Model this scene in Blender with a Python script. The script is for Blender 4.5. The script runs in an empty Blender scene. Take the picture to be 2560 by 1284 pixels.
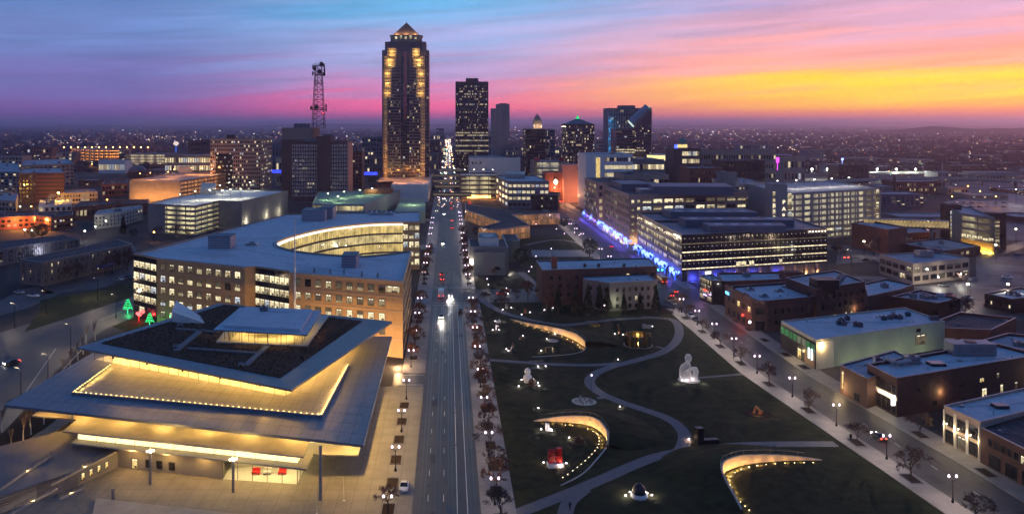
import bpy, bmesh, math, random
from mathutils import Vector, Matrix
from mathutils.geometry import tessellate_polygon
RND = random.Random(11)
sc = bpy.context.scene
col = sc.collection
# ------------------------------------------------------------------ camera: 75 m up, level, looking down the avenue (+Y)
F, VX, HY, H = 2100.0, 1120.0, 308.0, 75.0
cd = bpy.data.cameras.new('camera'); cam = bpy.data.objects.new('camera', cd); col.objects.link(cam)
cam.location = (0, 0, H); cam.rotation_euler = (math.pi/2, 0, 0)
cd.sensor_width = 36; cd.lens = 36*F/2560; cd.shift_x = (1280-VX)/2560; cd.shift_y = (HY-642)/2560
cd.clip_start = 1; cd.clip_end = 80000
sc.camera = cam
sc.view_settings.view_transform = 'Standard'; sc.view_settings.look = 'None'
sc.view_settings.exposure = .15; sc.view_settings.gamma = 1
cy = sc.cycles
cy.use_adaptive_sampling = True; cy.adaptive_threshold = .035; cy.adaptive_min_samples = 12
cy.use_denoising = True; cy.max_bounces = 4; cy.diffuse_bounces = 2; cy.glossy_bounces = 2; cy.transmission_bounces = 3
cy.transparent_max_bounces = 8; cy.volume_bounces = 0; cy.caustics_reflective = False; cy.caustics_refractive = False
cy.sample_clamp_indirect = 3.0; cy.sample_clamp_direct = 0; cy.use_light_tree = True; cy.blur_glossy = 1.0
def lin(c):
    c /= 255.0
    return c/12.92 if c <= .04045 else ((c+.055)/1.055)**2.4
def S(r, g, b, a=1): return (lin(r), lin(g), lin(b), a)
# ------------------------------------------------------------------ sky
world = bpy.data.worlds.new('World'); sc.world = world; world.use_nodes = True
nt = world.node_tree; nt.nodes.clear(); N = nt.nodes; L = nt.links
def mth(op, a, b=None, c=None, clamp=False):
    n = N.new('ShaderNodeMath'); n.operation = op; n.use_clamp = clamp
    for i, s in enumerate((a, b, c)):
        if s is None: continue
        if isinstance(s, (int, float)): n.inputs[i].default_value = s
        else: L.new(s, n.inputs[i])
    return n.outputs[0]
def ramp(fac, stops):
    n = N.new('ShaderNodeValToRGB'); r = n.color_ramp; r.interpolation = 'EASE'
    while len(r.elements) > 1: r.elements.remove(r.elements[-1])
    r.elements[0].position = stops[0][0]; r.elements[0].color = stops[0][1]
    for p, c in stops[1:]:
        e = r.elements.new(p); e.color = c
    L.new(fac, n.inputs[0]); return n.outputs[0]
def mix(f, a, b, mode='MIX'):
    n = N.new('ShaderNodeMix'); n.data_type = 'RGBA'; n.blend_type = mode
    for i, s in ((0, f), (6, a), (7, b)):
        if isinstance(s, (int, float, tuple)): n.inputs[i].default_value = s
        else: L.new(s, n.inputs[i])
    return n.outputs[2]
def smooth(v, a, b):
    n = N.new('ShaderNodeMapRange'); n.interpolation_type = 'SMOOTHSTEP'; n.inputs[1].default_value = a; n.inputs[2].default_value = b
    L.new(v, n.inputs[0]); return n.outputs[0]
tc = N.new('ShaderNodeTexCoord'); sp = N.new('ShaderNodeSeparateXYZ'); L.new(tc.outputs['Generated'], sp.inputs[0])
az = mth('ARCTAN2', sp.outputs[0], sp.outputs[1]); el = mth('ARCSINE', sp.outputs[2])
t0 = mth('DIVIDE', el, .1467)
u = mth('DIVIDE', mth('ADD', az, .49), 1.09)
# cloud streaks: long thin noise, slightly tilted towards the glow
cb = N.new('ShaderNodeCombineXYZ'); L.new(mth('MULTIPLY', az, 2.0), cb.inputs[0])
L.new(mth('MULTIPLY', mth('ADD', el, mth('MULTIPLY', az, -.055)), 34), cb.inputs[1])
def noise(vec, scale, det, rough, dist):
    n = N.new('ShaderNodeTexNoise'); n.inputs['Scale'].default_value = scale; n.inputs['Detail'].default_value = det
    n.inputs['Roughness'].default_value = rough; n.inputs['Distortion'].default_value = dist; L.new(vec, n.inputs['Vector']); return n.outputs[0]
n1 = noise(cb.outputs[0], 1.5, 4, .48, .35); n2 = noise(cb.outputs[0], 2.2, 5, .56, .5)
fade = smooth(t0, .02, .3)
t = mth('ADD', t0, mth('MULTIPLY', mth('SUBTRACT', n1, .5), mth('MULTIPLY', fade, .62)))
t = mth('ADD', t, mth('MULTIPLY', mth('SUBTRACT', u, .5), -.10))
t = mth('MAXIMUM', t, 0.0)
rl = ramp(t, [(0, S(92,68,130)), (.08, S(110,74,140)), (.18, S(118,88,152)), (.34, S(108,102,162)), (.6, S(102,116,172)), (.8, S(98,124,178)), (1, S(86,114,168))])
rc = ramp(t, [(0, S(176,84,140)), (.06, S(216,86,146)), (.13, S(246,98,146)), (.2, S(240,108,152)), (.28, S(200,126,172)), (.42, S(168,146,192)), (.6, S(150,158,204)), (.8, S(128,162,208)), (1, S(98,162,208))])
rr = ramp(t, [(0, S(240,116,104)), (.05, S(252,140,76)), (.1, S(255,176,44)), (.2, S(255,200,46)), (.28, S(255,186,84)), (.38, S(252,160,128)), (.55, S(236,160,156)), (.75, S(206,158,182)), (1, S(172,152,192))])
skyc = mix(smooth(u, .1, .42), rl, rc)
warm = mth('MULTIPLY', smooth(u, .42, .86), mth('SUBTRACT', 1.0, smooth(az, .8, 2.2)))
skyc = mix(warm, skyc, rr)
back = mth('MAXIMUM', smooth(az, 1.0, 2.4), mth('SUBTRACT', 1.0, smooth(az, -2.4, -.9)))
skyc = mix(back, skyc, rl)
streak = mth('MULTIPLY', mth('SUBTRACT', n2, .5), mth('MULTIPLY', fade, .72))
vs = N.new('ShaderNodeVectorMath'); vs.operation = 'SCALE'; L.new(skyc, vs.inputs[0]); L.new(mth('MULTIPLY', mth('ADD', streak, 1.0), 1.24), vs.inputs['Scale'])
# glow of the hidden sun above the right horizon
ga = mth('MULTIPLY', mth('SUBTRACT', az, .64), 3.2); ge = mth('MULTIPLY', mth('SUBTRACT', el, .034), 30.0)
gl_ = mth('POWER', 2.718, mth('MULTIPLY', mth('ADD', mth('MULTIPLY', ga, ga), mth('MULTIPLY', ge, ge)), -1.0))
glow = N.new('ShaderNodeVectorMath'); glow.operation = 'SCALE'; glow.inputs[0].default_value = (.24,.12,.0); L.new(gl_, glow.inputs['Scale'])
vs2 = N.new('ShaderNodeVectorMath'); vs2.operation = 'ADD'; L.new(vs.outputs[0], vs2.inputs[0]); L.new(glow.outputs[0], vs2.inputs[1]); vs = vs2
zen = mix(smooth(el, .15, .75), vs.outputs[0], S(52,98,158))
low = mix(smooth(el, -.12, -.005), (.012,.011,.02,1), zen)
bg = N.new('ShaderNodeBackground'); L.new(low, bg.inputs[0]); bg.inputs[1].default_value = 1.0
ow = N.new('ShaderNodeOutputWorld'); L.new(bg.outputs[0], ow.inputs[0])
# the sun is still at the horizon, right of the frame: a weak, very soft pink-orange lamp
sd = bpy.data.lights.new('sun', 'SUN'); sd.energy = .35; sd.angle = math.radians(12); sd.color = (1, .45, .3)
sun = bpy.data.objects.new('sun', sd); col.objects.link(sun); sun.location = (300, 200, 200)
sun.rotation_euler = Vector((-math.sin(math.radians(42))*math.cos(math.radians(4)), -math.cos(math.radians(42))*math.cos(math.radians(4)), -math.sin(math.radians(4)))).to_track_quat('-Z', 'Y').to_euler()
# ------------------------------------------------------------------ pixel (of the 2560 px photograph) to ground plane
def G(x, y, z=0.0):
    Y = F*(H-z)/(y-HY); return Vector(((x-VX)/F*Y, Y, z))
def G2(x, y, z=0.0): return G(x, y, z).xy
def PY(x, y, Y): return Vector(((x-VX)/F*Y, Y, H-(y-HY)*Y/F))      # pixel at a known depth
def ZR(yr, yb): return H*(1-(yr-HY)/(yb-HY))                        # roof height from roof and base pixel rows
# ------------------------------------------------------------------ objects
W = {}
def add(name, data, parent=None, M=None, kind=None):
    M = M or Matrix(); o = bpy.data.objects.new(name, data); col.objects.link(o)
    if parent is not None:
        o.parent = parent; o.matrix_parent_inverse = W[parent].inverted()
    o.matrix_basis = M; W[o] = M
    if kind: o['kind'] = kind
    return o
def thing(name, label, cat, loc=(0,0,0), rz=0, group=None):
    o = add(name, None, None, Matrix.Translation(loc) @ Matrix.Rotation(rz, 4, 'Z')); o.empty_display_size = .5
    return tag(o, label, cat, group)
def tag(o, label, cat=None, group=None, kind=None):
    o['label'] = label
    if cat: o['category'] = cat
    if group: o['group'] = group
    if kind: o['kind'] = kind
    return o
class MB:
    def __init__(s): s.v = []; s.f = []; s.m = []
    def poly(s, pts, m=0):
        i = len(s.v); s.v += [tuple(p) for p in pts]; s.f.append(tuple(range(i, i+len(pts)))); s.m.append(m)
    def cap(s, pts, z, m=0, up=True):
        i = len(s.v); s.v += [(p[0], p[1], z) for p in pts]
        if len(pts) <= 4: tr = [tuple(range(len(pts)))]
        else: tr = tessellate_polygon([[Vector((p[0], p[1], 0)) for p in pts]])
        for t_ in tr:
            a, b, c = [Vector(pts[k][:2]) for k in t_[:3]]
            ccw = (b-a).cross(c-a) > 0
            t_ = list(t_) if ccw == up else list(t_)[::-1]
            s.f.append(tuple(i+k for k in t_)); s.m.append(m)
    def sides(s, pts, z0, z1, m=0):
        n = len(pts)
        for k in range(n):
            a, b = pts[k], pts[(k+1) % n]
            s.poly([(a[0],a[1],z0), (b[0],b[1],z0), (b[0],b[1],z1), (a[0],a[1],z1)], m)
    def prism(s, pts, z0, z1, m=0, mt=None, bottom=True):
        s.sides(pts, z0, z1, m); s.cap(pts, z1, m if mt is None else mt)
        if bottom: s.cap(pts, z0, m, False)
    def box(s, c, d, m=0, rz=0):
        x, y, z = d[0]/2, d[1]/2, d[2]/2; cr, sr = math.cos(rz), math.sin(rz)
        P = [(c[0]+px*cr-py*sr, c[1]+px*sr+py*cr, c[2]+pz) for pz in (-z, z) for px, py in ((-x,-y), (x,-y), (x,y), (-x,y))]
        i = len(s.v); s.v += P
        for f in ((3,2,1,0), (4,5,6,7), (0,1,5,4), (1,2,6,5), (2,3,7,6), (3,0,4,7)): s.f.append(tuple(i+k for k in f)); s.m.append(m)
    def tube(s, p, q, r, r2=None, n=6, m=0, cap=True):
        p, q = Vector(p), Vector(q); r2 = r if r2 is None else r2; d = (q-p)
        if d.length < 1e-6: return
        a = d.orthogonal().normalized(); b = d.normalized().cross(a); i = len(s.v)
        for c_, rr_ in ((p, r), (q, r2)):
            for k in range(n):
                w = 2*math.pi*k/n; s.v.append(tuple(c_ + a*math.cos(w)*rr_ + b*math.sin(w)*rr_))
        for k in range(n): s.f.append((i+k, i+(k+1) % n, i+n+(k+1) % n, i+n+k)); s.m.append(m)
        if cap: s.f.append(tuple(i+k for k in range(n))[::-1]); s.m.append(m); s.f.append(tuple(i+n+k for k in range(n))); s.m.append(m)
    def lathe(s, prof, c=(0,0,0), n=12, m=0, sx=1, sy=1):
        i = len(s.v)
        for r, z in prof:
            for k in range(n):
                w = 2*math.pi*k/n; s.v.append((c[0]+math.cos(w)*r*sx, c[1]+math.sin(w)*r*sy, c[2]+z))
        for j in range(len(prof)-1):
            for k in range(n):
                a = i+j*n+k; b = i+j*n+(k+1) % n; s.f.append((a, b, b+n, a+n)); s.m.append(m)
        s.f.append(tuple(i+k for k in range(n))[::-1]); s.m.append(m)
        e = i+(len(prof)-1)*n; s.f.append(tuple(e+k for k in range(n))); s.m.append(m)
    def mesh(s, name, mats, smooth=False):
        me = bpy.data.meshes.new(name); me.from_pydata(s.v, [], s.f)
        for m in (mats if isinstance(mats, (list, tuple)) else [mats]): me.materials.append(m)
        me.polygons.foreach_set('material_index', s.m)
        if smooth: me.polygons.foreach_set('use_smooth', [True]*len(s.f))
        me.update(); return me
    def obj(s, name, mats, parent=None, M=None, kind=None, smooth=False): return add(name, s.mesh(name, mats, smooth), parent, M, kind)
def ccw(pts):
    a = sum(pts[i][0]*pts[(i+1) % len(pts)][1]-pts[(i+1) % len(pts)][0]*pts[i][1] for i in range(len(pts)))
    return list(pts) if a > 0 else list(pts)[::-1]
def inset(pts, d):                      # pts ccw; d > 0 moves inwards
    out = []; n = len(pts)
    for i in range(n):
        p0, p1, p2 = [Vector(pts[(i+k) % n][:2]) for k in (-1, 0, 1)]
        e1 = (p1-p0).normalized(); e2 = (p2-p1).normalized()
        n1_ = Vector((-e1.y, e1.x)); n2_ = Vector((-e2.y, e2.x)); b = (n1_+n2_)
        if b.length < 1e-4: out.append(p1+n1_*d); continue
        b.normalize(); out.append(p1 + b*(d/max(.3, b.dot(n1_))))
    return out
def strip(pts, w):                      # polyline -> polygon of width w
    l, r = [], []; n = len(pts)
    for i in range(n):
        a, b = Vector(pts[max(0, i-1)][:2]), Vector(pts[min(n-1, i+1)][:2]); e = (b-a).normalized(); k = Vector((-e.y, e.x))*(w/2)
        l.append(Vector(pts[i][:2])+k); r.append(Vector(pts[i][:2])-k)
    return l, r
def smoothline(pts, k=6):               # Catmull-Rom
    P = [Vector(p[:2]) for p in pts]; out = []
    for i in range(len(P)-1):
        a, b, c, d = P[max(0,i-1)], P[i], P[i+1], P[min(len(P)-1,i+2)]
        for j in range(k):
            t_ = j/k; out.append(.5*((2*b)+(c-a)*t_+(2*a-5*b+4*c-d)*t_*t_+(3*b-a-3*c+d)*t_**3))
    out.append(P[-1]); return out
# ------------------------------------------------------------------ materials
MATS = {}
def mat(name, c, rough=.8, metal=0, var=.25, scale=.4, fine=None, spec=.35, bump=0, bscale=6, stain=None):
    if name in MATS: return MATS[name]
    m = bpy.data.materials.new(name); m.use_nodes = True; n = m.node_tree.nodes; l = m.node_tree.links; b = n['Principled BSDF']
    b.inputs['Roughness'].default_value = rough; b.inputs['Metallic'].default_value = metal; b.inputs['Specular IOR Level'].default_value = spec
    c = tuple(c[:3])
    if var:
        tx = n.new('ShaderNodeTexCoord'); no = n.new('ShaderNodeTexNoise'); no.inputs['Scale'].default_value = scale; no.inputs['Detail'].default_value = 6
        no.inputs['Roughness'].default_value = .65
        l.new(tx.outputs['Object'], no.inputs['Vector']); mr = n.new('ShaderNodeMapRange'); mr.inputs[1].default_value = .28; mr.inputs[2].default_value = .72
        mr.inputs[3].default_value = 1-var; mr.inputs[4].default_value = 1+var; l.new(no.outputs[0], mr.inputs[0])
        oi = n.new('ShaderNodeObjectInfo'); m2 = n.new('ShaderNodeMath'); m2.operation = 'MULTIPLY_ADD'; m2.inputs[1].default_value = var*.5; m2.inputs[2].default_value = 1-var*.25
        l.new(oi.outputs['Random'], m2.inputs[0]); m3 = n.new('ShaderNodeMath'); m3.operation = 'MULTIPLY'; l.new(mr.outputs[0], m3.inputs[0]); l.new(m2.outputs[0], m3.inputs[1])
        vm = n.new('ShaderNodeVectorMath'); vm.operation = 'SCALE'; vm.inputs[0].default_value = c; l.new(m3.outputs[0], vm.inputs['Scale']); out = vm.outputs[0]
        if stain:
            n2_ = n.new('ShaderNodeTexNoise'); n2_.inputs['Scale'].default_value = stain[1]; n2_.inputs['Detail'].default_value = 4; l.new(tx.outputs['Object'], n2_.inputs['Vector'])
            r2 = n.new('ShaderNodeMapRange'); r2.inputs[1].default_value = stain[2]; r2.inputs[2].default_value = stain[2]+.1; l.new(n2_.outputs[0], r2.inputs[0])
            mx = n.new('ShaderNodeMix'); mx.data_type = 'RGBA'; l.new(r2.outputs[0], mx.inputs[0]); l.new(out, mx.inputs[6]); mx.inputs[7].default_value = (*stain[0][:3], 1); out = mx.outputs[2]
        l.new(out, b.inputs['Base Color'])
        if bump:
            nb = n.new('ShaderNodeTexNoise'); nb.inputs['Scale'].default_value = bscale; nb.inputs['Detail'].default_value = 3; l.new(tx.outputs['Object'], nb.inputs['Vector'])
            bu = n.new('ShaderNodeBump'); bu.inputs['Strength'].default_value = bump; bu.inputs['Distance'].default_value = .1; l.new(nb.outputs[0], bu.inputs['Height']); l.new(bu.outputs[0], b.inputs['Normal'])
    else: b.inputs['Base Color'].default_value = (*c, 1)
    MATS[name] = m; return m
def emis(name, c, s, sample='AUTO', randomize=0):
    if name in MATS: return MATS[name]
    m = bpy.data.materials.new(name); m.use_nodes = True; n = m.node_tree.nodes; l = m.node_tree.links; n.clear()
    e = n.new('ShaderNodeEmission'); e.inputs[0].default_value = (*c[:3], 1); e.inputs[1].default_value = s; o = n.new('ShaderNodeOutputMaterial'); l.new(e.outputs[0], o.inputs[0])
    if randomize:
        oi = n.new('ShaderNodeObjectInfo'); m2 = n.new('ShaderNodeMath'); m2.operation = 'MULTIPLY_ADD'; m2.inputs[1].default_value = s*randomize; m2.inputs[2].default_value = s*(1-randomize/2)
        l.new(oi.outputs['Random'], m2.inputs[0]); l.new(m2.outputs[0], e.inputs[1])
    m.cycles.emission_sampling = sample; MATS[name] = m; return m
def litwin(name, c, s, sx=1.1, sz=.8, lo=.35, sample='NONE'):
    """A lit room seen through glass: uneven emission (furniture, blinds, ceiling fittings) under a glossy coat."""
    if name in MATS: return MATS[name]
    m = bpy.data.materials.new(name); m.use_nodes = True; n = m.node_tree.nodes; l = m.node_tree.links; b = n['Principled BSDF']
    b.inputs['Base Color'].default_value = (.03,.03,.035,1); b.inputs['Roughness'].default_value = .15
    tx = n.new('ShaderNodeTexCoord'); mp = n.new('ShaderNodeMapping'); mp.inputs['Scale'].default_value = (sx, sx, sz); l.new(tx.outputs['Object'], mp.inputs[0])
    oi = n.new('ShaderNodeObjectInfo'); va = n.new('ShaderNodeVectorMath'); va.operation = 'MULTIPLY_ADD'; va.inputs[0].default_value = (91,47,63)
    cbn = n.new('ShaderNodeCombineXYZ')
    for k in range(3): l.new(oi.outputs['Random'], cbn.inputs[k])
    l.new(cbn.outputs[0], va.inputs[1]); l.new(mp.outputs[0], va.inputs[2])
    no = n.new('ShaderNodeTexNoise'); no.inputs['Scale'].default_value = 1; no.inputs['Detail'].default_value = 3; l.new(va.outputs[0], no.inputs['Vector'])
    mr = n.new('ShaderNodeMapRange'); mr.inputs[1].default_value = .3; mr.inputs[2].default_value = .68; mr.inputs[3].default_value = lo*s; mr.inputs[4].default_value = s; l.new(no.outputs[0], mr.inputs[0])
    m2 = n.new('ShaderNodeMath'); m2.operation = 'MULTIPLY_ADD'; m2.inputs[1].default_value = .6; m2.inputs[2].default_value = .6; l.new(oi.outputs['Random'], m2.inputs[0])
    m3 = n.new('ShaderNodeMath'); m3.operation = 'MULTIPLY'; l.new(mr.outputs[0], m3.inputs[0]); l.new(m2.outputs[0], m3.inputs[1])
    b.inputs['Emission Color'].default_value = (*c[:3], 1); l.new(m3.outputs[0], b.inputs['Emission Strength'])
    m.cycles.emission_sampling = sample; MATS[name] = m; return m
def glassm(name, tint, rough=.05, trans=.75):
    if name in MATS: return MATS[name]
    m = bpy.data.materials.new(name); m.use_nodes = True; n = m.node_tree.nodes; l = m.node_tree.links; n.clear()
    t_ = n.new('ShaderNodeBsdfTransparent'); t_.inputs[0].default_value = (*tint[:3], 1); g = n.new('ShaderNodeBsdfGlossy'); g.inputs['Roughness'].default_value = rough; g.inputs[0].default_value = (.8,.85,.9,1)
    fr = n.new('ShaderNodeLayerWeight'); pw_ = n.new('ShaderNodeMath'); pw_.operation = 'POWER'; pw_.inputs[1].default_value = 4; l.new(fr.outputs['Facing'], pw_.inputs[0]); ma = n.new('ShaderNodeMath'); ma.operation = 'MULTIPLY_ADD'; ma.inputs[1].default_value = .5; ma.inputs[2].default_value = .05; l.new(pw_.outputs[0], ma.inputs[0]); mx = n.new('ShaderNodeMixShader'); l.new(ma.outputs[0], mx.inputs[0]); l.new(t_.outputs[0], mx.inputs[1]); l.new(g.outputs[0], mx.inputs[2])
    o = n.new('ShaderNodeOutputMaterial'); l.new(mx.outputs[0], o.inputs[0]); MATS[name] = m; return m
m_dark = mat('dark_glass', (.012,.014,.02), .12, 0, 0, spec=.6)
m_blackm = mat('black_metal', (.015,.015,.017), .45, .3, .2, 2)
m_asph = mat('asphalt', (.036,.034,.035), .5, 0, .38, .16, spec=.5, bump=.15, bscale=3)
m_asph2 = mat('old_asphalt', (.056,.050,.048), .58, 0, .4, .08, spec=.4, bump=.15, bscale=3)
m_conc = mat('concrete', (.30,.285,.26), .75, 0, .22, .25)
m_walk = mat('pavement_concrete', (.205,.185,.175), .62, 0, .25, .3, stain=((.17,.155,.15), .09, .58))
m_grass = mat('lawn', (.025,.032,.014), .95, 0, .55, .35, bump=.7, bscale=4, spec=.1, stain=((.052,.048,.022), .05, .54))
m_dirt = mat('planter_soil', (.035,.022,.016), .95, 0, .4, 1.5, spec=.1)
m_snow = mat('white_roof_membrane', (.47,.50,.53), .75, 0, .13, .22, stain=((.40,.41,.43), .05, .6))
m_snow2 = mat('grey_roof_membrane', (.36,.35,.37), .8, 0, .22, .2, stain=((.2,.2,.215), .06, .56))
m_tar = mat('tar_roof', (.035,.036,.045), .8, 0, .35, .25)
m_paint = mat('road_paint', (.55,.55,.52), .6, 0, .35, 2.0)
m_metal = mat('zinc_metal', (.26,.27,.29), .45, .5, .15, .6)
m_white = mat('white_paint', (.62,.61,.58), .6, 0, .1, .5)
m_cream = mat('cream_plaster', (.55,.5,.4), .75, 0, .12, .4)
m_tan = mat('tan_brick', (.36,.225,.115), .82, 0, .15, .5)
m_tan2 = mat('tan_stone', (.34,.25,.19), .8, 0, .15, .4)
m_brick = mat('red_brick', (.19,.06,.038), .85, 0, .25, .6)
m_brickd = mat('dark_brick', (.066,.034,.029), .85, 0, .25, .6)
m_brown = mat('brown_panel', (.10,.06,.06), .7, 0, .2, .3)
m_concd = mat('grey_concrete', (.17,.165,.17), .8, 0, .2, .2)
m_steelb = mat('blue_grey_panel', (.10,.12,.16), .55, .2, .15, .3)
m_trunk = mat('bark', (.06,.045,.038), .9, 0, .3, 3, spec=.1)
m_twig = mat('twigs', (.085,.058,.05), .9, 0, .3, 1, spec=.1)
m_rust = mat('russet_leaves', (.17,.055,.03), .85, 0, .4, 2, spec=.1)
m_pine = mat('evergreen_needles', (.022,.035,.02), .9, 0, .4, 2, spec=.1)
WARM, YEL, COOL, ORG = (1,.80,.46), (1,.70,.22), (.92,.95,1), (1,.36,.07)
w_b = litwin('lit_window_bright', (1,.84,.50), 1.25); w_m = litwin('lit_window_mid', (1,.80,.46), .62); w_d = litwin('lit_window_dim', (.9,.72,.45), .18)
w_y = litwin('lit_window_yellow', (1,.72,.26), 1.3); w_c = litwin('lit_window_cool', (.85,.92,1), .7)
WSET = [w_b, w_m, w_d, m_dark, w_c]
m_blindoff = mat('closed_blind', (.16,.15,.13), .8, 0, .1); m_tube = emis('office_tube', (1,.9,.66), 2.6, 'NONE'); m_furn = mat('desk_shapes', (.09,.06,.04), .8, 0, .2)
m_frame = mat('window_frame', (.05,.045,.04), .5, .2, 0)
# ------------------------------------------------------------------ facades
MESH = {}
def wmesh(w, h, pane, fr, style='cross', fw=.09, depth=.12, blind=0):
    """One window: frame proud of the wall, pane set back inside the frame, glazing bars. Local x along the wall, -y outwards, z up from the sill."""
    k = (round(w,2), round(h,2), pane.name, fr.name, style, blind)
    if k in MESH: return MESH[k]
    b = MB(); x0 = -w/2
    b.poly([(x0,-.03,0), (-x0,-.03,0), (-x0,-.03,h), (x0,-.03,h)], 0)
    d = depth
    for cx, cz, sx, sz in ((x0+fw/2, h/2, fw, h), (-x0-fw/2, h/2, fw, h), (0, h-fw/2, w-2*fw, fw), (0, fw*.8, w-2*fw, fw*1.6)): b.box((cx, -d/2, cz), (sx, d, sz), 1)
    bw = fw*.6
    if blind:
        bh = (h-2*fw)*(.28,.5,.8)[blind-1]
        b.box((0,-.04,h-fw-bh/2), (w-2.2*fw,.012,bh), 2)
        for q in range(int(bh/.16)): b.box((0,-.05,h-fw-.08-q*.16), (w-2.2*fw,.01,.035), 1)
    elif pane.name.startswith('lit_window'):
        for q in (-.22,.2): b.box((w*q,-.036,h*.86), (w*.26,.008,h*.05), 3)
        b.box((w*.12,-.036,h*.2), (w*.4,.008,h*.22), 4)
    if style in ('cross', 'tee'): b.box((0, -.05, h*.72), (w-2*fw, .05, bw), 1)
    if style in ('cross', 'bar'): b.box((0, -.05, h/2), (bw, .045, h-2*fw), 1)
    if style == 'tee':
        for q in (-w/6, w/6): b.box((q, -.05, h*.35), (bw, .045, h*.7), 1)
    if style == 'many':
        for q in range(1, 6): b.box((x0+w*q/6, -.05, h/2), (bw, .045, h-2*fw), 1)
    MESH[k] = b.mesh('window', [pane, fr, w_d if pane.name.startswith('lit') else m_blindoff, m_tube, m_furn]); return MESH[k]
def wall_frame(A, B):
    A, B = Vector(A[:2]), Vector(B[:2]); e = (B-A).normalized(); nrm = Vector((e.y, -e.x))
    if nrm.dot(-(A+B)/2) < 0: nrm = -nrm           # visible side faces the viewer
    return A, B, e, nrm
def wall_M(A, e, nrm, u_, z, out=0.0):
    p = A + e*u_ + nrm*out
    X = Vector((e.x, e.y, 0)); Yv = Vector((-nrm.x, -nrm.y, 0)); Z = Vector((0,0,1))
    if X.cross(Yv).z < 0: X = -X
    M = Matrix((X, Yv, Z)).transposed().to_4x4(); M.translation = (p.x, p.y, z); return M
def pick(lit):
    r = RND.random(); b, m_, d = lit
    if r < (b+m_)*.14: return w_c
    return w_b if r < b else w_m if r < b+m_ else w_d if r < b+m_+d else m_dark
def grid(par, A, B, z0, z1, cols, rows, wf=.6, hf=.55, lit=(.3,.2,.2), fr=None, style='cross', u0=0.0, u1=None, name='window', skip=None, sets=None, joined=False, zoff=.28, out=.0):
    A, B, e, nrm = wall_frame(A, B); ln = (B-A).length; u1 = ln if u1 is None else u1; fr = fr or m_frame
    cw, rh = (u1-u0)/cols, (z1-z0)/rows; w, h = cw*wf, rh*hf; jb = MB() if joined else None
    for r in range(rows):
        for c in range(cols):
            if skip and skip(r, c): continue
            lt_ = sets(r, c) if sets else lit
            pane = pick(tuple(q*(.6 if max(lt_) < .5 else 1) for q in lt_) if joined else lt_)
            if joined:
                M = wall_M(A, e, nrm, u0+cw*(c+.5), z0+rh*(r+zoff), out); mi = WSET.index(pane)
                jb.poly([M @ Vector(q) for q in ((-w/2,-.06,0), (w/2,-.06,0), (w/2,-.06,h), (-w/2,-.06,h))], mi)
            else: add(name, wmesh(w, h, pane, fr, style, blind=RND.choice((0,0,0,1,2,3)) if style in ('cross','tee','bar') else 0), par, wall_M(A, e, nrm, u0+cw*(c+.5), z0+rh*(r+zoff), out))
    if joined:
        # the storeys and piers between the panes stand proud of them
        o = jb.obj('window_rows', WSET, par, kind='stuff'); b = MB()
        for r in range(rows+1):
            zc = z0+rh*r + (rh*zoff - (rh*(1-hf))/2)*1.0
            M = wall_M(A, e, nrm, (u0+u1)/2, zc, out); p = M.translation
            b.box((p.x+nrm.x*.1, p.y+nrm.y*.1, zc), (u1-u0, .2, rh*(1-hf)*.8), 0, math.atan2(e.y, e.x))
        b.obj('spandrel_bands', fr, par, kind='stuff')
        return o
def boxon(par, name, A, B, z0, z1, m, u0=0.0, u1=None, out=.15, thick=.3):
    """a box laid along a wall"""
    A, B, e, nrm = wall_frame(A, B); u1 = (B-A).length if u1 is None else u1
    c = A+e*((u0+u1)/2)+nrm*(out-thick/2); b = MB(); b.box((0,0,0), (u1-u0, thick, z1-z0))
    return b.obj(name, m, par, Matrix.Translation((c.x, c.y, (z0+z1)/2)) @ Matrix.Rotation(math.atan2(e.y, e.x), 4, 'Z'))
def building(name, label, poly, z1, wall, roof=None, z0=0.0, par=.7, pw=.4, cat='building', group=None, coping=None):
    poly = ccw([Vector(p[:2]) for p in poly]); c = sum(poly, Vector((0,0)))/len(poly)
    e = thing(name, label, cat, (c.x, c.y, z0), 0, group)
    b = MB(); b.sides(poly, z0, z1+par); ins = inset(poly, pw); n = len(poly)
    b.sides(ins[::-1], z1, z1+par)
    b.obj('wall', wall, e)
    c_ = MB(); op = inset(poly, -.06); ip = inset(poly, pw+.05)
    for k in range(n):
        a, b1, c1, d = op[k], op[(k+1) % n], ip[(k+1) % n], ip[k]
        for z, up in ((z1+par+.08, 1), (z1+par+.002, 0)):
            q = [(a.x,a.y,z), (b1.x,b1.y,z), (c1.x,c1.y,z), (d.x,d.y,z)]; c_.poly(q if up else q[::-1])
        c_.poly([(a.x,a.y,z1+par+.002), (b1.x,b1.y,z1+par+.002), (b1.x,b1.y,z1+par+.08), (a.x,a.y,z1+par+.08)])
    c_.obj('coping', coping or m_metal, e)
    r = MB(); r.cap(ins, z1); r.obj('roof', roof or m_snow, e); clutter(e, ins, z1)
    e['z'] = z1
    return e
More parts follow.
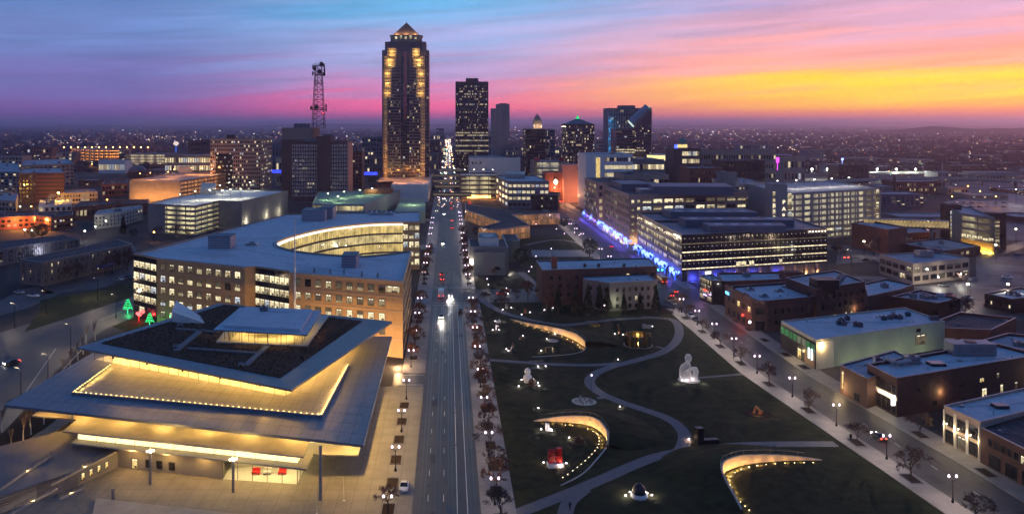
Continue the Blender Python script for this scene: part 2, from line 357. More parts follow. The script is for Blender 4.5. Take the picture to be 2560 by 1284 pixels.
def clutter(e, poly, z):
    '''seams, drains, vent pipes and a conduit on a flat roof'''
    r_ = random.Random(int(abs(poly[0].x*13+poly[0].y*7))); cx = sum((p.x for p in poly))/len(poly); cy_ = sum((p.y for p in poly))/len(poly); C_ = Vector((cx,cy_)); s = MB(); v = MB()
    area = abs(sum(poly[i].x*poly[(i+1) % len(poly)].y-poly[(i+1) % len(poly)].x*poly[i].y for i in range(len(poly))))/2
    if poly[0].y > 700 or len(poly) > 8: return
    d = (poly[1]-poly[0]).normalized(); n_ = Vector((-d.y,d.x)); lo = min((p-poly[0]).dot(n_) for p in poly); hi = max((p-poly[0]).dot(n_) for p in poly); k = lo+2.4
    while k < hi-1:                                   # membrane seams, clipped to the outline
        hits = []
        for i in range(len(poly)):
            a, b = poly[i], poly[(i+1) % len(poly)]; da, db = (a-poly[0]).dot(n_)-k, (b-poly[0]).dot(n_)-k
            if da*db < 0: hits.append(a.lerp(b, da/(da-db)))
        if len(hits) == 2:
            m_ = (hits[0]+hits[1])/2; s.box((m_.x,m_.y,z+.012), ((hits[1]-hits[0]).length-.6,.09,.016), 0, math.atan2(d.y,d.x))
        k += r_.uniform(2.6,3.6)
    for _ in range(min(16, 3+int(area/110))):
        q = poly[r_.randrange(len(poly))].lerp(C_, r_.uniform(.15,.95)); t_ = r_.random()
        if t_ < .55: v.lathe([(.10,0), (.10,.7), (.17,.72), (.17,.82)], (q.x,q.y,z), 6)
        elif t_ < .8: v.box((q.x,q.y,z+.25), (r_.uniform(.5,1.1),r_.uniform(.5,1),.5), 0, r_.random())
        else: v.lathe([(.35,0), (.35,.03)], (q.x,q.y,z), 8)
    a = poly[0].lerp(C_,.3); b = poly[len(poly)//2].lerp(C_,.35); v.tube((a.x,a.y,z+.12), (b.x,b.y,z+.12), .06, n=4)
    if s.f: s.obj('roof_seams', m_seam, e, kind='stuff')
    v.obj('roof_vents', m_metal, e, kind='stuff')
m_seam = mat('membrane_seam', (.26,.27,.29), .8, 0, .2)
def pxpoly(pts, z): return [G2(x, y, z) for x, y in pts]
def rooftop(par, p, d, name='rooftop_unit', rz=0, m=None):
    """ventilation unit: body, fan ring, base rail"""
    b = MB(); b.box((0,0,d[2]/2+.15), d, 0); b.box((0,0,.075), (d[0]*.9, d[1]*.9, .15), 1)
    for k in range(4): b.box((0, -d[1]/2-.03, .35+d[2]*(.1+.18*k)), (d[0]*.85, .06, .06), 1)
    b.lathe([(min(d[:2])*.32, d[2]+.15), (min(d[:2])*.32, d[2]+.4)], n=10, m=1)
    return b.obj(name, [m or m_metal, m_blackm], par, Matrix.Translation(p) @ Matrix.Rotation(rz, 4, 'Z'))
LD = {}; KL = 14.0
def light(parent, p, e, c, r=.15, name='bulb_light', spot=None):
    k = (round(e,1), c, r, spot is not None)
    if k not in LD:
        d = bpy.data.lights.new(name, 'POINT' if spot is None else 'SPOT'); d.energy = e*KL; d.color = c; d.shadow_soft_size = r; LD[k] = d
        if spot is not None: d.spot_size = spot[0]; d.spot_blend = .8
    M = Matrix.Translation(p)
    if spot is not None: M = M @ Vector(spot[1]).to_track_quat('-Z', 'Y').to_matrix().to_4x4()
    return add(name, LD[k], parent, M)
ORDW = 'nearest,second,third,fourth,fifth,sixth,seventh,eighth,ninth,tenth,eleventh,twelfth,thirteenth,fourteenth,fifteenth,sixteenth,seventeenth,eighteenth,nineteenth,twentieth,twenty-first,twenty-second,twenty-third,twenty-fourth,twenty-fifth,twenty-sixth,twenty-seventh,twenty-eighth,twenty-ninth,thirtieth'.split(',')
# ================================================================== SETTING
def sheet(name, pts, z, m, kind='structure', label=None):
    b = MB(); b.cap(ccw(pts), z); o = b.obj(name, m, None, kind=kind)
    o['label'] = label or name.replace('_', ' ') + ' of the city'
    return o
def slab(name, pts, z, m, label, low=-.3):
    b = MB(); b.prism(ccw(pts), low, z, bottom=False); o = b.obj(name, m, None, kind='structure'); o['label'] = label; return o
m_ground = mat('city_ground', (.032,.029,.031), .85, 0, .5, .02, stain=((.075,.07,.07), .012, .55), spec=.2)
bg_ = MB(); n_ = 48
bg_.cap([(60000*math.cos(2*math.pi*k/n_), 60000*math.sin(2*math.pi*k/n_)) for k in range(n_)], -.02); o = bg_.obj('ground', m_ground, kind='structure'); o['label'] = 'dark ground reaching to the horizon'
rect = lambda x0, x1, y0, y1: [(x0,y0), (x1,y0), (x1,y1), (x0,y1)]
XG = lambda Y: 88.0 + max(0, 250-Y)*.085
XL = lambda Y: 93.6 + max(0, 250-Y)*.085 if Y < 345 else 86.0
XR = lambda Y: 107.0 + max(0, 250-Y)*.085
# roads
avenue = sheet('avenue', rect(-6.9, 6.4, 100, 5200), .004, m_asph, label='wide straight avenue running to the vanishing point')
side_street = sheet('street', [(XL(110),110), (XL(180),180), (XL(250),250), (XL(340),340), (86,350), (86,900), (XR(300),900), (XR(250),250), (XR(180),180), (XR(110),110)], .004, m_asph2, label='side street past the sculpture park and blue trees')
sheet('road', rect(6.4, 86, 352, 380), .006, m_asph2, label='cross street behind the sculpture park')
sheet('road', rect(6.4, 86, 473, 497), .006, m_walk, label='pale paved cross street beside the angular library')
sheet('road', rect(XR(300), 420, 352, 380), .006, m_asph2, label='cross street in front of the pale two-storey corner building')
sheet('road', rect(XR(300), 300, 497, 516), .006, m_asph2, label='narrow cross street between the two large offices')
sheet('road', rect(-16, -6.9, 239.5, 252), .006, m_asph, label='short driveway between the terraced building and tan office')
sheet('road', rect(-160, -6.9, 500, 520), .006, m_asph, label='cross street behind the tan office')
sheet('road', rect(-160, 300, 640, 660), .006, m_asph, label='cross street by the red office building')
LR = [G2(*p) for p in [(-260,1120), (20,1075), (110,960), (190,872), (262,822), (330,795), (420,765), (420,722), (330,738), (240,766), (140,790), (60,812), (-60,850), (-260,900)]]
sheet('road', LR, .008, m_asph2, label='broad junction road curving past the striped apartment block')
sheet('road', [G2(*p) for p in [(-160,790), (0,752), (55,722), (95,716), (150,735), (60,772), (-160,830)]], .006, m_asph2, label='minor road at the left edge')
sheet('parking_lot', [G2(*p) for p in [(105,735), (110,716), (330,660), (345,690), (240,722)]], .006, m_asph2, label='dark car park beside the striped apartment block')
sheet('parking_lot', [G2(*p) for p in [(2060,690), (2190,700), (2560,770), (2560,640), (2440,640), (2440,700), (2290,716), (2200,690)]], .007, mat('snowy_lot', (.13,.12,.125), .7, 0, .3, .1, stain=((.05,.047,.047), .05, .5)), label='open car park round the pale corner building')
sheet('parking_lot', [G2(*p) for p in [(2230,720), (2560,722), (2560,800), (2350,790)]], .009, m_asph2, label='car park with faded stall lines near the right edge')
for q_, lb_ in (([(2290,560), (2420,545), (2560,560), (2600,600), (2450,600)], 'pale lot between the footbridge and the golden garage'), ([(2100,612), (2200,620), (2230,650), (2090,660)], 'snow-dusted lot by the red signals'), ([(2290,462), (2420,452), (2600,462), (2600,474), (2400,490)], 'pale ground below the motorway ramp')):
    sheet('parking_lot', [G2(*p) for p in q_], .0105, MATS['snowy_lot'], label=lb_)
sheet('road', [G2(*p) for p in [(2440,640), (2560,600), (2640,590), (2640,606), (2560,618), (2470,648)]], .0125, m_asph2, label='lit street curving right past the golden garage')
sheet('parking_lot', [G2(*p) for p in [(215,612), (330,606), (345,636), (280,650), (225,640)]], .007, m_asph2, label='full car park behind the striped apartment block')
sheet('parking_lot', [G2(*p) for p in [(2360,505), (2500,478), (2620,500), (2620,540), (2420,540)]], .007, m_walk, label='sodium-lit car park below the motorway ramps')
sheet('parking_lot', [G2(*p) for p in [(150,402), (300,398), (300,418), (190,425)]], .007, m_asph2, label='distant car park below the curved orange garage')
# pavements
WK = [(6.4,110), (13.2,110), (13.2,352), (6.4,352)]
slab('pavement', WK, .13, m_walk, 'pavement along the park side of the avenue')
slab('pavement', rect(6.4, 12.5, 380, 900), .13, m_walk, 'pavement of the avenue past the glass museum block')
slab('pavement', rect(-13.8, -6.9, 252, 900), .13, m_walk, 'pavement along the tan office side of the avenue')
slab('pavement', [(XG(110),110), (XL(110),110), (XL(180),180), (XL(250),250), (XL(340),340), (XG(340),340), (XG(250),250), (XG(180),180)], .13, m_walk, 'pavement with tree pits along the sculpture park')
slab('pavement', rect(81, 86, 380, 900), .13, m_walk, 'pavement on the library side of the side street')
slab('pavement', [(XR(110),110), (XR(110)+7,110), (XR(180)+7,180), (XR(250)+6,250), (113,352), (XR(352),352), (XR(250),250), (XR(180),180)], .13, m_walk, 'pavement in front of the brick shop buildings')
slab('pavement', rect(107, 113, 380, 900), .13, m_walk, 'pavement under the blue-lit trees')
plaza_px = [(-260,1420), (0,1185), (140,1085), (240,1010), (600,990), (960,930), (985,955), (1052,965), (1056,1000)]
plaza = [(-6.9,110), (-6.9,239.5), (-16,239.5), (-30,236), (-99,240), (-99,205), (-101,186), (-96,150), (-88,110)]
slab('plaza', plaza, .13, mat('plaza_paving', (.20,.185,.16), .7, 0, .2, .25), 'pale paved plaza around the terraced glass building')
pj = MB()
for k in range(30): pj.cap(rect(-94+3*k+.0,-94+3*k+.06,112,236), .1335)
for k in range(24): pj.cap(rect(-98,-7,112+5*k,112+5*k+.06), .1345)
o = pj.obj('paving_joints', mat('paving_joint', (.09,.085,.075), .9, 0, .2), None, kind='stuff'); o['label'] = 'thin joints between the plaza paving slabs'
# lawns
park = [(13.2,110), (XG(110),110), (XG(180),180), (XG(250),250), (XG(335),335), (80,352), (13.2,352)]
sheet('lawn', park, .012, m_grass, label='dark winter lawn of the sculpture park')
sheet('lawn', [G2(*p) for p in [(60,830), (190,788), (330,742), (345,700), (240,725), (100,750), (100,775)]], .012, m_grass, label='grass strip between car park and junction')
sheet('lawn', rect(12.5, 40, 380, 405), .012, m_grass, label='small lawn in front of the glass museum block')
sheet('lawn', rect(40, 81, 382, 470), .012, m_grass, label='dark lawn behind the apartment houses')
sheet('lawn', rect(44, 81, 500, 560), .012, m_grass, label='lawn in front of the angular library')
sheet('lawn', [G2(*p) for p in [(280,815), (335,792), (420,790), (420,815), (340,838)]], .012, m_grass, label='grass corner under the green and red lit trees')
sheet('planting_bed', [G2(*p) for p in [(-260,1250), (-20,1110), (120,960), (215,868), (255,880), (240,1010), (140,1085), (0,1185), (-260,1400)]], .014, m_dirt, label='dark planting bed with birch trees beside the terraced building')
# road markings (parts of the avenue)
def mark(x0, x1, y0, y1, par=avenue):
    b = MB(); b.cap(rect(x0, x1, y0, y1), .0085); return b.obj('lane_line', m_paint, par)
mark(1.75, 1.9, 110, 345); mark(3.75, 3.9, 110, 345)
for k in range(20):
    y = 118+k*12.2
    if y < 235 or 262 < y < 340: mark(-4.05, -3.93, y, y+3); mark(-.95, -.83, y, y+3)
for y0 in (346.5, 350.5, 382, 386): mark(-6.6, 6.2, y0, y0+.35)
for k in range(14): mark(-.9, -.8, 395+k*18, 399+k*18)
for y0 in (241, 250.4):
    b = MB(); b.cap(rect(-13.5, -7.1, y0, y0+.35), .0105); b.obj('crossing_line', m_paint, avenue)
for a, b_ in (((-1.5,0), (0,0)),): pass
for pts in ([(120,962), (210,868)], [(150,985), (262,845)], [(60,985), (140,870)], [(250,800), (330,768)]):
    l, r = strip([G2(*p) for p in pts], .18); b = MB(); b.cap(l+r[::-1], .0125); b.obj('lane_line', m_paint, avenue)
for k in range(11):
    a = Vector(G2(130+k*17, 735-k*4.6)); b = MB(); l, r = strip([a, a+Vector((3.5, 5.5))], .14); b.cap(l+r[::-1], .0105); b.obj('stall_line', m_paint, avenue)
for k in range(12):
    a = Vector(G2(2330+k*17, 735+k*3.2)); b = MB(); l, r = strip([a, a+Vector((1.2, 5.5))], .14); b.cap(l+r[::-1], .0125); b.obj('stall_line', m_paint, side_street)
for k in range(16):
    y = 130+k*13; x = (XL(y)+XR(y))/2; b = MB(); b.cap(rect(x-.07, x+.07, y, y+2.4), .0085); b.obj('lane_line', m_paint, side_street)
# ------------------------------------------------------------------ park paths
def path(px, w, label, z=.03, k=6):
    pts = smoothline([G2(*p) for p in px], k); l, r = strip(pts, w); b = MB()
    for i in range(len(l)-1):
        b.poly([(*r[i],z), (*r[i+1],z), (*l[i+1],z), (*l[i],z)])
        b.poly([(*r[i],0), (*r[i+1],0), (*r[i+1],z), (*r[i],z)]); b.poly([(*l[i+1],0), (*l[i],0), (*l[i],z), (*l[i+1],z)])
    o = b.obj('path', m_path, None, kind='structure'); o['label'] = label
m_path = mat('path_concrete', (.125,.12,.125), .7, 0, .18, .5)
path([(1700,1128), (1712,1090), (1691,1059), (1655,1039), (1609,1023), (1555,1005), (1509,986), (1482,968), (1474,950), (1491,932), (1528,916), (1564,907), (1609,895), (1655,880), (1687,857), (1698,832), (1693,809), (1677,798), (1632,794), (1541,798), (1464,807), (1395,811), (1291,791), (1236,770), (1200,745)], 3.1, 'pale path winding in an S through the sculpture park', .030)
path([(1240,1310), (1290,1284), (1427,1230), (1518,1191), (1591,1159), (1655,1137), (1746,1121), (1837,1113), (1900,1110), (1996,1109), (2090,1109)], 3.3, 'pale path crossing the near end of the park', .034)
path([(1210,898), (1291,904), (1382,910), (1473,912), (1550,908)], 2.6, 'pale path from the avenue to the winding path', .038)
path([(1405,1330), (1413,1284), (1425,1252), (1462,1222)], 3.0, 'short path forking off at the bottom edge', .042)
path([(1738,944), (1790,940), (1862,934)], 1.4, 'thin path to the white lattice figure', .026)
path([(1492,995), (1520,991)], 1.6, 'stub path to the round stool plaza', .026, 3)
path([(1640,866), (1668,872)], 1.6, 'stub path to the ring pavilion', .026, 3)
path([(1315,612), (1380,600), (1440,606), (1480,630)], 3, 'path over the library lawn', .03)
path([(1302,680), (1330,706), (1350,735)], 4, 'path beside the apartment houses', .03)
# ------------------------------------------------------------------ crescent walls cut into the lawn
m_cresc = mat('crescent_concrete', (.42,.36,.28), .8, 0, .15, .6)
g_glow = emis('ground_light_lens', (1,.72,.42), 14)
g_pur = emis('spotlight_lens', (1,.82,.95), 16)
def crescent(base_px, hs, lights_px, label, e_each, side=1):
    base = smoothline([G2(*p) for p in base_px], 4); n = len(base); e = thing('crescent_wall', label, 'wall', (*base[n//2], 0))
    def hh(i):
        f = i/(n-1)*(len(hs)-1); k = min(len(hs)-2, int(f)); return hs[k]+(hs[k+1]-hs[k])*(f-k)
    front = strip(base, .01)[0]; back = [b_+(b_-f)*0 for b_, f in zip(base, front)]
    nrm = []
    for i in range(n):
        a, c = base[max(0,i-1)], base[min(n-1,i+1)]; d = (c-a).normalized(); nrm.append(Vector((-d.y, d.x))*side)
    b = MB(); berm = MB(); rail = MB()
    for i in range(n-1):
        p, q = base[i], base[i+1]; h0, h1 = hh(i)+.05, hh(i+1)+.05; p2, q2 = p+nrm[i]*.45, q+nrm[i+1]*.45
        b.poly([(*p,0), (*q,0), (*q,h1), (*p,h0)]); b.poly([(*p,h0), (*q,h1), (*q2,h1), (*p2,h0)]); b.poly([(*q2,0), (*p2,0), (*p2,h0), (*q2,h1)])
        fx = lambda h: 2+h*5.0
        p3, q3 = p2+nrm[i]*fx(h0), q2+nrm[i+1]*fx(h1)
        p25, q25 = p2+nrm[i]*fx(h0)*.45, q2+nrm[i+1]*fx(h1)*.45
        berm.poly([(*p2,h0-.06), (*q2,h1-.06), (*q25,h1*.72), (*p25,h0*.72)]); berm.poly([(*p25,h0*.72), (*q25,h1*.72), (*q3,.008), (*p3,.008)])
        if h0 > .7: rail.tube((*p2,h0+.9), (*q2,h1+.9), .035, n=5)
        if h0 > .7 and i % 2 == 0: rail.tube((*p2,h0), (*p2,h0+.9), .025, n=5)
    b.obj('wall_face', m_cresc, e); berm.obj('grass_berm', m_grass, e, smooth=True); rail.obj('railing', m_metal, e)
    lm = MESH.get('glight')
    if not lm:
        k = MB(); k.lathe([(.12,0), (.14,.08), (.09,.1)], n=8, m=0); k.lathe([(.085,.1), (.085,.112)], n=8, m=1); lm = MESH['glight'] = k.mesh('ground_light', [m_blackm, g_glow])
    for i, p in enumerate(lights_px):
        q = G2(*p); add('ground_light', lm, e, Matrix.Translation((*q, .015)))
    for i in range(0, n, 2):
        if hh(i) > .25: q = base[i]-nrm[i]*1.1; light(e, (*q, .25), e_each*hh(i), (1,.52,.16), .1)
    return e
c3 = lambda x, y: (1200+x/2.1986, 700+y/2.1986)
c4 = lambda x, y: (1860+x/2.1986, 700+y/2.1986)
crescent([(1273,797), (1318,812), (1365,825), (1410,839), (1440,852), (1462,868)], [0,.8,1.5,2.1,2.4,2.0], [c3(*p) for p in ((225,240),(262,252),(300,262),(340,275),(378,287),(415,300),(450,312),(480,325),(510,340),(538,356),(548,368))], 'long glowing crescent wall narrowing to a point, farthest of three', 7)
crescent([(1334,1052), (1382,1053), (1427,1056), (1473,1063), (1500,1078), (1517,1100), (1516,1118)], [0,1.0,1.7,2.2,2.4,2.0,.6], [c3(*p) for p in ((455,1085),(482,1068),(510,1048),(535,1030),(557,1012),(578,993),(598,974),(615,957),(632,938),(645,920),(653,902),(655,885),(654,868),(648,850),(640,843),(622,832),(592,818),(510,800),(470,797),(370,790))], 'glowing crescent wall around the red block sculpture', 5)
crescent([(1857,1275), (1838,1246), (1817,1215), (1807,1195), (1812,1180), (1832,1170), (1862,1161), (1928,1153), (1996,1150), (2056,1150)], [.3,.8,1.4,2.1,2.3,2.3,2.1,1.5,.8,0], [c3(*p) for p in ((1378,1080),(1372,1102),(1375,1125),(1383,1148),(1392,1172),(1410,1196),(1432,1219),(1457,1243),(1480,1265),(1400,1058),(1435,1042),(1478,1028),(1522,1020))]+[c4(*p) for p in ((30,1030),(75,1020),(122,1014),(172,1010),(225,1006),(278,1005),(330,1003),(380,1003))], 'large glowing crescent wall nearest the bottom edge', 5)
for px, w, lb in (([(1516,1118), (1490,1150), (1455,1185), (1402,1213)], .35, 'kerb of the crescent around the red block'), ([(1465,868), (1455,878), (1420,886), (1330,892)], .35, 'kerb of the farthest crescent')):
    pts = smoothline([G2(*p) for p in px], 5); l, r = strip(pts, w); b = MB()
    b.prism(ccw(l+r[::-1]), 0, .14); o = b.obj('kerb', m_conc, None, kind='structure'); o['label'] = lb
# ================================================================== TERRACED GLASS BUILDING (left foreground)
def kg():
    m_deck = mat('deck_paving', (.235,.22,.20), .65, 0, .16, .35)
    m_edge = mat('roof_edge_metal', (.20,.21,.23), .45, .3, .12, .3)
    m_soff = mat('white_soffit', (.62,.60,.54), .6, 0, .06, .5)
    m_veg = mat('dry_sedum', (.095,.055,.038), .95, 0, .6, 1.3, bump=1, bscale=5, spec=.1)
    m_gl = glassm('clear_glass', (.9,.92,.9))
    lamp_strip = emis('ceiling_strip', (1,.74,.30), 7)
    lamp_soft = emis('soffit_panel', (1,.72,.28), 3.2)
    zt, zu, zp = 11.5, 17.0, 21.0
    e = thing('office_building', 'terraced glass building with huge overhanging roofs glowing yellow inside', 'building', (-60,205,0))
    def plate(name, poly, z, th, top, edge, parent=e):
        poly = ccw(poly); b = MB(); b.sides(poly, z-th, z, 1); b.cap(poly, z, 0); b.cap(inset(poly, 0), z-th, 2, False); return b.obj(name, [top, edge, m_soff], parent)
    # main roof terrace
    T = [G2(10,1011,zt), G2(909,1111,zt), G2(980,840,zt), Vector((-97.5,256))]
    pt = plate('terrace_deck', T, zt, .55, m_edge, m_edge)
    terr = [G2(278,915,zt), G2(184,984,zt), G2(803,1042,zt), G2(870,915,zt), Vector((-24,249)), Vector((-92,249))]
    b = MB(); b.cap(ccw(terr), zt+.006); b.obj('terrace_paving', m_deck, pt)
    # row of foot lights along the terrace balustrade
    foot = MB(); foot.box((0,0,.27), (.1,.1,.54), 0); foot.box((0,0,.58), (.28,.16,.1), 1); fm = foot.mesh('foot_light', [m_blackm, emis('foot_light_lens', (1,.68,.24), 6)])
    post = MB(); post.box((0,0,.55), (.04,.04,1.1), 0); pm = post.mesh('baluster', m_blackm)
    for a, c, n in ((terr[0],terr[1],16), (terr[1],terr[2],46), (terr[2],terr[3],32)):
        for k in range(n):
            p = a.lerp(c, (k+.5)/n); add('foot_light', fm, pt, Matrix.Translation((*p, zt+.01)))
            if k % 2 == 0: add('baluster', pm, pt, Matrix.Translation((*(p+(c-a).normalized()*.7), zt+.01)))
            if k % 2 == 1: q = p.lerp(Vector((-55,215)), .018); light(pt, (*q, zt+.32), 9, (1,.58,.14), .1)
    for a, c in ((terr[0],terr[1]), (terr[1],terr[2]), (terr[2],terr[3])):
        d = c-a; o_ = (Vector((-55,215))-(a+c)/2).normalized()*-.35; m_ = (a+c)/2+o_; b = MB(); b.box((*m_, zt+.27), (d.length+.6,.14,.54), 0, math.atan2(d.y,d.x)); b.obj('spill_upstand', m_edge, pt)  # strip added to block the foot lights' outward spill
    # glazed storey under the upper roof
    Gp = ccw([G2(715,990,zt), G2(236,898,zt), Vector((-76,258)), Vector((-26,238))])
    n = len(Gp)
    for k in range(n):
        a, c = Gp[k], Gp[(k+1) % n]; m_ = max(2, int((c-a).length/3.4))
        for j in range(m_):
            p, q = a.lerp(c, j/m_), a.lerp(c, (j+1)/m_); b = MB(); b.poly([(*p,zt+.05), (*q,zt+.05), (*q,zu-.7), (*p,zu-.7)]); b.obj('glass_pane', m_gl, e)
            b = MB(); b.box((*p, (zt+zu-.7)/2), (.09,.09,zu-.7-zt), 0); b.obj('mullion', m_frame, e)
    core = inset(Gp, 11); b = MB(); b.prism(core, zt, zu-.7); b.obj('core_wall', m_cream, e)
    b = MB(); b.cap(inset(Gp, .2), zt+.02); b.obj('floor', m_white, e)
    # ceiling strip lights
    b = MB(); ring = inset(Gp, 3.2); ring2 = inset(Gp, 7.2)
    for rg in (ring, ring2):
        for k in range(n):
            a, c = rg[k], rg[(k+1) % n]; m_ = max(1, int((c-a).length/6))
            for j in range(m_):
                p = a.lerp(c, (j+.5)/m_); d = (c-a); b.box((*p, zu-.78), (3.2,.35,.08), 0, math.atan2(d.y, d.x))
    b.obj('ceiling_lights', emis('ceiling_strip_upper', (1,.70,.26), 26), e)
    for k in range(n):
        a, c = ring[k], ring[(k+1) % n]; m_ = max(1, int((c-a).length/9))
        for j in range(m_): light(e, (*a.lerp(c, (j+.5)/m_), zu-1.4), 230, (1,.52,.11), .3)
    # desks and chairs inside
    dk = MB(); dk.box((0,0,.72), (1.8,.8,.05), 0)
    for sx in (-.8,.8): dk.box((sx,0,.35), (.06,.7,.7), 1)
    dk.box((0,.1,1.0), (.7,.05,.42), 1); dm = dk.mesh('desk', [m_white, m_blackm])
    ch = MB(); ch.box((0,0,.45), (.5,.5,.08), 0); ch.box((0,.24,.8), (.5,.07,.6), 0); ch.tube((0,0,0), (0,0,.45), .04, n=5)
    cms = [ch.mesh('chair', mm) for mm in (m_blackm, mat('red_fabric', (.5,.02,.02), .8, 0, .1), mat('lime_fabric', (.4,.5,.05), .8, 0, .1))]
    def furn(p, z, kind, i):
        d = add('desk', dm, None, Matrix.Translation((*p, z)) @ Matrix.Rotation(.3, 4, 'Z')); tag(d, 'white desk behind the upper glass wall, %s from the left' % ('first' if i == 0 else ORDW[i]), 'desk', 'desks in the glowing terrace storey')
        c = add('chair', cms[kind], None, Matrix.Translation((p.x+.3, p.y-1.1, z)) @ Matrix.Rotation(.3+math.pi, 4, 'Z')); tag(c, ('black', 'red', 'lime green')[kind]+' chair in the glowing upper storey, at desk %s from the left' % ('first' if i == 0 else ORDW[i]), 'chair', 'chairs in the glowing terrace storey, %s' % ('black','red','lime')[kind])
    a, c = Gp[0], Gp[1]
    ed = max(range(n), key=lambda k: -((Gp[k]+Gp[(k+1) % n])/2).y); a, c = Gp[ed], Gp[(ed+1) % n]; nr = Vector((-(c-a).y, (c-a).x)).normalized()
    for i in range(14): furn(a.lerp(c, .06+.065*i)+nr*(3.0+(i % 3)), zt+.02, 2 if i in (4,10) else 0, i)
    # joints between the roof panels of the deck and the paving
    jt = MB(); Tc = ccw(T)
    def clipline(poly, n_, k, w, z):
        hits = []
        for i in range(len(poly)):
            a, b_ = poly[i], poly[(i+1) % len(poly)]; da, db = a.dot(n_)-k, b_.dot(n_)-k
            if da*db < 0: hits.append(a.lerp(b_, da/(da-db)))
        if len(hits) == 2: m_ = (hits[0]+hits[1])/2; d = hits[1]-hits[0]; jt.box((*m_, z), (d.length-.4,w,.008), 0, math.atan2(d.y,d.x))
    for n_, st in ((Vector((1,0)),2.6), (Vector((.27,.963)),5.2)):
        lo, hi = min(p.dot(n_) for p in Tc), max(p.dot(n_) for p in Tc); k = lo+st
        while k < hi: clipline(Tc, n_, k, .07, zt+.0045 if n_.x == 1 else zt+.0135); k += st
    jt.obj('panel_joints', mat('panel_joint', (.07,.075,.085), .7, 0, .2), pt, kind='stuff')
    # upper roof with garden
    U = [G2(728,973,zu), G2(980,803,zu), G2(548,757,zu), G2(192,868,zu)]
    pu = plate('upper_roof', U, zu, .5, m_edge, m_edge)
    veg = pxpoly([(700,944), (905,803), (560,762), (252,858)], zu)
    b = MB(); V = ccw(veg); b.prism(V, zu+.005, zu+.16, bottom=False); b.obj('roof_garden', m_veg, pu)
    tuft = MB(); rr_ = random.Random(3)
    vx = [p.x for p in V]; vy = [p.y for p in V]
    for _ in range(7000):
        x, y = rr_.uniform(min(vx), max(vx)), rr_.uniform(min(vy), max(vy))
        ok = all((V[(k+1) % 4]-V[k]).cross(Vector((x,y))-V[k]) > 0 for k in range(4))
        if not ok: continue
        h = rr_.uniform(.15,.45); w = rr_.uniform(.12,.3); a_ = rr_.uniform(0,6.28); dx, dy = math.cos(a_)*w, math.sin(a_)*w
        tuft.poly([(x-dx,y-dy,zu+.14), (x+dx,y+dy,zu+.14), (x+dy*.4,y-dx*.4,zu+.16+h)])
    tuft.obj('sedum_tufts', m_veg, pu, kind='stuff')
    for px, w in (([(440,880), (505,826)], 1.6), ([(612,918), (668,868)], 1.4), ([(470,873), (648,886)], 1.0), ([(440,824), (545,832)], 1.0)):
        l, r = strip(pxpoly(px, zu), w); b = MB(); b.prism(ccw(l+r[::-1]), zu+.1, zu+.52, bottom=False); b.obj('roof_path', m_concd, pu)
    for x, y in ((440,872), (605,918), (450,818)):
        p = G2(x,y,zu); b = MB(); b.box((*p, zu+.75), (1.8,.5,.1), 0)
        for k in (-.7,.7): b.box((p.x+k, p.y, zu+.4), (.12,.45,.6), 0)
        b.box((p.x, p.y+.25, zu+1.05), (1.8,.08,.4), 0); o = b.obj('bench', m_metal); tag(o, 'small grey bench on the roof garden %s' % {440:'beside the left crossing path', 605:'at the near path end', 450:'below the white wedge'}[x], 'bench')
    wd = pxpoly([(430,806), (512,810), (500,790), (440,776)], zu); z2 = zu+3.2; b = MB()
    a, c, d, f = wd; b.poly([(*a,zu), (*c,zu), (*a,z2)]); b.poly([(*f,zu), (*f,z2), (*d,zu)]); b.poly([(*a,z2), (*c,zu+.2), (*d,zu+.2), (*f,z2)]); b.poly([(*a,zu), (*a,z2), (*f,z2), (*f,zu)]); b.poly([(*c,zu), (*d,zu), (*d,zu+.2), (*c,zu+.2)]); b.obj('skylight_wedge', m_white, pu)
    # pavilion on the roof
    Pv = [G2(533,823,zp), G2(768,836,zp), G2(804,776,zp), G2(600,768,zp)]
    pp = plate('pavilion_roof', Pv, zp, .35, m_snow, m_edge)
    b = MB(); b.prism(inset(ccw(Pv), 2.2), zp+.002, zp+.75, bottom=False); b.obj('raised_roof', m_snow, pp)
    fl = ccw(pxpoly([(540,858), (768,868), (822,792), (600,785)], zu)); b = MB(); b.prism(fl, zu+.17, zu+.5); b.obj('pavilion_floor', m_cream, pp)
    gp = ccw(inset(ccw(Pv), 3.6)); b = MB()
    for k in range(4):
        a, c = gp[k], gp[(k+1) % 4]
        for j in range(7):
            p = a.lerp(c, j/7); q = a.lerp(c, (j+1)/7); g_ = MB(); g_.poly([(*p,zu+.5), (*q,zu+.5), (*q,zp-.35), (*p,zp-.35)]); g_.obj('glass_pane', m_gl, pp)
            if j % 1 == 0: m3 = MB(); m3.box((*p, (zu+zp)/2), (.1,.1,zp-zu-.9)); m3.obj('mullion', m_frame, pp)
    b.prism(inset(gp, 6.5), zu+.5, zp-.36); b.obj('core_wall', m_cream, pp)
    cp = inset(ccw(Pv), 2.0); cl = MB()
    for k in range(4):
        for j in range(6): p = cp[k].lerp(cp[(k+1) % 4], (j+.5)/6); cl.tube((*p,zu+.5), (*p,zp-.35), .09, n=6)
    cl.obj('slim_columns', m_frame, pp, kind='stuff')
    b = MB(); ci = inset(gp, 2.5)
    for k in range(4):
        for j in range(3): p = ci[k].lerp(ci[(k+1) % 4], (j+.5)/3); b.box((*p, zp-.42), (1.6,1.6,.1))
    b.obj('ceiling_lights', emis('pavilion_panel', (1,.66,.2), 28), pp)
    sh = MB(); a, c = ci[0], ci[1]
    for k in range(3): sh.box((*(a.lerp(c,.3)+Vector((0,1.2))), zu+1.1+.6*k), (6,.4,.08))
    sh.obj('shelves', m_brown, pp)
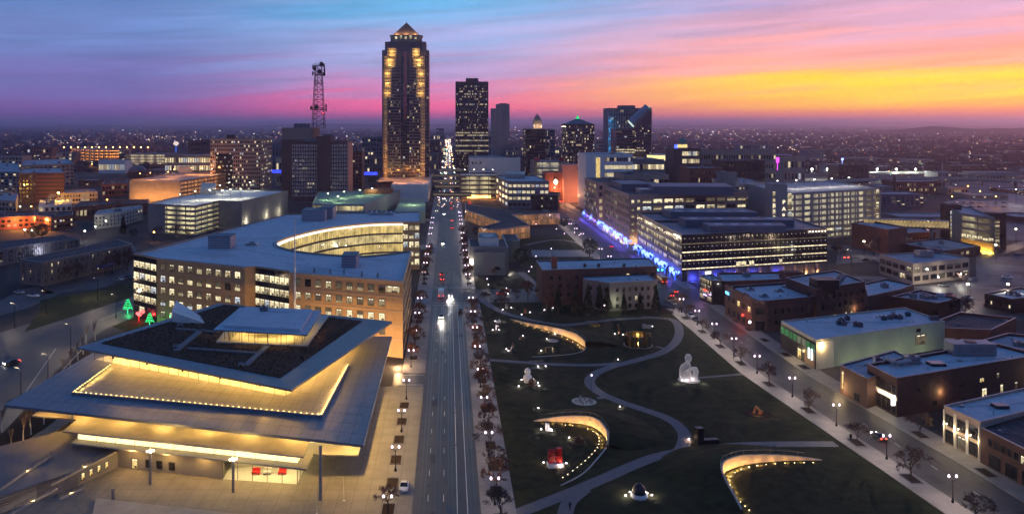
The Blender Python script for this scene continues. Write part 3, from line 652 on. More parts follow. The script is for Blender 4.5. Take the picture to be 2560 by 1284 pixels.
    p = G2(660,783,zp); rooftop(pp, (*p, zp+.76), (2.2,1.6,1.0)); b = MB(); q = G2(705,782,zp); b.box((*q, zp+.86), (5,4,.2)); b.obj('roof_hatch', m_snow, pp)
    # lower tiers
    zA, zB = 7.4, 5.0
    Ap = [G2(157,1077,zA), G2(759,1141,zA), Vector((-29.5,182)), Vector((-22,182)), Vector((-22,236)), Vector((-86,240))]
    pa = plate('middle_deck', Ap, zA, .3, m_conc, m_edge)
    Bp = [G2(177,1107,zB), G2(766,1172,zB), Vector((-28.6,178)), G2(895,1137,zB), Vector((-19,236)), Vector((-84,238))]
    pb = plate('lower_deck', Bp, zB, .3, m_conc, m_edge)
    A2 = ccw([Vector((-97,196)), Vector((-84,193)), Vector((-84,236)), Vector((-96,236))]); plate('side_deck', A2, zA-.5, .3, m_conc, m_edge)
    # recessed glass between the tiers
    def glassrun(pts, z0, z1, wid, par_, back=True):
        for a, c in zip(pts, pts[1:]):
            m_ = max(1, int((c-a).length/wid))
            for j in range(m_):
                p, q = a.lerp(c, j/m_), a.lerp(c, (j+1)/m_); g_ = MB(); g_.poly([(*p,z0), (*q,z0), (*q,z1), (*p,z1)]); g_.obj('glass_pane', m_gl, par_)
                m3 = MB(); m3.box((*p, (z0+z1)/2), (.08,.08,z1-z0)); m3.obj('mullion', m_frame, par_)
    fA = [Vector((-82,186)), Vector((-30.8,172.8)), Vector((-30.8,184)), Vector((-23.5,184)), Vector((-23.5,230))]
    glassrun(fA, zB+.02, zA-.3, 4.5, pb)
    litp = [p+Vector((-.15,.5)) for p in fA]
    b = MB()
    for a, c in zip(litp, litp[1:]): b.poly([(*a,zB+.02), (*c,zB+.02), (*c,zA-.31), (*a,zA-.31)])
    b.obj('lit_back_wall', litwin('mezzanine_glow', (1,.72,.30), 3.0, .2, .1, .75, 'AUTO'), pb)  # room light is put into this wall as emission
    # recessed upper glass under the terrace deck
    fC = [Vector((-88,205)), Vector((-84,198)), Vector((-36,187)), Vector((-24,190)), Vector((-22,236))]
    glassrun(fC, zA+.02, zt-.56, 5, pa); litc = [p+Vector((-.3,4)) for p in fC]; b = MB()
    for a, c in zip(litc, litc[1:]): b.poly([(*a,zA+.02), (*c,zA+.02), (*c,zt-.57), (*a,zt-.57)])
    b.obj('lit_back_wall', litwin('upper_back_glow', (1,.70,.26), 1.3, .15, .1, .75, 'AUTO'), pa)  # wall glows by itself in place of a lit room
    # soffit down-lights under the terrace deck
    fix = MB(); fix.lathe([(.22,0), (.22,.06)], n=8); fmx = fix.mesh('soffit_light', emis('soffit_lens', (1,.75,.35), 12))
    for k in range(15):
        f = (k+.5)/15; p = Vector((-97,190)).lerp(Vector((-21,171)), f)
        for d in (4, 13): q = p+Vector((.2*d*.3, d)); add('soffit_light', fmx, pt, Matrix.Translation((*q, zt-.63))); 
        if k % 2 == 0: light(pt, (*(p+Vector((1,5))), zt-.9), 135, (1,.55,.12), .3)
    for k in range(7):
        q = Vector((-17.5, 176+9*k)); add('soffit_light', fmx, pt, Matrix.Translation((q.x-3, q.y, zt-.63)));
        light(pt, (q.x-3, q.y, zt-.9), 250, (1,.60,.16), .3)
    # ground floor: concrete wall, glazed lobby, door
    w0, w1, w2, w3 = G2(295,1168), G2(557,1198), G2(743,1211), Vector((-31,232))
    b = MB(); b.prism(ccw([w0, w1, w1+Vector((0,1.2)), w0+Vector((0,1.2))]), .1, zB-.31); gw = b.obj('concrete_wall', m_concd, e)
    A_, B_, e_, nr_ = wall_frame(w0, w1); ln = (B_-A_).length
    for uu, mm in ((4.2,w_y), (7.6,m_dark), (10.2,m_dark), (13.2,m_dark)): add('door' if uu < 5 else 'window', wmesh(1.5, 2.3 if uu < 5 else 1.7, mm, m_frame, 'none'), e, wall_M(A_, e_, nr_, uu, .15 if uu < 5 else .8, .0))
    glassrun([w1, w2, w3], .15, zB-.31, 3.2, e)
    b = MB(); q = [w1+Vector((0,7)), w2+Vector((-4,8)), w3+Vector((-4,0))]
    for a, c in zip(q, q[1:]): b.poly([(*a,.15), (*c,.15), (*c,zB-.31), (*a,zB-.31)])
    b.obj('lobby_wall', m_cream, e)
    b = MB(); b.cap(ccw([w1, w2, w3, w3+Vector((-5,0)), w2+Vector((-5,9)), w1+Vector((0,8))]), .145); b.obj('lobby_floor', m_white, e)
    b = MB()
    for k in range(6): p = w1.lerp(w2, (k+.5)/6)+Vector((0,2.6)); b.box((*p, zB-.4), (2.0,.6,.1))
    for k in range(6): p = w2.lerp(w3, (k+.5)/6)+Vector((-2.5,0)); b.box((*p, zB-.4), (.6,2.5,.1))
    b.obj('lobby_lights', emis('lobby_panel', (1,.74,.3), 30), e)
    for k, x in enumerate((640, 668, 706)):
        p = G2(x, 1186); b = MB(); b.box((*p,.55+.13), (1.6,1.2,.3), 0); b.box((p.x,p.y+.5,.95+.13), (1.6,.25,.6), 0)
        for sx in (-.7,.7): b.box((p.x+sx,p.y,.2+.13), (.12,1,.4), 0)
        o = b.obj('armchair', [mat('red_fabric', (.5,.02,.02)), m_white, mat('red_fabric', (.5,.02,.02))][k]); tag(o, ['red armchair left of the white lobby sofa', 'white sofa inside the glazed lobby', 'red armchair near the lobby corner glass'][k], 'armchair')
    for k in range(5): light(e, (*(w0.lerp(w2, (k+.5)/5)+Vector((-.3,-2.6))), zB-.7), 50, (1,.55,.13), .3)
    # big corner column and slimmer ones under the overhang
    for x, y, r, zz in ((801,1250,.33,zt-.56), (182,1120,.28,zt-.56)):
        p = G2(x, y); b = MB(); b.lathe([(r*1.3,.13), (r*1.3,.25), (r,.3), (r,zz)], (*p,0), 14); b.obj('column', m_metal, e, smooth=False)
    # raised terrace with lit windows at the left
    t0_, t1_ = w0, G2(196,1216); tp = ccw([w0, t1_, Vector((-96,150)), Vector((-100,186)), Vector((-90,196)), Vector((-74,186))])
    b = MB(); b.prism(tp, .1, 3.4); rt = b.obj('raised_terrace', m_concd, e)
    A_, B_, e_, nr_ = wall_frame(w0, t1_); 
    for k in range(4): add('window', wmesh(.95, 1.5, w_y, m_frame, 'none'), e, wall_M(A_, e_, nr_, 3.2+2.1*k, 1.0, 0))
    rp = MB(); ln = (B_-A_).length
    for k in range(17): p = A_.lerp(B_, k/16); rp.tube((*p,3.4), (*p,4.4), .03, n=4)
    rp.tube((*A_,4.4), (*B_,4.4), .035, n=5); rp.obj('railing', m_blackm, e)
    for (xa, ya), (xb, yb) in (((127,1214),(291,1130)), ((20,1290),(143,1223)), ((148,1250),(207,1223)), ((0,1225),(130,1140))):
        a, c = G2(xa,ya,3.4), G2(xb,yb,3.4); n_ = max(4, int((c-a).length/1.6)); r2 = MB(); r2.box((*((a+c)/2), 3.6), ((c-a).length,.3,.4), 1, math.atan2((c-a).y,(c-a).x)); r2.tube((*a,4.5), (*c,4.5), .035, n=5)
        for k in range(n_+1): q = a.lerp(c,k/n_); r2.tube((*q,3.7), (*q,4.5), .03, n=4)
        r2.obj('terrace_railing', [m_blackm, m_conc], e); light(e, (*a.lerp(c,.5), 3.9), 9, (1,.6,.18), .1)
    st = MB()
    for k in range(5):
        p = [t1_+Vector((-1.5*k,-1.4*k)), t1_+Vector((-1.5*(k+1),-1.4*(k+1))), Vector((-96,150-1.4*k-1.4)), Vector((-97,150-1.4*k+.0))]
        st.prism(ccw(p), .1, 3.0-.5*k)
    st.obj('terrace_steps', m_conc, e)
    # wall lights along the left walk
    for k, (x, y) in enumerate(((20,1180), (52,1155), (80,1132), (108,1112), (135,1093), (-10,1205))):
        p = G2(x, y); b = MB(); b.box((*p,.5), (.12,.12,.8), 0); b.box((p.x+.02,p.y-.07,.85), (.14,.04,.12), 1); o = b.obj('bollard_light', [m_blackm, emis('bollard_lens', (1,.72,.3), 20)])
        tag(o, 'low bollard light on the planted walk, %s from the bottom' % ORDW[(1,2,3,4,5,0)[k]], 'bollard light', 'bollard lights along the planted walk'); light(o, (p.x+.4,p.y-.4,.9), 30, (1,.68,.28), .1)
    l, r = strip([G2(-60,1230), G2(0,1190), G2(140,1085), G2(205,1040)], .3); b = MB(); b.prism(ccw(l+r[::-1]), 0, .9); o = b.obj('low_wall', m_concd); tag(o, 'low concrete wall between planting bed and plaza', 'wall')
    # plaza lamps with lantern heads
    for k, (x, y, hh_) in enumerate(((376,1211,7.6), (583,1231,7.4))):
        p = G2(x, y); t_ = thing('plaza_lamp', 'thick round lamp post with glowing crown %s' % ('before the concrete wall', 'before the glazed lobby')[k], 'lamp', (*p,.13), 0, 'plaza lamp posts')
        b = MB(); b.lathe([(.28,0), (.28,hh_-1)], n=12); b.obj('post', m_metal, t_, W[t_])
        b = MB()
        for q in range(4): a_ = q*math.pi/2+.4; b.box((math.cos(a_)*.55, math.sin(a_)*.55, hh_-.7), (.5,.3,.28), 0, a_)
        b.obj('lamp_head', emis('plaza_lamp_lens', (1,.78,.4), 12), t_, W[t_]); light(t_, (p.x, p.y-.2, hh_+.6), 120, (1,.62,.2), .35)
    b = MB(); b.prism(ccw([G2(240,1255), G2(640,1300), G2(640,1420), G2(200,1420)]), .131, .9); o = b.obj('plaza_platform', m_conc); tag(o, 'low paved platform at the bottom of the plaza', 'platform')
    p = G2(282,1250); b = MB(); b.lathe([(.3,.13), (.3,2.4)], (*p,0), 10); o = b.obj('bollard', m_metal); tag(o, 'short round grey post near the plaza platform', 'post')
    for x, y in ((860,1252), (792,1284)):
        p = G2(x, y); b = MB(); b.tube((*p,.13), (p.x-.3,p.y+1.2,4.2), .04, n=5); b.lathe([(.25,.13), (.25,.2)], (*p,0), 8); o = b.obj('flag_pole', m_white); tag(o, 'thin white leaning pole on the plaza %s' % ('beside the corner column' if x == 860 else 'at the bottom edge'), 'pole')
    return e
kg()
# mast in front of the tan office
p = G2(737,880); b = MB(); b.lathe([(.55,0), (.5,1), (.14,44)], (p.x,p.y,0), 10); o = b.obj('mast', m_white); tag(o, 'tall thin white mast in front of the tan office', 'mast'); light(o, (p.x,p.y-1.6,4), 60, (1,.75,.4), .1)
# ================================================================== TAN OFFICE WITH THE OVAL COURTYARD
def wm():
    z = 24.0
    ov = [(1007,557), (930,559), (849,567), (800,575), (756,585), (715,597), (692,608), (700,619), (734,628), (775,634), (818,638), (866,641), (912,642), (970,637), (1029,629)]
    O = smoothline(pxpoly(ov, z), 3)
    out = [G2(1007,707,z), Vector((-14.5,333.0))] + O[::-1][1:] + [Vector((-14.5,431)), G2(1050,531,z), G2(716,537,z), G2(335,637,z), G2(362,642,z), G2(392,648,z), G2(612,671,z), G2(639,669,z), G2(724,681,z), G2(723,684,z)]
    # outline clockwise from the near right corner; the facade steps between stone and glass bays
    e = building('office_building', 'tan five-storey office with big oval courtyard and pale roof', out, z, m_tan, m_snow, par=.5, pw=.5)
    A0, B0 = G2(723,684,z), G2(1007,707,z); A1, B1 = G2(392,648,z), G2(612,671,z)
    lw = (.5,.3,.12)
    def st(r, c): return (.04,.22,.4) if r == 4 else (.08,.42,.35) if r == 3 else (.85,.15,0) if r == 2 else (.5,.3,.1)
    grid(e, A0, B0, 1.2, z-.6, 9, 5, .58, .55, style='tee', u0=1.5, u1=(B0-A0).length-5.5, sets=st)
    grid(e, A1, B1, 1.2, z-.6, 9, 5, .58, .55, style='tee', u0=1.0, u1=(B1-A1).length-1.0, sets=lambda r, c: (.1,.45,.25) if r in (4,0) else (.75,.2,0))
    for A, B in ((A0,B0), (A1,B1)):
        for k in range(1, 5): boxon(e, 'string_course', A, B, .9+k*4.56, 1.25+k*4.56, m_tan2, out=.12, thick=.24)
        boxon(e, 'cornice', A, B, z-.2, z+.55, m_tan2, out=.2, thick=.3)
    # long corner window
    grid(e, A0, B0, z-4.4, z-.8, 1, 1, .8, .6, lit=(0,1,0), style='many', u0=(B0-A0).length-6.8, u1=(B0-A0).length-.4)
    # glazed bays
    for A, B, cols in ((G2(639,669,z), G2(724,681,z), 7), (G2(335,637,z), G2(392,648,z), 4)):
        boxon(e, 'curtain_wall', A, B, .2, z-.1, m_dark, out=.1, thick=.3)
        grid(e, A, B, 1.2, z-1.4, cols, 5, .97, .60, style='none', sets=lambda r, c: (.8,.2,0) if r else (.1,.2,.3), out=.12)
    # street side
    A, B = G2(1007,707,z), Vector((-14.5,333)); grid(e, A, B, 1.2, z-.6, 9, 5, .55, .55, lit=(.3,.3,.2), style='tee')
    A, B = Vector((-14.5,431)), G2(1050,531,z); grid(e, A, B, 1.2, z-.6, 7, 5, .6, .6, lit=(.6,.3,.1), style='tee')
    A, B = O[0], Vector((-14.5,431)); grid(e, A, B, 1.2, z-.6, 3, 5, .8, .7, lit=(.8,.2,0), style='cross')
    # courtyard: storeys behind glass, room glow put into the back walls as emission
    gl = glassm('clear_glass', (.9,.92,.9)); fl = 4.7; nO = len(O)
    nrm = []
    for i in range(nO):
        d = (O[min(nO-1,i+1)]-O[max(0,i-1)]).normalized(); nrm.append(Vector((-d.y,d.x)))
    cen = Vector((-35,375))
    nrm = [k if k.dot(O[i]-cen) > 0 else -k for i, k in enumerate(nrm)]
    inn = [O[i]-nrm[i]*.9 for i in range(nO)]                       # glass skin stands in front of the wall
    far = [i for i in range(nO) if O[i].y > 335]
    for r in range(5):
        z0_, z1_ = .2+r*fl, .2+(r+1)*fl
        sl = MB(); back = MB(); lamp = MB()
        for i in far[:-1]:
            a, c = inn[i], inn[i+1]; a2, c2 = O[i]-nrm[i]*.05, O[i+1]-nrm[i+1]*.05
            a3, c3_ = a-nrm[i]*.25, c-nrm[i+1]*.25
            for q in (([(*a3,z1_-.75), (*c3_,z1_-.75), (*c3_,z1_), (*a3,z1_)]), ([(*a3,z1_), (*c3_,z1_), (*c2,z1_), (*a2,z1_)]), ([(*a2,z1_-.75), (*c2,z1_-.75), (*c3_,z1_-.75), (*a3,z1_-.75)])): sl.poly(q)
            back.poly([(*a2,z0_), (*c2,z0_), (*c2,z1_-.75), (*a2,z1_-.75)])
            if i % 2 == 0: p = (a2+c2)/2; lamp.box(((a2.x+a.x)/2, (a2.y+a.y)/2, z1_-.8), (1.2,.25,.06), 0, math.atan2((c-a).y, (c-a).x))
            g_ = MB(); g_.poly([(*a,z0_), (*c,z0_), (*c,z1_-.75), (*a,z1_-.75)]); g_.obj('glass_pane', gl, e)
            for k in range(3): p = a.lerp(c, k/3); m3 = MB() if k == 0 else m3; m3.box((*p, (z0_+z1_-.75)/2), (.1,.1,z1_-z0_-.75))
            m3.obj('mullion', m_frame, e)
        sl.obj('slab_edge', m_brown if r < 4 else emis('rim_light', (1,.80,.62), 2.2), e); back.obj('gallery_glow_wall', litwin('gallery_glow_wall_%d' % (r % 2), ((1,.70,.24), (1,.76,.34))[r % 2], 1.0, .3, .25, .30, 'AUTO'), e); lamp.obj('gallery_lights', emis('gallery_lamp', (1,.8,.4), 6), e)
    # display screen and plants in the gallery
    i = min(far, key=lambda k: abs(O[k].x+40) + (0 if O[k].y > 400 else 99)); a, c = inn[i], inn[i+1]
    M = wall_M(a, (c-a).normalized(), -nrm[i], 0, .2+1*fl+1.2, .0); b = MB(); b.box((0,.4,.9), (9,.1,2.2)); o = b.obj('screen', emis('blue_screen', (.05,.55,.8), 1.2), e, M)
    # courtyard ground
    b = MB(); b.cap(ccw([q-nrm[k]*1.2 for k, q in enumerate(O)]), .05); b.obj('courtyard_floor', m_walk, e)
    # roof: dark seams, plant rooms, vents
    sm = MB()
    for px in ([(350,640), (720,541)], [(395,644), (1000,702)], [(1003,702), (1026,634)], [(700,655), (1000,700)], [(440,625), (700,590)], [(540,612), (760,650)]):
        l, r = strip(pxpoly(px, z), .35); sm.cap(l+r[::-1], z+.006)
    rim = [q+nrm[k]*1.5 for k, q in enumerate(O)]; l, r = strip(rim, .5); sm.cap(l+r[::-1], z+.012); sm.obj('roof_seams', mat('roof_seam', (.12,.14,.17), .8, 0, .2), e)
    m_pink = mat('louvre_metal', (.42,.42,.45), .5, .3, .08, .5)
    for (x, y), (sx, sy, sz) in (((548,622), (9,9,5)), ((783,553), (12,14,5.5)), ((815,548), (7,14,6)), ((872,670), (5,10,4.2))):
        p = G2(x, y, z); b = MB(); b.box((0,0,sz/2), (sx,sy,sz), 0)
        for k in range(7): b.box((0,-sy/2-.1, .5+k*(sz-.8)/6), (sx+.1,.25,.18), 1); b.box((sx/2+.1, 0, .5+k*(sz-.8)/6), (.2,sy+.1,.12), 0)
        b.box((0,0,sz+.1), (sx+.5,sy+.5,.2), 1); b.obj('plant_room', [m_pink, m_steelb], e, Matrix.Translation((p.x,p.y+sy/2,z)))
    for x, y, d in ((630,612,(5,4,.8)), (955,536,(14,6,1.2)), (786,680,(.8,.8,.9)), (826,683,(.8,.8,.9)), (905,690,(1,1,1)), (945,693,(1,1,1)), (860,685,(.8,.8,1))): rooftop(e, (*G2(x,y,z), z+.02), d, m=m_white)
    grid_sol = MB()
    for k in range(8):
        p = G2(900+k*12, 537, z); grid_sol.poly([(p.x-.7,p.y-1.5,z+1.5), (p.x+.7,p.y-1.5,z+1.5), (p.x+.7,p.y+1.5,z+2.3), (p.x-.7,p.y+1.5,z+2.3)])
    grid_sol.obj('solar_panels', m_dark, e)
    # entrance lights at the foot of the left bay
    for x in (398, 412, 423): p = G2(x, 799); light(e, (p.x, p.y-.8, 3.2), 40, (1,.72,.35), .1)
    for k in range(4): p = G2(1000,707,z).lerp(G2(740,683,z), k/4); light(e, (p.x, p.y-10, 1.2), 430, (1,.62,.28), .4)
    return e
wm()
# ================================================================== CITY BUILDINGS
def fb(xl, yl, xr, yr, z, D): 
    a, b = G2(xl,yl,z), G2(xr,yr,z); return [a, b, b+Vector((0,D)), a+Vector((0,D))]
def dep(xl, xr, Y, D, dr=0):             # footprint from pixel columns at a known depth
    a, b = Vector(((xl-VX)/F*Y, Y)), Vector(((xr-VX)/F*(Y+dr), Y+dr)); return [a, b, b+Vector((0,D)), a+Vector((0,D))]
def zy(y, Y): return H-(y-HY)*Y/F
def garage(name, label, poly, z, faces, levels, m_sp, lampc, e_strip, deck=None, group=None):
    """open-sided parking structure: decks, spandrels, columns, strip lights inside"""
    poly = ccw([Vector(p) for p in poly]); c = sum(poly, Vector((0,0)))/len(poly); e = thing(name, label, 'garage', (*c,0), 0, group)
    fh = z/levels
    for k in range(1, levels+1):
        b = MB(); b.prism(poly, k*fh-.35, k*fh, bottom=True); b.obj('parking_deck', deck if (deck and k == levels) else m_concd, e)
    n = len(poly); b = MB(); b.prism(inset(poly, 7), 0, z-.36, bottom=False); b.obj('core_wall', m_white, e)
    for i in range(n):
        A, B = poly[i], poly[(i+1) % n]
        key = None
        for fi, (fa, fb_) in enumerate(faces):
            if ((A-fa).length < .6 and (B-fb_).length < .6) or ((A-fb_).length < .6 and (B-fa).length < .6): key = fi
        ang = math.atan2((B-A).y, (B-A).x); mid = (A+B)/2; ln = (B-A).length
        if key is None:
            b = MB(); b.box((*mid, (z+1)/2), (ln, .3, z+1), 0, ang); b.obj('blank_wall', m_sp, e); continue
        for k in range(levels+1):
            z0_, z1_ = (k*fh-.45, k*fh+1.0) if k else (0, .8)
            b = MB(); b.box((0,0,0), (ln,.3,z1_-z0_)); b.obj('spandrel', m_sp, e, Matrix.Translation((*mid, (z0_+z1_)/2)) @ Matrix.Rotation(ang, 4, 'Z'))
        nc = max(2, int(ln/8)); cm = MB(); cm.box((0,0,z/2), (.6,.42,z)); me = cm.mesh('column', m_sp)
        for k in range(nc+1): p = A.lerp(B, k/nc); add('column', me, e, Matrix.Translation((*p,0)) @ Matrix.Rotation(ang, 4, 'Z'))
    ins = inset(poly, 4.5); b = MB()
    for k in range(levels):
        for i in range(n):
            A, B = ins[i], ins[(i+1) % n]; m_ = max(1, int((B-A).length/12))
            for j in range(m_): p = A.lerp(B, (j+.5)/m_); d = B-A; b.box((*p, (k+1)*fh-.5), (8,.9,.1), 0, math.atan2(d.y,d.x))
    b.obj('strip_lights', emis('garage_strip_%s' % label[:6], lampc, e_strip*3), e, kind='stuff')
    return e
def roof_lamps(e, pts, z, h, c, energy, col_lens):
    b = MB(); lens = MB()
    for p in pts:
        b.tube((*p,z), (*p,z+h), .12, .08, 5); lens.box((*p, z+h+.1), (.9,.5,.18)); light(e, (*p, z+h-.3), energy, c, .25)
    b.obj('lamp_poles', m_blackm, e); lens.obj('lamp_heads', emis('rooflamp_%s' % str(c), col_lens, 25), e)
def quick(name, label, poly, z, wall, roof, faces=(), lit=(.15,.15,.2), par=.8, joined=True, units=2, cat='building', group=None, z0=0):
    e = building(name, label, poly, z, wall, roof, par=par, cat=cat, group=group, z0=z0)
    P = [Vector(p[:2]) for p in poly]
    for f in faces:
        i, cols, rows = f[:3]; kw = dict(f[3]) if len(f) > 3 else {}
        kw.setdefault('lit', lit); kw.setdefault('joined', joined); kw.setdefault('fr', wall); za = kw.pop('za', z0+1.0); zb = kw.pop('zb', z-.6)
        grid(e, P[i], P[(i+1) % len(P)], za, zb, cols, rows, kw.pop('wf', .6), kw.pop('hf', .55), **kw)
    c = sum(P, Vector((0,0)))/len(P); r_ = random.Random(len(label)*7)
    for k in range(units):
        q = P[r_.randrange(len(P))].lerp(c, r_.uniform(.45,.95)); rooftop(e, (*q, z+.02), (r_.uniform(1.6,3.2), r_.uniform(1.6,3), r_.uniform(1,1.9)))
    return e
# ---- tall office tower with the pyramid top
def tower():
    Y = 900.0; D = 48.0; s = Y/F; e = thing('skyscraper', 'tallest tower with floodlit gold panels and lit pyramid top', 'skyscraper', ((1013-VX)*s, Y+24, 0))
    m_st = mat('tower_granite', (.075,.055,.065), .35, 0, .12, .05, spec=.5); m_gold = mat('tower_stone', (.40,.29,.16), .7, 0, .1, .1); m_tg = mat('tower_glass', (.02,.022,.035), .15, 0, 0, spec=.7)
    X = lambda px: (px-VX)*s; Z = lambda py: zy(py, Y)
    def oct_(x0, x1, y0, y1, ch): return [Vector(p) for p in ((x0+ch,y0),(x1-ch,y0),(x1,y0+ch),(x1,y1-ch),(x1-ch,y1),(x0+ch,y1),(x0,y1-ch),(x0,y0+ch))]
    ba = oct_(X(954), X(1072), Y, Y+D, 5.5)
    b = MB(); b.prism(ba, 0, Z(125), 0); b.obj('shaft', m_st, e)
    b = MB(); b.prism(inset(ba, 3), Z(125), Z(103.5)); b.obj('setback_storeys', m_st, e)
    dr = oct_(X(974), X(1053), Y+8, Y+D-8, 5); b = MB(); b.prism(dr, Z(103.5), Z(86.5)); b.obj('crown_drum', m_gold, e)
    b = MB(); b.prism(inset(dr, -1), Z(87), Z(85.5)); b.obj('crown_cornice', m_gold, e)
    c = Vector((X(1013.5), Y+D/2)); pb = [Vector(p) for p in ((X(980),Y+10.5), (X(1048),Y+10.5), (X(1048),Y+D-10.5), (X(980),Y+D-10.5))]
    b = MB()
    for k in range(4): b.poly([(*pb[k],Z(85.5)), (*pb[(k+1) % 4],Z(85.5)), (*c,Z(50))])
    py = b.obj('pyramid_roof', mat('copper_roof', (.16,.10,.07), .6, .2, .15, .2), e)
    b = MB(); b.tube((*c,Z(51)), (*c,Z(45)), .2, .05, 5); b.obj('finial', m_blackm, py)
    for k in range(4):
        for f in (.2,.5,.8): p = pb[k].lerp(pb[(k+1) % 4], f); q = p+(p-c).normalized()*2.2; light(py, (*q, Z(85.5)+.8), 260, (1,.66,.3), .3)
    grid(e, Vector((X(983),Y+8)), Vector((X(1044),Y+8)), Z(100), Z(88), 5, 1, .5, .8, lit=(.4,.3,.2), style='bar')
    # front facade: vertical bays. lower dark curtain wall + gold side strips + gold upper panels
    yf = Y; nfl = 42; z0_, z1_ = Z(455), Z(130); fh = (z1_-z0_)/nfl
    def bay(x0, x1, za, zb, cols, m, lit, name, proud, wf=.7, hf=.5):
        A, B = Vector((X(x0),yf)), Vector((X(x1),yf)); boxon(e, name, A, B, za, zb, m, out=proud, thick=.6)
        rows = max(1, int(round((zb-za)/fh))); grid(e, A, B, za, zb, cols, rows, wf, hf, lit=lit, joined=True, fr=m, out=proud)
    bay(968, 1001, Z(452), Z(168), 8, m_st, (.03,.09,.14), 'glass_bay', .3, .85, .55); bay(1024, 1051, Z(452), Z(168), 7, m_st, (.03,.09,.14), 'glass_bay', .3, .85, .55)
    bay(1002, 1023, Z(452), Z(128), 4, m_tg, (.02,.05,.1), 'centre_bay', .5, .8, .6)
    m_ref = mat('mirror_glass', (.35,.12,.10), .12, .85, 0); boxon(e, 'mirror_strip', Vector((X(1009),yf)), Vector((X(1017),yf)), Z(300), Z(128), m_ref, out=.85, thick=.3)
    for x0, x1, ya, yb, cols in ((959,968.5,440,246,2), (1052,1062.5,440,246,2), (959,978.5,241,168,4), (1041.5,1063,241,168,4), (960,989,167,143,5), (1033,1062,167,143,5), (969,991,143,122,4), (1030,1050,143,122,4)):
        low = ya == 440
        bay(x0, x1, Z(ya), Z(yb), cols, m_gold, (.0,.0,.15), 'gold_panel', .7, .42, .38)
        nn = 9 if low else max(2, int((Z(yb)-Z(ya))/11)+1)
        for k in range(nn): light(e, (X((x0+x1)/2), yf-3.0, Z(ya)+(Z(yb)-Z(ya))*(k+.3)/nn), (4 if low and k > 3 else 14 if low else 80), (1,.66,.22), .3)
    for k in range(7): p = (X(964+16*k), Y+.5, Z(125)+.4)
    # right flank
    P = ba; grid(e, P[2], P[3], Z(452), Z(130), 8, 38, .7, .5, lit=(.01,.03,.1), joined=True, fr=m_st); grid(e, P[1], P[2], Z(452), Z(130), 2, 38, .7, .5, lit=(.01,.03,.1), joined=True, fr=m_st)
    # podium with orange-lit deck and white wall
    Pm = fb(980,461,1071,461, zy(461,820), 70); 
    Yp = 800.; zp = zy(461, Yp); q = dep(978, 1071, Yp, 160); b = MB(); b.prism(ccw(q), 0, zp); pod = b.obj('podium', m_white, e)
    q2 = dep(936, 1000, Yp+35, 120); b = MB(); b.prism(ccw(q2), 0, zp-3.2); b.obj('podium_wing', m_brick, e)
    b = MB(); b.cap(ccw(dep(940, 1071, Yp+38, 120)), zp+.15); b.obj('podium_deck', m_conc, e)
    for x, yy in ((955,45), (985,60), (1010,50), (1040,60), (1058,45), (1000,20), (1035,85), (965,85)): light(e, ((x-VX)/F*(Yp+yy), Yp+yy, zp+6), 300, ORG, .3)
    return e
tower()
# ---- black slab tower
Y = 1200.; P = dep(1139, 1221, Y, 46); z = zy(206, Y); m_cor = mat('weathered_steel', (.028,.024,.026), .4, .2, .1, .05)
e = building('skyscraper', 'black slab tower with rows of lit floors beside the avenue', P, z, m_cor, m_tar, par=1, cat='skyscraper')
sets = lambda r, c: (.75,.2,0) if r in (12,14,16,17,10) else (.4,.25,.1) if r in (31,32,33,28) else (.06,.12,.12)
grid(e, P[0], P[1], zy(445,Y), z-4, 26, 36, .62, .5, sets=sets, joined=True, fr=m_cor); grid(e, P[1], P[2], zy(445,Y), z-4, 12, 36, .62, .5, lit=(.03,.05,.1), joined=True, fr=m_cor)
q = dep(1165, 1196, Y+12, 20); b = MB(); b.prism(ccw(q), z, z+6.5); b.obj('penthouse', m_cor, e); b = MB()
for k in range(9): p = q[0].lerp(q[2], (k+.5)/9); b.tube((*p,z+6), (*p,z+9+(k*37 % 5)), .15, .05, 4)
b.obj('antennas', m_blackm, e)
# ---- blank concrete tower
Y = 1000.; P = dep(1230.5, 1246, Y, 34); e = thing('hotel_tower', 'blank pale concrete tower with two steps beside the black slab', 'tower', (*P[0],0)); m_ct = mat('tower_concrete', (.30,.25,.25), .8, 0, .12, .05)
b = MB(); b.prism(ccw(P), 0, zy(271,Y)); b.obj('lower_shaft', m_ct, e); P = dep(1244, 1274, Y-2, 38); b = MB(); b.prism(ccw(P), 0, zy(260,Y)); b.obj('upper_shaft', m_ct, e)
b = MB(); b.box((*(P[0].lerp(P[1],.45)+Vector((0,-.3))), 55), (1.2,.8,84)); b.obj('vertical_rib', m_ct, e); b = MB(); b.prism(ccw(dep(1250,1268,Y+6,16)), zy(260,Y), zy(258,Y)); b.obj('roof_cap', m_concd, e)
# ---- stepped old tower with lit lantern
Y = 1050.; P = dep(1315, 1363, Y, 40); z = zy(324,Y)
e = quick('office_tower', 'ornate brick tower with a lit stepped lantern and spire', P, z, m_brickd, m_tar, [(0,11,17,{'hf':.6}), (3,8,17,{'hf':.6})], (.03,.04,.1), cat='tower')
q = dep(1334, 1354.5, Y+4, 10); b = MB(); b.prism(ccw(q), z, zy(300,Y)); lt = b.obj('lantern', m_tan2, e); b = MB(); q2 = inset(ccw(q), 1.4); b.prism(q2, zy(300,Y), zy(294,Y)); b.obj('lantern_upper', m_tan2, lt)
b = MB(); cc = sum(q, Vector((0,0)))/4; b.lathe([(3.2,zy(294,Y)), (2.6,zy(290,Y)), (1,zy(287,Y)), (.15,zy(283,Y))], (*cc,0), 8); b.obj('spire', m_tan2, lt)
for dx, dy in ((-6,-6), (6,-6), (0,-8)): light(e, (cc.x+dx, cc.y+dy, z+4), 70, (1,.8,.5), .4)
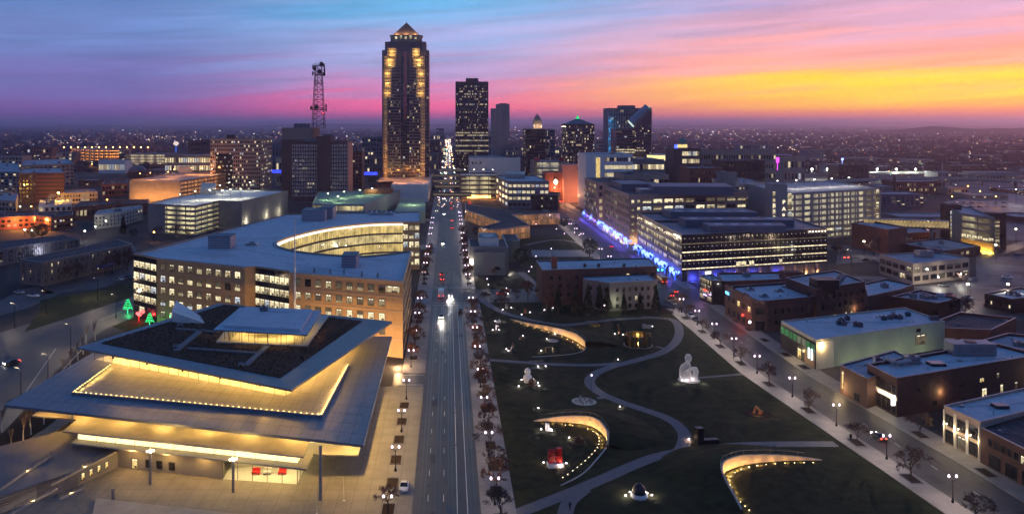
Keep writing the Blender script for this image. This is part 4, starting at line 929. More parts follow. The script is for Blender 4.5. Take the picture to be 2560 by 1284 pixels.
grid(e, P[0], P[1], z-9, z-1, 11, 1, .7, .8, lit=(.0,.15,.3), joined=True, fr=m_tan2)
e = quick('office_tower', 'plain dark annex tower against the ornate brick tower', dep(1363.5, 1387, Y-4, 40), zy(325,Y), m_steelb, m_tar, [(0,7,17,{'hf':.6})], (.03,.08,.15), cat='tower')
# ---- tower with hip roof and green tip
Y = 900.; P = dep(1415, 1486, Y, 34); z = zy(312,Y)
e = quick('office_tower', 'dark tower with hipped roof and glowing green tip', P, z, m_brown, m_tar, [(0,20,22,{'hf':.5,'wf':.75}), (3,8,22,{'hf':.5})], (.12,.16,.12), units=0, cat='tower')
q0 = [p.lerp(sum(P, Vector((0,0)))/4, .06) for p in P]; ap = Vector((((1450-VX)/F*Y), Y+17)); b = MB(); zr = zy(290,Y); qt = [p.lerp(ap, .86) for p in q0]
for k in range(4): b.poly([(*q0[k],z+.8), (*q0[(k+1) % 4],z+.8), (*qt[(k+1) % 4],zr-3), (*qt[k],zr-3)])
b.obj('hip_roof', m_steelb, e); b = MB()
for k in range(4): b.poly([(*qt[k],zr-3), (*qt[(k+1) % 4],zr-3), (*ap,zr+1)])
b.obj('green_tip', emis('green_glow', (.03,.8,.25), 1.0), e)
# ---- white ribbed tower and the slant-topped glass tower
Y = 1000.; P = dep(1522, 1629, Y, 36); z = zy(272,Y)
e = quick('office_tower', 'pale ribbed slab tower with blue floodlit edge', P, z, m_steelb, m_tar, [(0,26,20,{'hf':.55,'wf':.5})], (.12,.12,.1), units=0, cat='tower')
b = MB(); b.prism(ccw(dep(1550,1588,Y+8,16)), z, zy(263,Y)); b.obj('penthouse', m_concd, e); b = MB()
for k in range(27): p = P[0].lerp(P[1], k/26); b.box((p.x,p.y-.3,z/2), (.5,.6,z))
b.obj('ribs', m_conc, e, kind='stuff')
for k in range(7): light(e, (P[0].x+1, Y-4, 12+k*11), 110, (.05,.45,1), .5)
Y = 940.; s = Y/F; X = lambda px: (px-VX)*s
e = thing('office_tower', 'glass tower with a slanted half-round top and lit bullseye', 'tower', (X(1585),Y,0)); m_eg = mat('rose_glass', (.07,.055,.07), .25, .2, .1, .05)
P1 = dep(1541, 1587, Y, 34); b = MB(); b.prism(ccw(P1), 0, zy(322,Y)); b.obj('lower_block', m_eg, e); 
zl, zh = zy(310,Y), zy(268,Y); xa, xb = X(1586), X(1628); b = MB()
for yy, fl in ((Y,0), (Y+34,1)):
    q = [(xa,yy,0), (xb,yy,0), (xb,yy,zh), (xa,yy,zl)]; b.poly(q if not fl else q[::-1])
b.poly([(xa,Y,zl), (xb,Y,zh), (xb,Y+34,zh), (xa,Y+34,zl)]); b.poly([(xa,Y+34,0), (xa,Y,0), (xa,Y,zl), (xa,Y+34,zl)]); b.poly([(xb,Y,0), (xb,Y+34,0), (xb,Y+34,zh), (xb,Y,zh)]); b.obj('upper_block', m_eg, e)
b = MB(); p0, p1 = Vector((X(1579),Y+3,zy(309,Y))), Vector((X(1622),Y+3,zy(270,Y))); b.tube(p0, p1, 5.4, n=20); vt = b.obj('barrel_vault', mat('vault_metal', (.25,.25,.30), .4, .5, .05), e, smooth=False)
d = (p1-p0).normalized(); b = MB(); b.tube(p0-d*.1, p0-d*.6, 5.0, n=20); b.obj('lit_end', emis('vault_end', (.75,.95,.85), .8), vt); b = MB(); b.tube(p1+d*.1, p1+d*.8, 5.0, 3, n=20); b.obj('green_end', emis('vault_green', (.25,.9,.45), .9), vt)
setE = lambda r, c: (.8,.2,0) if r in (1,2,4,5) else (.05,.1,.1) if r != 13 else (.5,.3,0)
grid(e, P1[0], P1[1], zy(410,Y), zy(326,Y), 7, 13, .9, .5, sets=setE, joined=True, fr=m_eg); grid(e, Vector((xa,Y)), Vector((xb,Y)), zy(410,Y), zl-1, 9, 16, .5, .45, sets=lambda r, c: (.7,.2,0) if r in (2,5) and c < 6 else (.3,.3,.1) if r == 13 else (.04,.08,.1), joined=True, fr=m_eg)
# ---- big red and white office with brown cores
Y = 808.; m_wb = mat('burgundy_panel', (.085,.032,.04), .6, 0, .12, .1); m_pl = mat('pale_pier', (.42,.38,.40), .7, 0, .1, .2)
P = dep(730, 868, Y, 40); z = zy(356,Y)
e = building('office_building', 'burgundy office block with white window piers and brown core', P, z, m_wb, m_tar, cat='building')
for a, c in ((730,793), (825,868)):
    A, B = Vector(((a-VX)/F*Y,Y)), Vector(((c-VX)/F*Y,Y)); n = int((c-a)/6.0); b = MB(); grid(e, A, B, 4, z-1, n, 14, .5, .5, lit=(.02,.05,.08), joined=True, fr=m_wb)
    for k in range(n):
        for r in range(14):
            p = A.lerp(B, (k+.5)/n); b.box((p.x-.75,p.y-.18,4+(z-5)*(r+.45)/14), (.55,.36,(z-5)/14*.66)); b.box((p.x+.75,p.y-.18,4+(z-5)*(r+.45)/14), (.55,.36,(z-5)/14*.66))
    b.obj('window_piers', m_pl, e, kind='stuff')
b = MB(); b.prism(ccw(dep(793,825,Y-3,30)), 0, zy(340,Y)); b.obj('core_tower', m_wb, e); b = MB(); b.prism(ccw(dep(806,828,Y+20,14)), 0, zy(337,Y)); b.obj('rear_core', m_wb, e)
m_sidep = mat('pink_flank', (.26,.17,.17), .75, 0, .1, .1); b = MB(); q = dep(868,868.5,Y,40); b.box((P[1].x+.5, Y+20, z/2), (.8,40,z)); b.obj('flank_wall', m_sidep, e)
b = MB(); b.box((*(P[0].lerp(P[1],.33)+Vector((0,6))), z+2), (10,8,4)); b.obj('plant_room', m_steelb, e)
Y2 = 850.; P = dep(704, 782, Y2, 46); z2 = zy(322,Y2); e = building('office_building', 'tall windowless brown block behind the burgundy office', P, z2, m_brown, m_tar)
b = MB(); A, B = P[0], P[1]; boxon(e, 'pale_band', A, B, z2-11, z2+.9, mat('taupe_panel', (.20,.17,.16), .8, 0, .1, .1), out=.3, thick=.4)
for k in range(4):
    b = MB(); b.box((*(P[0].lerp(P[1], .42+.13*k)+Vector((0,8))), z2+2.6), (3.6,6,4.6), 0); b.lathe([(1.5,4.9), (1.5,5.5)], (*(P[0].lerp(P[1], .42+.13*k)+Vector((0,8))), z2), 10); b.obj('cooling_unit', m_steelb, e)
# ---- lattice radio tower on that roof
def lattice():
    Yc = Y2+24; s = Yc/F; cx = (796.5-VX)*s; zb, zt = z2, zy(165,Yc)
    e = thing('radio_tower', 'tall steel lattice radio tower carrying dark dishes', 'tower', (cx,Yc,zb)); m_l = mat('red_lattice_steel', (.10,.035,.04), .6, .2, .1)
    hw = lambda f: 6.2*(1-f)+3.2*f
    lv = 13; b = MB(); P_ = lambda k, q: Vector((cx+hw(k/lv)*(1,1,-1,-1)[q], Yc+hw(k/lv)*(-1,1,1,-1)[q], zb+(zt-zb)*k/lv))
    for k in range(lv):
        for q in range(4):
            b.tube(P_(k,q), P_(k+1,q), .32, n=4, cap=False); b.tube(P_(k,q), P_(k+1,(q+1) % 4), .16, n=3, cap=False); b.tube(P_(k+1,q), P_(k,(q+1) % 4), .16, n=3, cap=False); b.tube(P_(k+1,q), P_(k+1,(q+1) % 4), .18, n=3, cap=False)
    b.obj('lattice', m_l, e)
    def platf(f, r, name):
        b = MB(); z = zb+(zt-zb)*f; b.box((cx,Yc,z), (r*2,r*2,.5))
        for q in range(8):
            a = [(-r,-r),(r,-r),(r,r),(-r,r)]; u0, u1 = a[q % 4], a[(q+1) % 4]; b.tube((cx+u0[0],Yc+u0[1],z+1.2+(q//4)), (cx+u1[0],Yc+u1[1],z+1.2+(q//4)), .1, n=3)
        b.obj('platform', m_l, e)
    platf(.30, 6.5, 0); platf(.72, 4.6, 0); platf(.86, 4.5, 0); platf(1.0, 4.6, 0)
    dish = MB(); dish.lathe([(.3,0), (1.5,.35), (2.1,1.0), (2.1,1.3), (.2,1.5)], n=12); dm = dish.mesh('dish', m_blackm)
    for f, a, r, sc_ in ((.33,2.9,7.2,1.1), (.36,.2,6.8,1.15), (.34,4.6,6.6,1.1), (.30,.3,7,1), (.88,3.3,5,1.2), (.90,5.0,5,1.15), (.95,4.2,5.2,1.1), (.98,3.4,4.8,1.2), (.93,.2,5,1.3), (1.0,.0,4.6,1.3), (1.02,5.4,4.4,1.2), (.87,.6,5.2,1.1)):
        p = Vector((cx+math.cos(a)*r, Yc+math.sin(a)*r, zb+(zt-zb)*f)); M = Matrix.Translation(p) @ Vector((math.cos(a),math.sin(a),.1)).to_track_quat('Z','Y').to_matrix().to_4x4() @ Matrix.Scale(sc_,4); add('dish', dm, e, M)
    b = MB()
    for k in range(5): b.tube((cx-3+1.5*k,Yc,zt), (cx-3+1.5*k,Yc,zt+4+(k*3 % 5)), .12, .05, 4)
    b.tube((cx-2,Yc,zb), (cx-1,Yc,zt), .3, n=4); b.obj('aerials', m_l, e)
    b = MB(); b.lathe([(.4,0), (.4,.8)], (cx+hw(.24), Yc-hw(.24), zb+(zt-zb)*.24), 6); b.obj('beacon', emis('red_beacon', (1,.03,.02), 6), e)
lattice()
# ---- tan many-windowed block with bright flank (left of centre)
Y = 920.; P = dep(526, 651, Y, 60); z = zy(349,Y); e = quick('office_building', 'brown thirteen-storey office with scattered lit windows, steaming roof vent', P, z, m_tan2, m_tar, [(0,24,13,{'hf':.45,'wf':.6}), (1,10,13,{'hf':.4})], (.22,.14,.06), units=0)
b = MB(); A, B = P[0], P[1]; boxon(e, 'glass_front', A, B, 2, z*.70, m_dark, u0=6, u1=24, out=.5, thick=.4); b.box((*(P[0].lerp(P[1],.33)+Vector((0,20))), z+2.5), (9,8,5)); b.obj('vent_house', m_blackm, e)
grid(e, A, B, 3, z*.70, 8, 8, .8, .35, lit=(.25,.25,.1), joined=True, fr=m_dark, u0=6, u1=24, out=.5)
e = quick('office_building', 'low modern office with rows of bright square windows', dep(412,526,Y+40,60), zy(391,Y+40), m_steelb, m_snow2, [(0,20,4,{'hf':.6,'wf':.66})], (.75,.2,.03))
# ---- parking structures
z = 19.1; P = pxpoly([(371,512), (488,518), (547,504.5), (604,506), (720,479.5), (560,474), (430,497)], z)
g = garage('parking_garage', 'large pale parking garage with brightly lit snowy top deck', P, z, [(P[0],P[1]), (P[1],P[2])], 6, m_concd, (1,.86,.45), 5, deck=m_snow)
boxon(g, 'corner_panel', P[0], P[1], 0, z+1.1, m_concd, u0=0, u1=15, out=.35, thick=.5)
grid(g, P[3], P[4], 2, z-1, 3, 6, .8, .5, lit=(.7,.3,0), style='bar', u0=(P[4]-P[3]).length-12, u1=(P[4]-P[3]).length)
grid(g, P[3], P[4], 2, z-1, 1, 6, .8, .4, lit=(.2,.5,.3), style='none', u0=(P[4]-P[3]).length*.5, u1=(P[4]-P[3]).length*.5+5)
roof_lamps(g, pxpoly([(450,512), (488,502), (524,499), (556,500), (576,498), (602,496), (550,486), (625,478), (573,478)], z), z, 7, (1,.88,.55), 330, (1,.9,.6))
for x in (615, 668, 700): p = G2(x, 549-(x-615)*.27, 6); light(g, (p.x+2.5, p.y-1, 5), 150, (1,.9,.6), .15)
q = ccw(pxpoly([(500,486), (540,487), (540,470), (505,470)], z)); b = MB(); b.prism(q, z, z+4.5); b.obj('stair_house', m_cream, g)
z = 19.; P = pxpoly([(324,453), (451,455), (564,437), (460,430)], z)
g = garage('parking_garage', 'sodium-orange parking garage behind the pale one', P, z, [(P[1],P[2])], 5, m_concd, ORG, 4.5, deck=m_conc)
roof_lamps(g, pxpoly([(376,450), (435,440), (478,436), (505,437), (420,447), (350,452), (530,438)], z), z, 7, ORG, 900, (1,.5,.15))
b = MB(); b.prism(ccw(pxpoly([(445,432), (481,432), (481,426), (449,426)], z)), z, z+7); b.obj('stair_house', m_cream, g); p = G2(434,440,z); b = MB(); b.lathe([(.4,0), (2.2,.5), (2.6,1.2)], (*p,z+2), 10); b.obj('dish', m_white, g)
for k in range(5): p = P[0].lerp(P[1], (k+.7)/5); light(g, (p.x, p.y-9, 4), 700, ORG, .4)
z = 15.; P = pxpoly([(781,512), (910,514), (1001,477), (795,482)], z)
g = garage('parking_garage', 'parking garage with a green-tinted snowy deck behind the tan office', P, z, [(P[0],P[1])], 3, m_conc, (1,.82,.4), 5, deck=mat('green_deck', (.22,.30,.22), .8, 0, .2, .2))
q = fb(909,492,981,491,zy(492,G(909,530).y),16); b = MB(); b.prism(ccw(q), 0, z+4.2); b.obj('brick_stair_tower', m_brick, g); roof_lamps(g, pxpoly([(820,500), (860,495), (900,490), (845,507), (930,486)], z), z, 5, (.75,1,.5), 220, (.9,1,.7))
b = MB(); b.prism(ccw(pxpoly([(985,531), (1063,528), (1063,497), (1003,497)], 9.)), 0, 9.); b.obj('lower_deck', mat('green_deck', (.22,.30,.22)), g); light(g, (*G2(1030,512,9), 15), 300, (.8,1,.6), .3)
# distant garages at the left
Y = 1500.; q = [Vector(((x-VX)/F*yy, yy)) for x, yy in ((175,1620), (200,1540), (235,1500), (270,1490), (297,1500))]; poly = q+[p+Vector((0,60)) for p in q[::-1]]; z = zy(376,Y)
g = thing('parking_garage', 'far curved parking garage glowing orange', 'garage', (*q[2],0)); fh = z/5
for k in range(1, 6): b = MB(); b.prism(ccw(poly), k*fh-.4, k*fh); b.obj('parking_deck', m_concd, g)
b = MB(); b.prism(ccw([p+Vector((0,8)) for p in q]+[p+Vector((0,55)) for p in q[::-1]]), 0, z-.5); b.obj('core_wall', m_conc, g); b = MB(); b.box((0,0,z/2+1), (.9,.6,z+2)); cm_ = b.mesh('column', m_blackm); b = MB()
for a, c in zip(q, q[1:]):
    for k in range(6): add('column', cm_, g, Matrix.Translation((*a.lerp(c, k/6), 0)))
for k in range(5):
    for a, c in zip(q, q[1:]):
        for j in range(3): p = a.lerp(c, (j+.5)/3)+Vector((0,4)); b.box((*p, (k+1)*fh-.7), (6,.6,.2))
b.obj('strip_lights', emis('far_orange_strip', (1,.33,.05), 14), g)
for k in range(13):
    p = Vector(((160+k*17.5-VX)/F*1640, 1640)); t_ = thing('sodium_lamp', 'orange sodium lamp above the far curved garage, %s from the left' % (ORDW[k] if k else 'first'), 'lamp', (*p,0), 0, 'sodium lamps behind the curved garage'); b = MB(); b.tube((*p,0), (*p,zy(368,1640)), .25, n=5); b.obj('pole', m_blackm, t_); b = MB(); b.lathe([(.6,0), (1.1,.7), (.6,1.4)], (*p, zy(369,1640)), 8); b.obj('lamp_head', emis('sodium_lens', (1,.45,.12), 22), t_)
    if k % 3 == 0: light(t_, (*p, zy(371,1640)), 4000, ORG, 1)
P = dep(297,312,1400,20); e = quick('stair_tower', 'dark stair tower joining the two far garages', P, zy(378,1400), m_brickd, m_tar, [(0,2,7)], (.1,.2,.3), cat='tower', units=0)
P = dep(312,412,1400,70); z = zy(386,1400); g = garage('parking_garage', 'long far white-lit garage left of the bright office', P, z, [(Vector(P[0]),Vector(P[1]))], 5, m_concd, (1,.8,.45), 4)
# ---- left: hospital quarter
def Lq(name, label, roofpx, z, wall, roof, faces, lit, **kw): return quick(name, label, pxpoly(roofpx, z), z, wall, roof, faces, lit, **kw)
z = 27.5; e = Lq('hospital_building', 'tall brick hospital wing with dark window strip', [(47,436), (90,434.5), (161,434), (150,420), (60,422)], z, m_brickd, m_snow2, [(0,5,7,{'wf':.5}), (1,10,7,{'wf':.4,'hf':.35})], (.08,.12,.2))
boxon(e, 'brick_face', G2(90,434.5,z), G2(161,434,z), 0, z+.6, m_brick, out=.1, thick=.3)
e = Lq('hospital_building', 'pale mauve hospital block behind the tall brick wing', [(52,415), (185,410), (170,398), (60,402)], 26., m_tan2, m_snow2, [(0,12,6,{'hf':.4})], (.05,.08,.2))
e = Lq('hospital_building', 'long low pink hospital wing with flat roof', [(145,485), (244,481), (235,474), (150,477)], 9.5, m_tan2, m_snow2, [(0,14,2)], (.1,.2,.2))
e = Lq('hospital_building', 'low orange-lit brick building with dark garage doors', [(179,521), (238,518), (302,509), (372,509), (372,500), (200,505)], 9.0, m_brick, m_tar, [(0,6,1), (1,8,1)], (.1,.3,.2))
for x, y in ((205,545), (245,540), (262,536), (310,530), (350,528), (285,532), (330,527)): p = G2(x,y); light(e, (p.x, p.y-4, 5), 520, ORG, .3)
e = Lq('apartment_building', 'cream three-storey house row with narrow windows', [(236,540), (300,533), (357,520), (352,514), (245,528)], 9.5, m_cream, m_snow2, [(0,7,3,{'wf':.3}), (1,8,3,{'wf':.3})], (.08,.1,.1))
e = Lq('office_building', 'dark orange-sided low block with row of lit windows', [(91,541), (128,546), (182,540), (182,530), (95,532)], 8.5, m_brick, m_tar, [(0,5,2,{'hf':.4}), (1,8,2,{'hf':.4})], (.25,.2,.1))
for x, y in ((60,560), (90,570), (115,575), (40,575)): p = G2(x,y); light(e, (p.x, p.y, 7), 1200, ORG, .3)
e = Lq('office_building', 'low brick block under a bright orange lamp at the left edge', [(-30,548), (88,542), (88,530), (-20,533)], 8., m_brick, m_tar, [(0,8,2)], (.1,.2,.2))
e = Lq('boiler_house', 'small pale boiler house below the steam plume', [(96,515), (180,512), (170,500), (100,502)], 7., m_white, m_snow2, [(0,6,1)], (.1,.2,.1), units=3)
for k in range(3):
    p = G2(116+k*4,528); b = MB(); b.lathe([(.5,0), (.45,11), (.55,11.2)], (*p,0), 8); b.obj('flue', m_concd, e)
light(e, (*G2(146,520), 13), 9000, (1,.5,.05), .5); b = MB(); b.lathe([(.3,0), (.9,.6), (.3,1.2)], (*G2(146,520),13), 8); b.obj('flood_lamp', emis('flood_lamp_lens', (1,.6,.1), 60), e)
e = Lq('hospital_building', 'hospital tower slab at the far left edge', [(-40,430), (52,432), (45,410), (-40,405)], 22., m_concd, m_snow2, [(0,9,6)], (.04,.1,.2))
e = Lq('hospital_building', 'small mauve service block left of the steam', [(-30,500), (40,505), (45,485), (-20,480)], 13., m_tan2, m_snow2, [(0,8,3)], (.05,.1,.2))
p = Vector(((342-VX)/F*1150,1150)); e = building('church', 'dark domed church behind the orange garage', dep(318,366,1140,26), zy(431,1140), m_brickd, m_tar, cat='church'); b = MB(); b.lathe([(12*math.cos(a*.2244), 12*math.sin(a*.2244)*.72) for a in range(8)], (p.x,1152,zy(431,1140)+.7), 20); b.obj('dome', m_steelb, e, smooth=True)
e = Lq('brick_house', 'small brick hall with lit ground-floor windows below the dome', [(255,463), (318,460), (318,450), (262,452)], 12., m_brick, m_tar, [(0,8,2)], (.1,.1,.1))
# striped apartment slabs
def striped(label, px, z, faces):
    e = building('apartment_building', label, pxpoly(px, z), z, mat('striped_render', (.17,.15,.15), .85, 0, .2, .3), m_tar, par=.4); P = pxpoly(px, z)
    for i, n, cols in faces:
        A, B = P[i], P[i+1]; A_, B_, e_, nr_ = wall_frame(A, B); ln = (B-A).length; fin = MB(); fin.box((0,-.2,z/2-.5), (.25,.4,z-1)); fm = fin.mesh('wall_fin', m_concd)
        for k in range(n): add('wall_fin', fm, e, wall_M(A_, e_, nr_, ln*(k+.5)/n, .5))
        grid(e, A, B, .8, z-.4, cols, 3, .34, .55, lit=(.02,.06,.12), style='bar')
    return e
e = striped('dark slab of flats with vertical stripes and a blue entrance canopy', [(49,650), (107,657), (329,611), (294,600)], 10.8, [(1,46,16), (0,12,3)])
A, B = G2(107,657,10.8), G2(329,611,10.8); A_, B_, e_, nr_ = wall_frame(A, B); p = A.lerp(B,.62)+nr_*3; b = MB(); b.box((0,0,3.6), (9,4,.7), 0)
for q in (-3.5,3.5): b.box((q,-1.6 if nr_.y < 0 else 1.6,1.6), (.4,.4,3.2), 1)
b.obj('entrance_canopy', [mat('blue_canopy', (.02,.08,.3), .5, 0, .1), m_concd], e, Matrix.Translation((*p,0)) @ Matrix.Rotation(math.atan2(e_.y,e_.x),4,'Z'))
e = striped('second striped slab of flats behind, with two blue-white wall lamps', [(-60,638), (60,615), (199,597), (160,589), (-60,612)], 8., [(0,14,5), (1,30,10)])
for x, y in ((103,633), (179,619)): p = G2(x,y,3); light(e, (p.x+.5, p.y-2, 4.5), 130, (.75,.8,1), .15)
# ================================================================== CENTRE AND RIGHT
# ---- angular copper library
z = 8.0; P = pxpoly([(1163,524.7), (1252,555), (1196,570), (1234,575.3), (1325,564), (1280,537), (1399.5,533.4), (1253,523.6), (1163,510)], z)
m_cop = mat('copper_mesh_glass', (.30,.15,.09), .4, .3, .15, .3)
e = building('library', 'angular copper-clad library with dark roof and glowing walls', P, z, m_cop, m_tar, par=.3, cat='library')
PC = [Vector(p) for p in P]; w_cop = litwin('copper_glow', (1,.42,.16), .55, .5, .15, .35); w_cop2 = litwin('copper_glow_soft', (1,.5,.2), .28, .5, .15, .35)
for i in (0, 2, 3, 5, 4):
    A, B = PC[i], PC[i+1]; A_, B_, e_, nr_ = wall_frame(A, B); ln = (B-A).length; n = max(3, int(ln/2.2))
    for k in range(n):
        for r in range(2): add('glass_panel', wmesh(ln/n*.94, 3.5, RND.choice([w_cop, w_cop2, w_cop2]), m_cop, 'none', .07), e, wall_M(A_, e_, nr_, ln*(k+.5)/n, .3+r*3.8))
for p in pxpoly([(1200,572), (1260,585), (1310,590), (1220,560), (1180,545)], 0): light(e, (p.x, p.y-3, 1), 40, (1,.5,.2), .2)
# ---- glass museum block
z = 10.7; P = fb(1184.7,633.8,1263,633.8,z,22); m_gg = mat('sage_glass_panel', (.17,.21,.20), .3, .1, .08, .2)
e = building('museum_block', 'grey-green glass box museum wing with flat black roof', P, z, m_gg, m_tar, par=.5, cat='building'); A, B = P[0], P[1]; A_, B_, e_, nr_ = wall_frame(A, B); ln = (B-A).length
pm = {}
for k in range(10):
    for r in range(4):
        b = MB(); b.box((0,-.05,z/8), (ln/10*.97,.1,z/4*.97)); me = pm.setdefault((k in (3,4,5,6)), b.mesh('cladding_panel', mat('stone_panel', (.21,.19,.19), .6, 0, .1) if k in (3,4,5,6) else m_gg)); add('cladding_panel', me, e, wall_M(A_, e_, nr_, ln*(k+.5)/10, r*z/4+.1))
light(e, (A.x-1.5, A.y+4, 6), 420, (1,.9,.7), .2); light(e, (B.x+2.5, B.y+6, 2), 120, (1,.95,.7), .2)
P = pxpoly([(1173,618), (1268,620), (1290,596), (1180,596)], 13.); P = fb(1174,619,1271,620,13.,28)
e = building('museum_block', 'taller dark-roofed museum block behind the glass box', P, 13., m_concd, m_tar, par=.4, cat='building')
q = dep(1199,1247,P[0].y+5,20); b = MB(); b.sides(ccw(q), 13, 17.2); b.sides(inset(ccw(q),.5)[::-1], 13.4, 17.2); b.cap(ccw(inset(ccw(q),.5)), 15); b.obj('roof_screen', m_white, e); b = MB(); cq = sum(q, Vector((0,0)))/4; b.box((cq.x,cq.y,16), (5,10,2)); b.obj('plant', m_metal, e)
e = building('museum_block', 'dark teal glass annex right of the museum blocks', fb(1262,603,1300,604,11.,26), 11., mat('teal_panel', (.05,.08,.09), .35, .1, .1), m_tar, par=.4, cat='building')
# ---- centre blocks
def CB(label, px, z, wall, roof, faces, lit, name='office_building', **kw): return quick(name, label, pxpoly(px, z), z, wall, roof, faces, lit, **kw)
z = ZR(455,522); e = CB('office with pale roof and two rows of bright windows by the avenue', [(1240,441), (1270,455), (1372,455), (1335,440)], z, m_concd, m_snow, [(1,9,4,{'hf':.45,'wf':.75,'sets':lambda r,c: (.85,.1,0) if r > 1 else (.4,.2,.1)}), (0,4,4,{'hf':.5})], (.6,.2,.1)); b = MB(); q = ccw(pxpoly([(1263,446), (1312,447), (1312,440), (1263,440)], z)); b.prism(q, z, z+4.5); b.obj('plant_room', m_metal, e)
e = CB('low dark brick house in front of the bright-windowed office', [(1305,487), (1395,490), (1401,483), (1320,478)], 12., m_brickd, m_tar, [(0,8,3,{'hf':.45,'wf':.3})], (.03,.1,.15), units=3)
Y = 830.; P = dep(1151,1245,Y,50); g = garage('parking_garage', 'brown open parking garage beside the avenue with orange ground floor', P, zy(441,Y), [(Vector(P[0]),Vector(P[1])), (Vector(P[3]),Vector(P[0]))], 5, m_brown, (1,.82,.42), 4, deck=m_conc)
for k in range(5): p = P[0].lerp(P[1], (k+.5)/5); light(g, (p.x,p.y+3,3), 420, ORG, .3)
roof_lamps(g, [P[0].lerp(P[1], (k+.5)/4)+Vector((0,12)) for k in range(4)], zy(441,Y), 6, (1,.9,.7), 220, (1,.9,.7))
e = quick('civic_hall', 'wide blank white hall block in front of the black tower', dep(1174.5,1301,930,50), zy(396,930), m_white, m_snow2, [(0,3,1,{'za':zy(413,930),'zb':zy(403,930),'u0':1.5,'u1':14})], (0,.1,.2), units=0)
e = quick('office_building', 'dark narrow-ribbed office beside the concrete tower', dep(1266,1308,960,30), zy(366,960), m_steelb, m_tar, [(0,14,9,{'wf':.5})], (.03,.06,.1))
Y = 880.; P = dep(1335,1417,Y,40); g = garage('parking_garage', 'pale grey parking garage with red stair heads', P, zy(405,Y), [(Vector(P[0]),Vector(P[1]))], 5, m_concd, (1,.9,.6), 3, deck=m_snow2)
for x in (1343,1405): q = dep(x-6,x+6,Y+18,8); b = MB(); b.prism(ccw(q), zy(405,Y), zy(396,Y)); b.obj('red_stair_head', mat('red_metal', (.45,.03,.03), .6, 0, .1), g)
Y = 800.; e = quick('brick_building', 'brick building with a glowing round lamp on its blank wall', dep(1363,1409,Y,26), zy(433,Y), m_brick, m_tar, [(0,3,1,{'za':8,'zb':24,'u0':8,'u1':14,'wf':.3,'hf':.9})], (0,0,.3)); b = MB(); p = Vector(((1389-VX)/F*Y, Y-.6)); b.lathe([(.5,0), (2,1.6), (2.3,3.2), (1.2,5), (.3,5.6)], (*p, zy(462,Y)), 10); b.obj('wall_lamp', emis('globe_wall_lamp', (1,.75,.5), 2.5), e); light(e, (p.x,p.y-6,zy(470,Y)), 900, (1,.45,.2), .5)
m_sal = mat('salmon_render', (.42,.21,.16), .8, 0, .1, .2); P = dep(1409,1466,Y-8,30); e = quick('brick_building', 'blank salmon-pink wall building lit by lamps', P, zy(413,Y), m_sal, m_snow2, [(0,3,1,{'za':30,'zb':34,'u0':12,'u1':20,'wf':.4})], (0,0,.2), units=0)
for k in range(4): p = P[0].lerp(P[1], (k+.5)/4); light(e, (p.x,p.y-16,9), 420, (1,.42,.2), .5)
Y = 720.; e = quick('office_building', 'white office with glazed lit corner and pale roof', dep(1465,1582,Y,45), zy(388,Y), m_white, m_snow2, [(0,12,7,{'wf':.85,'hf':.5,'u0':16,'sets':lambda r,c: (.9,.1,0) if r in (5,4) else (.2,.2,.2)})], (.3,.3,.2)); P = dep(1490,1500,Y,2); boxon(e, 'lit_stair', P[0], P[1], 2, zy(394,Y), w_y, out=.3, thick=.4)
e = quick('office_building', 'long low office with lit strip windows right of the white office', dep(1580,1660,760,50), zy(402,760), m_concd, m_snow2, [(0,12,4,{'wf':.9,'hf':.45})], (.5,.2,.1))
b_ = thing('round_hall', 'round hall with a bright glowing rooftop drum', 'building', ((1655-VX)/F*860,860,0)); p = ((1655-VX)/F*860,870,0); b = MB(); b.lathe([(20,0), (20,zy(402,860)), (18,zy(401,860))], p, 28); b.obj('wall', m_concd, b_); b = MB(); b.lathe([(12.6,zy(401,860)), (12.8,zy(388,860))], p, 28); b.obj('glowing_drum', litwin('drum_glow', (1,.82,.35), 1.6, .1, .1, .7, 'AUTO'), b_); b = MB(); b.lathe([(14,zy(388,860)), (14,zy(386.5,860)), (3,zy(385,860))], p, 28); b.obj('drum_roof', m_metal, b_)
Y = 780.; P = dep(1684,1752,Y,30); z = zy(374,Y); e = quick('office_tower', 'stepped tower of lit glass floors with a green copper cupola', P, z, m_brown, m_tar, [(0,8,7,{'wf':.9,'hf':.55,'u0':8,'u1':24})], (.55,.3,.1), units=0, cat='tower')
cx = (1706-VX)/F*(Y+14); b = MB(); b.lathe([(4.6,z+.5), (4.6,z+5), (4.0,z+5.5)], (cx,Y+14,0), 8); cu = b.obj('cupola', m_tan2, e); b = MB(); b.lathe([(4.2,z+5.5), (3.8,z+8), (2,z+10), (.8,z+11.5), (.1,z+15)], (cx,Y+14,0), 12); b.obj('dome', mat('green_copper', (.10,.22,.18), .6, 0, .2), cu); b = MB(); b.lathe([(4.7,z+1.5), (4.7,z+4.5)], (cx,Y+14,0), 8); b.obj('lit_arcade', w_y, cu)
e = quick('office_building', 'long mauve slab behind the cupola tower', dep(1752,1940,820,30), zy(379,820), m_tan2, m_tar, [(0,30,5,{'hf':.4})], (.04,.08,.1))
e = quick('brick_building', 'dark red brick warehouse right of the cupola tower', dep(1724,1806,690,30), zy(422,690), m_brick, m_snow2, [(0,12,6,{'wf':.4})], (.03,.06,.1))
e = quick('brick_building', 'wider dark brick warehouse with flat pale roof', dep(1806,1912,730,30), zy(404,730), m_brickd, m_snow2, [(0,14,6,{'wf':.4})], (.02,.05,.1))
e = quick('stair_tower', 'blank pale square tower in front of the brick warehouses', dep(1806,1842,620,14), zy(434,620), m_concd, m_snow2, [], cat='tower', units=1)
e = quick('office_building', 'tan annex with bright strip window behind the big office', dep(1560,1672,640,40), zy(440,640), m_tan2, m_tar, [(0,9,5,{'wf':.85,'hf':.4})], (.4,.2,.1))
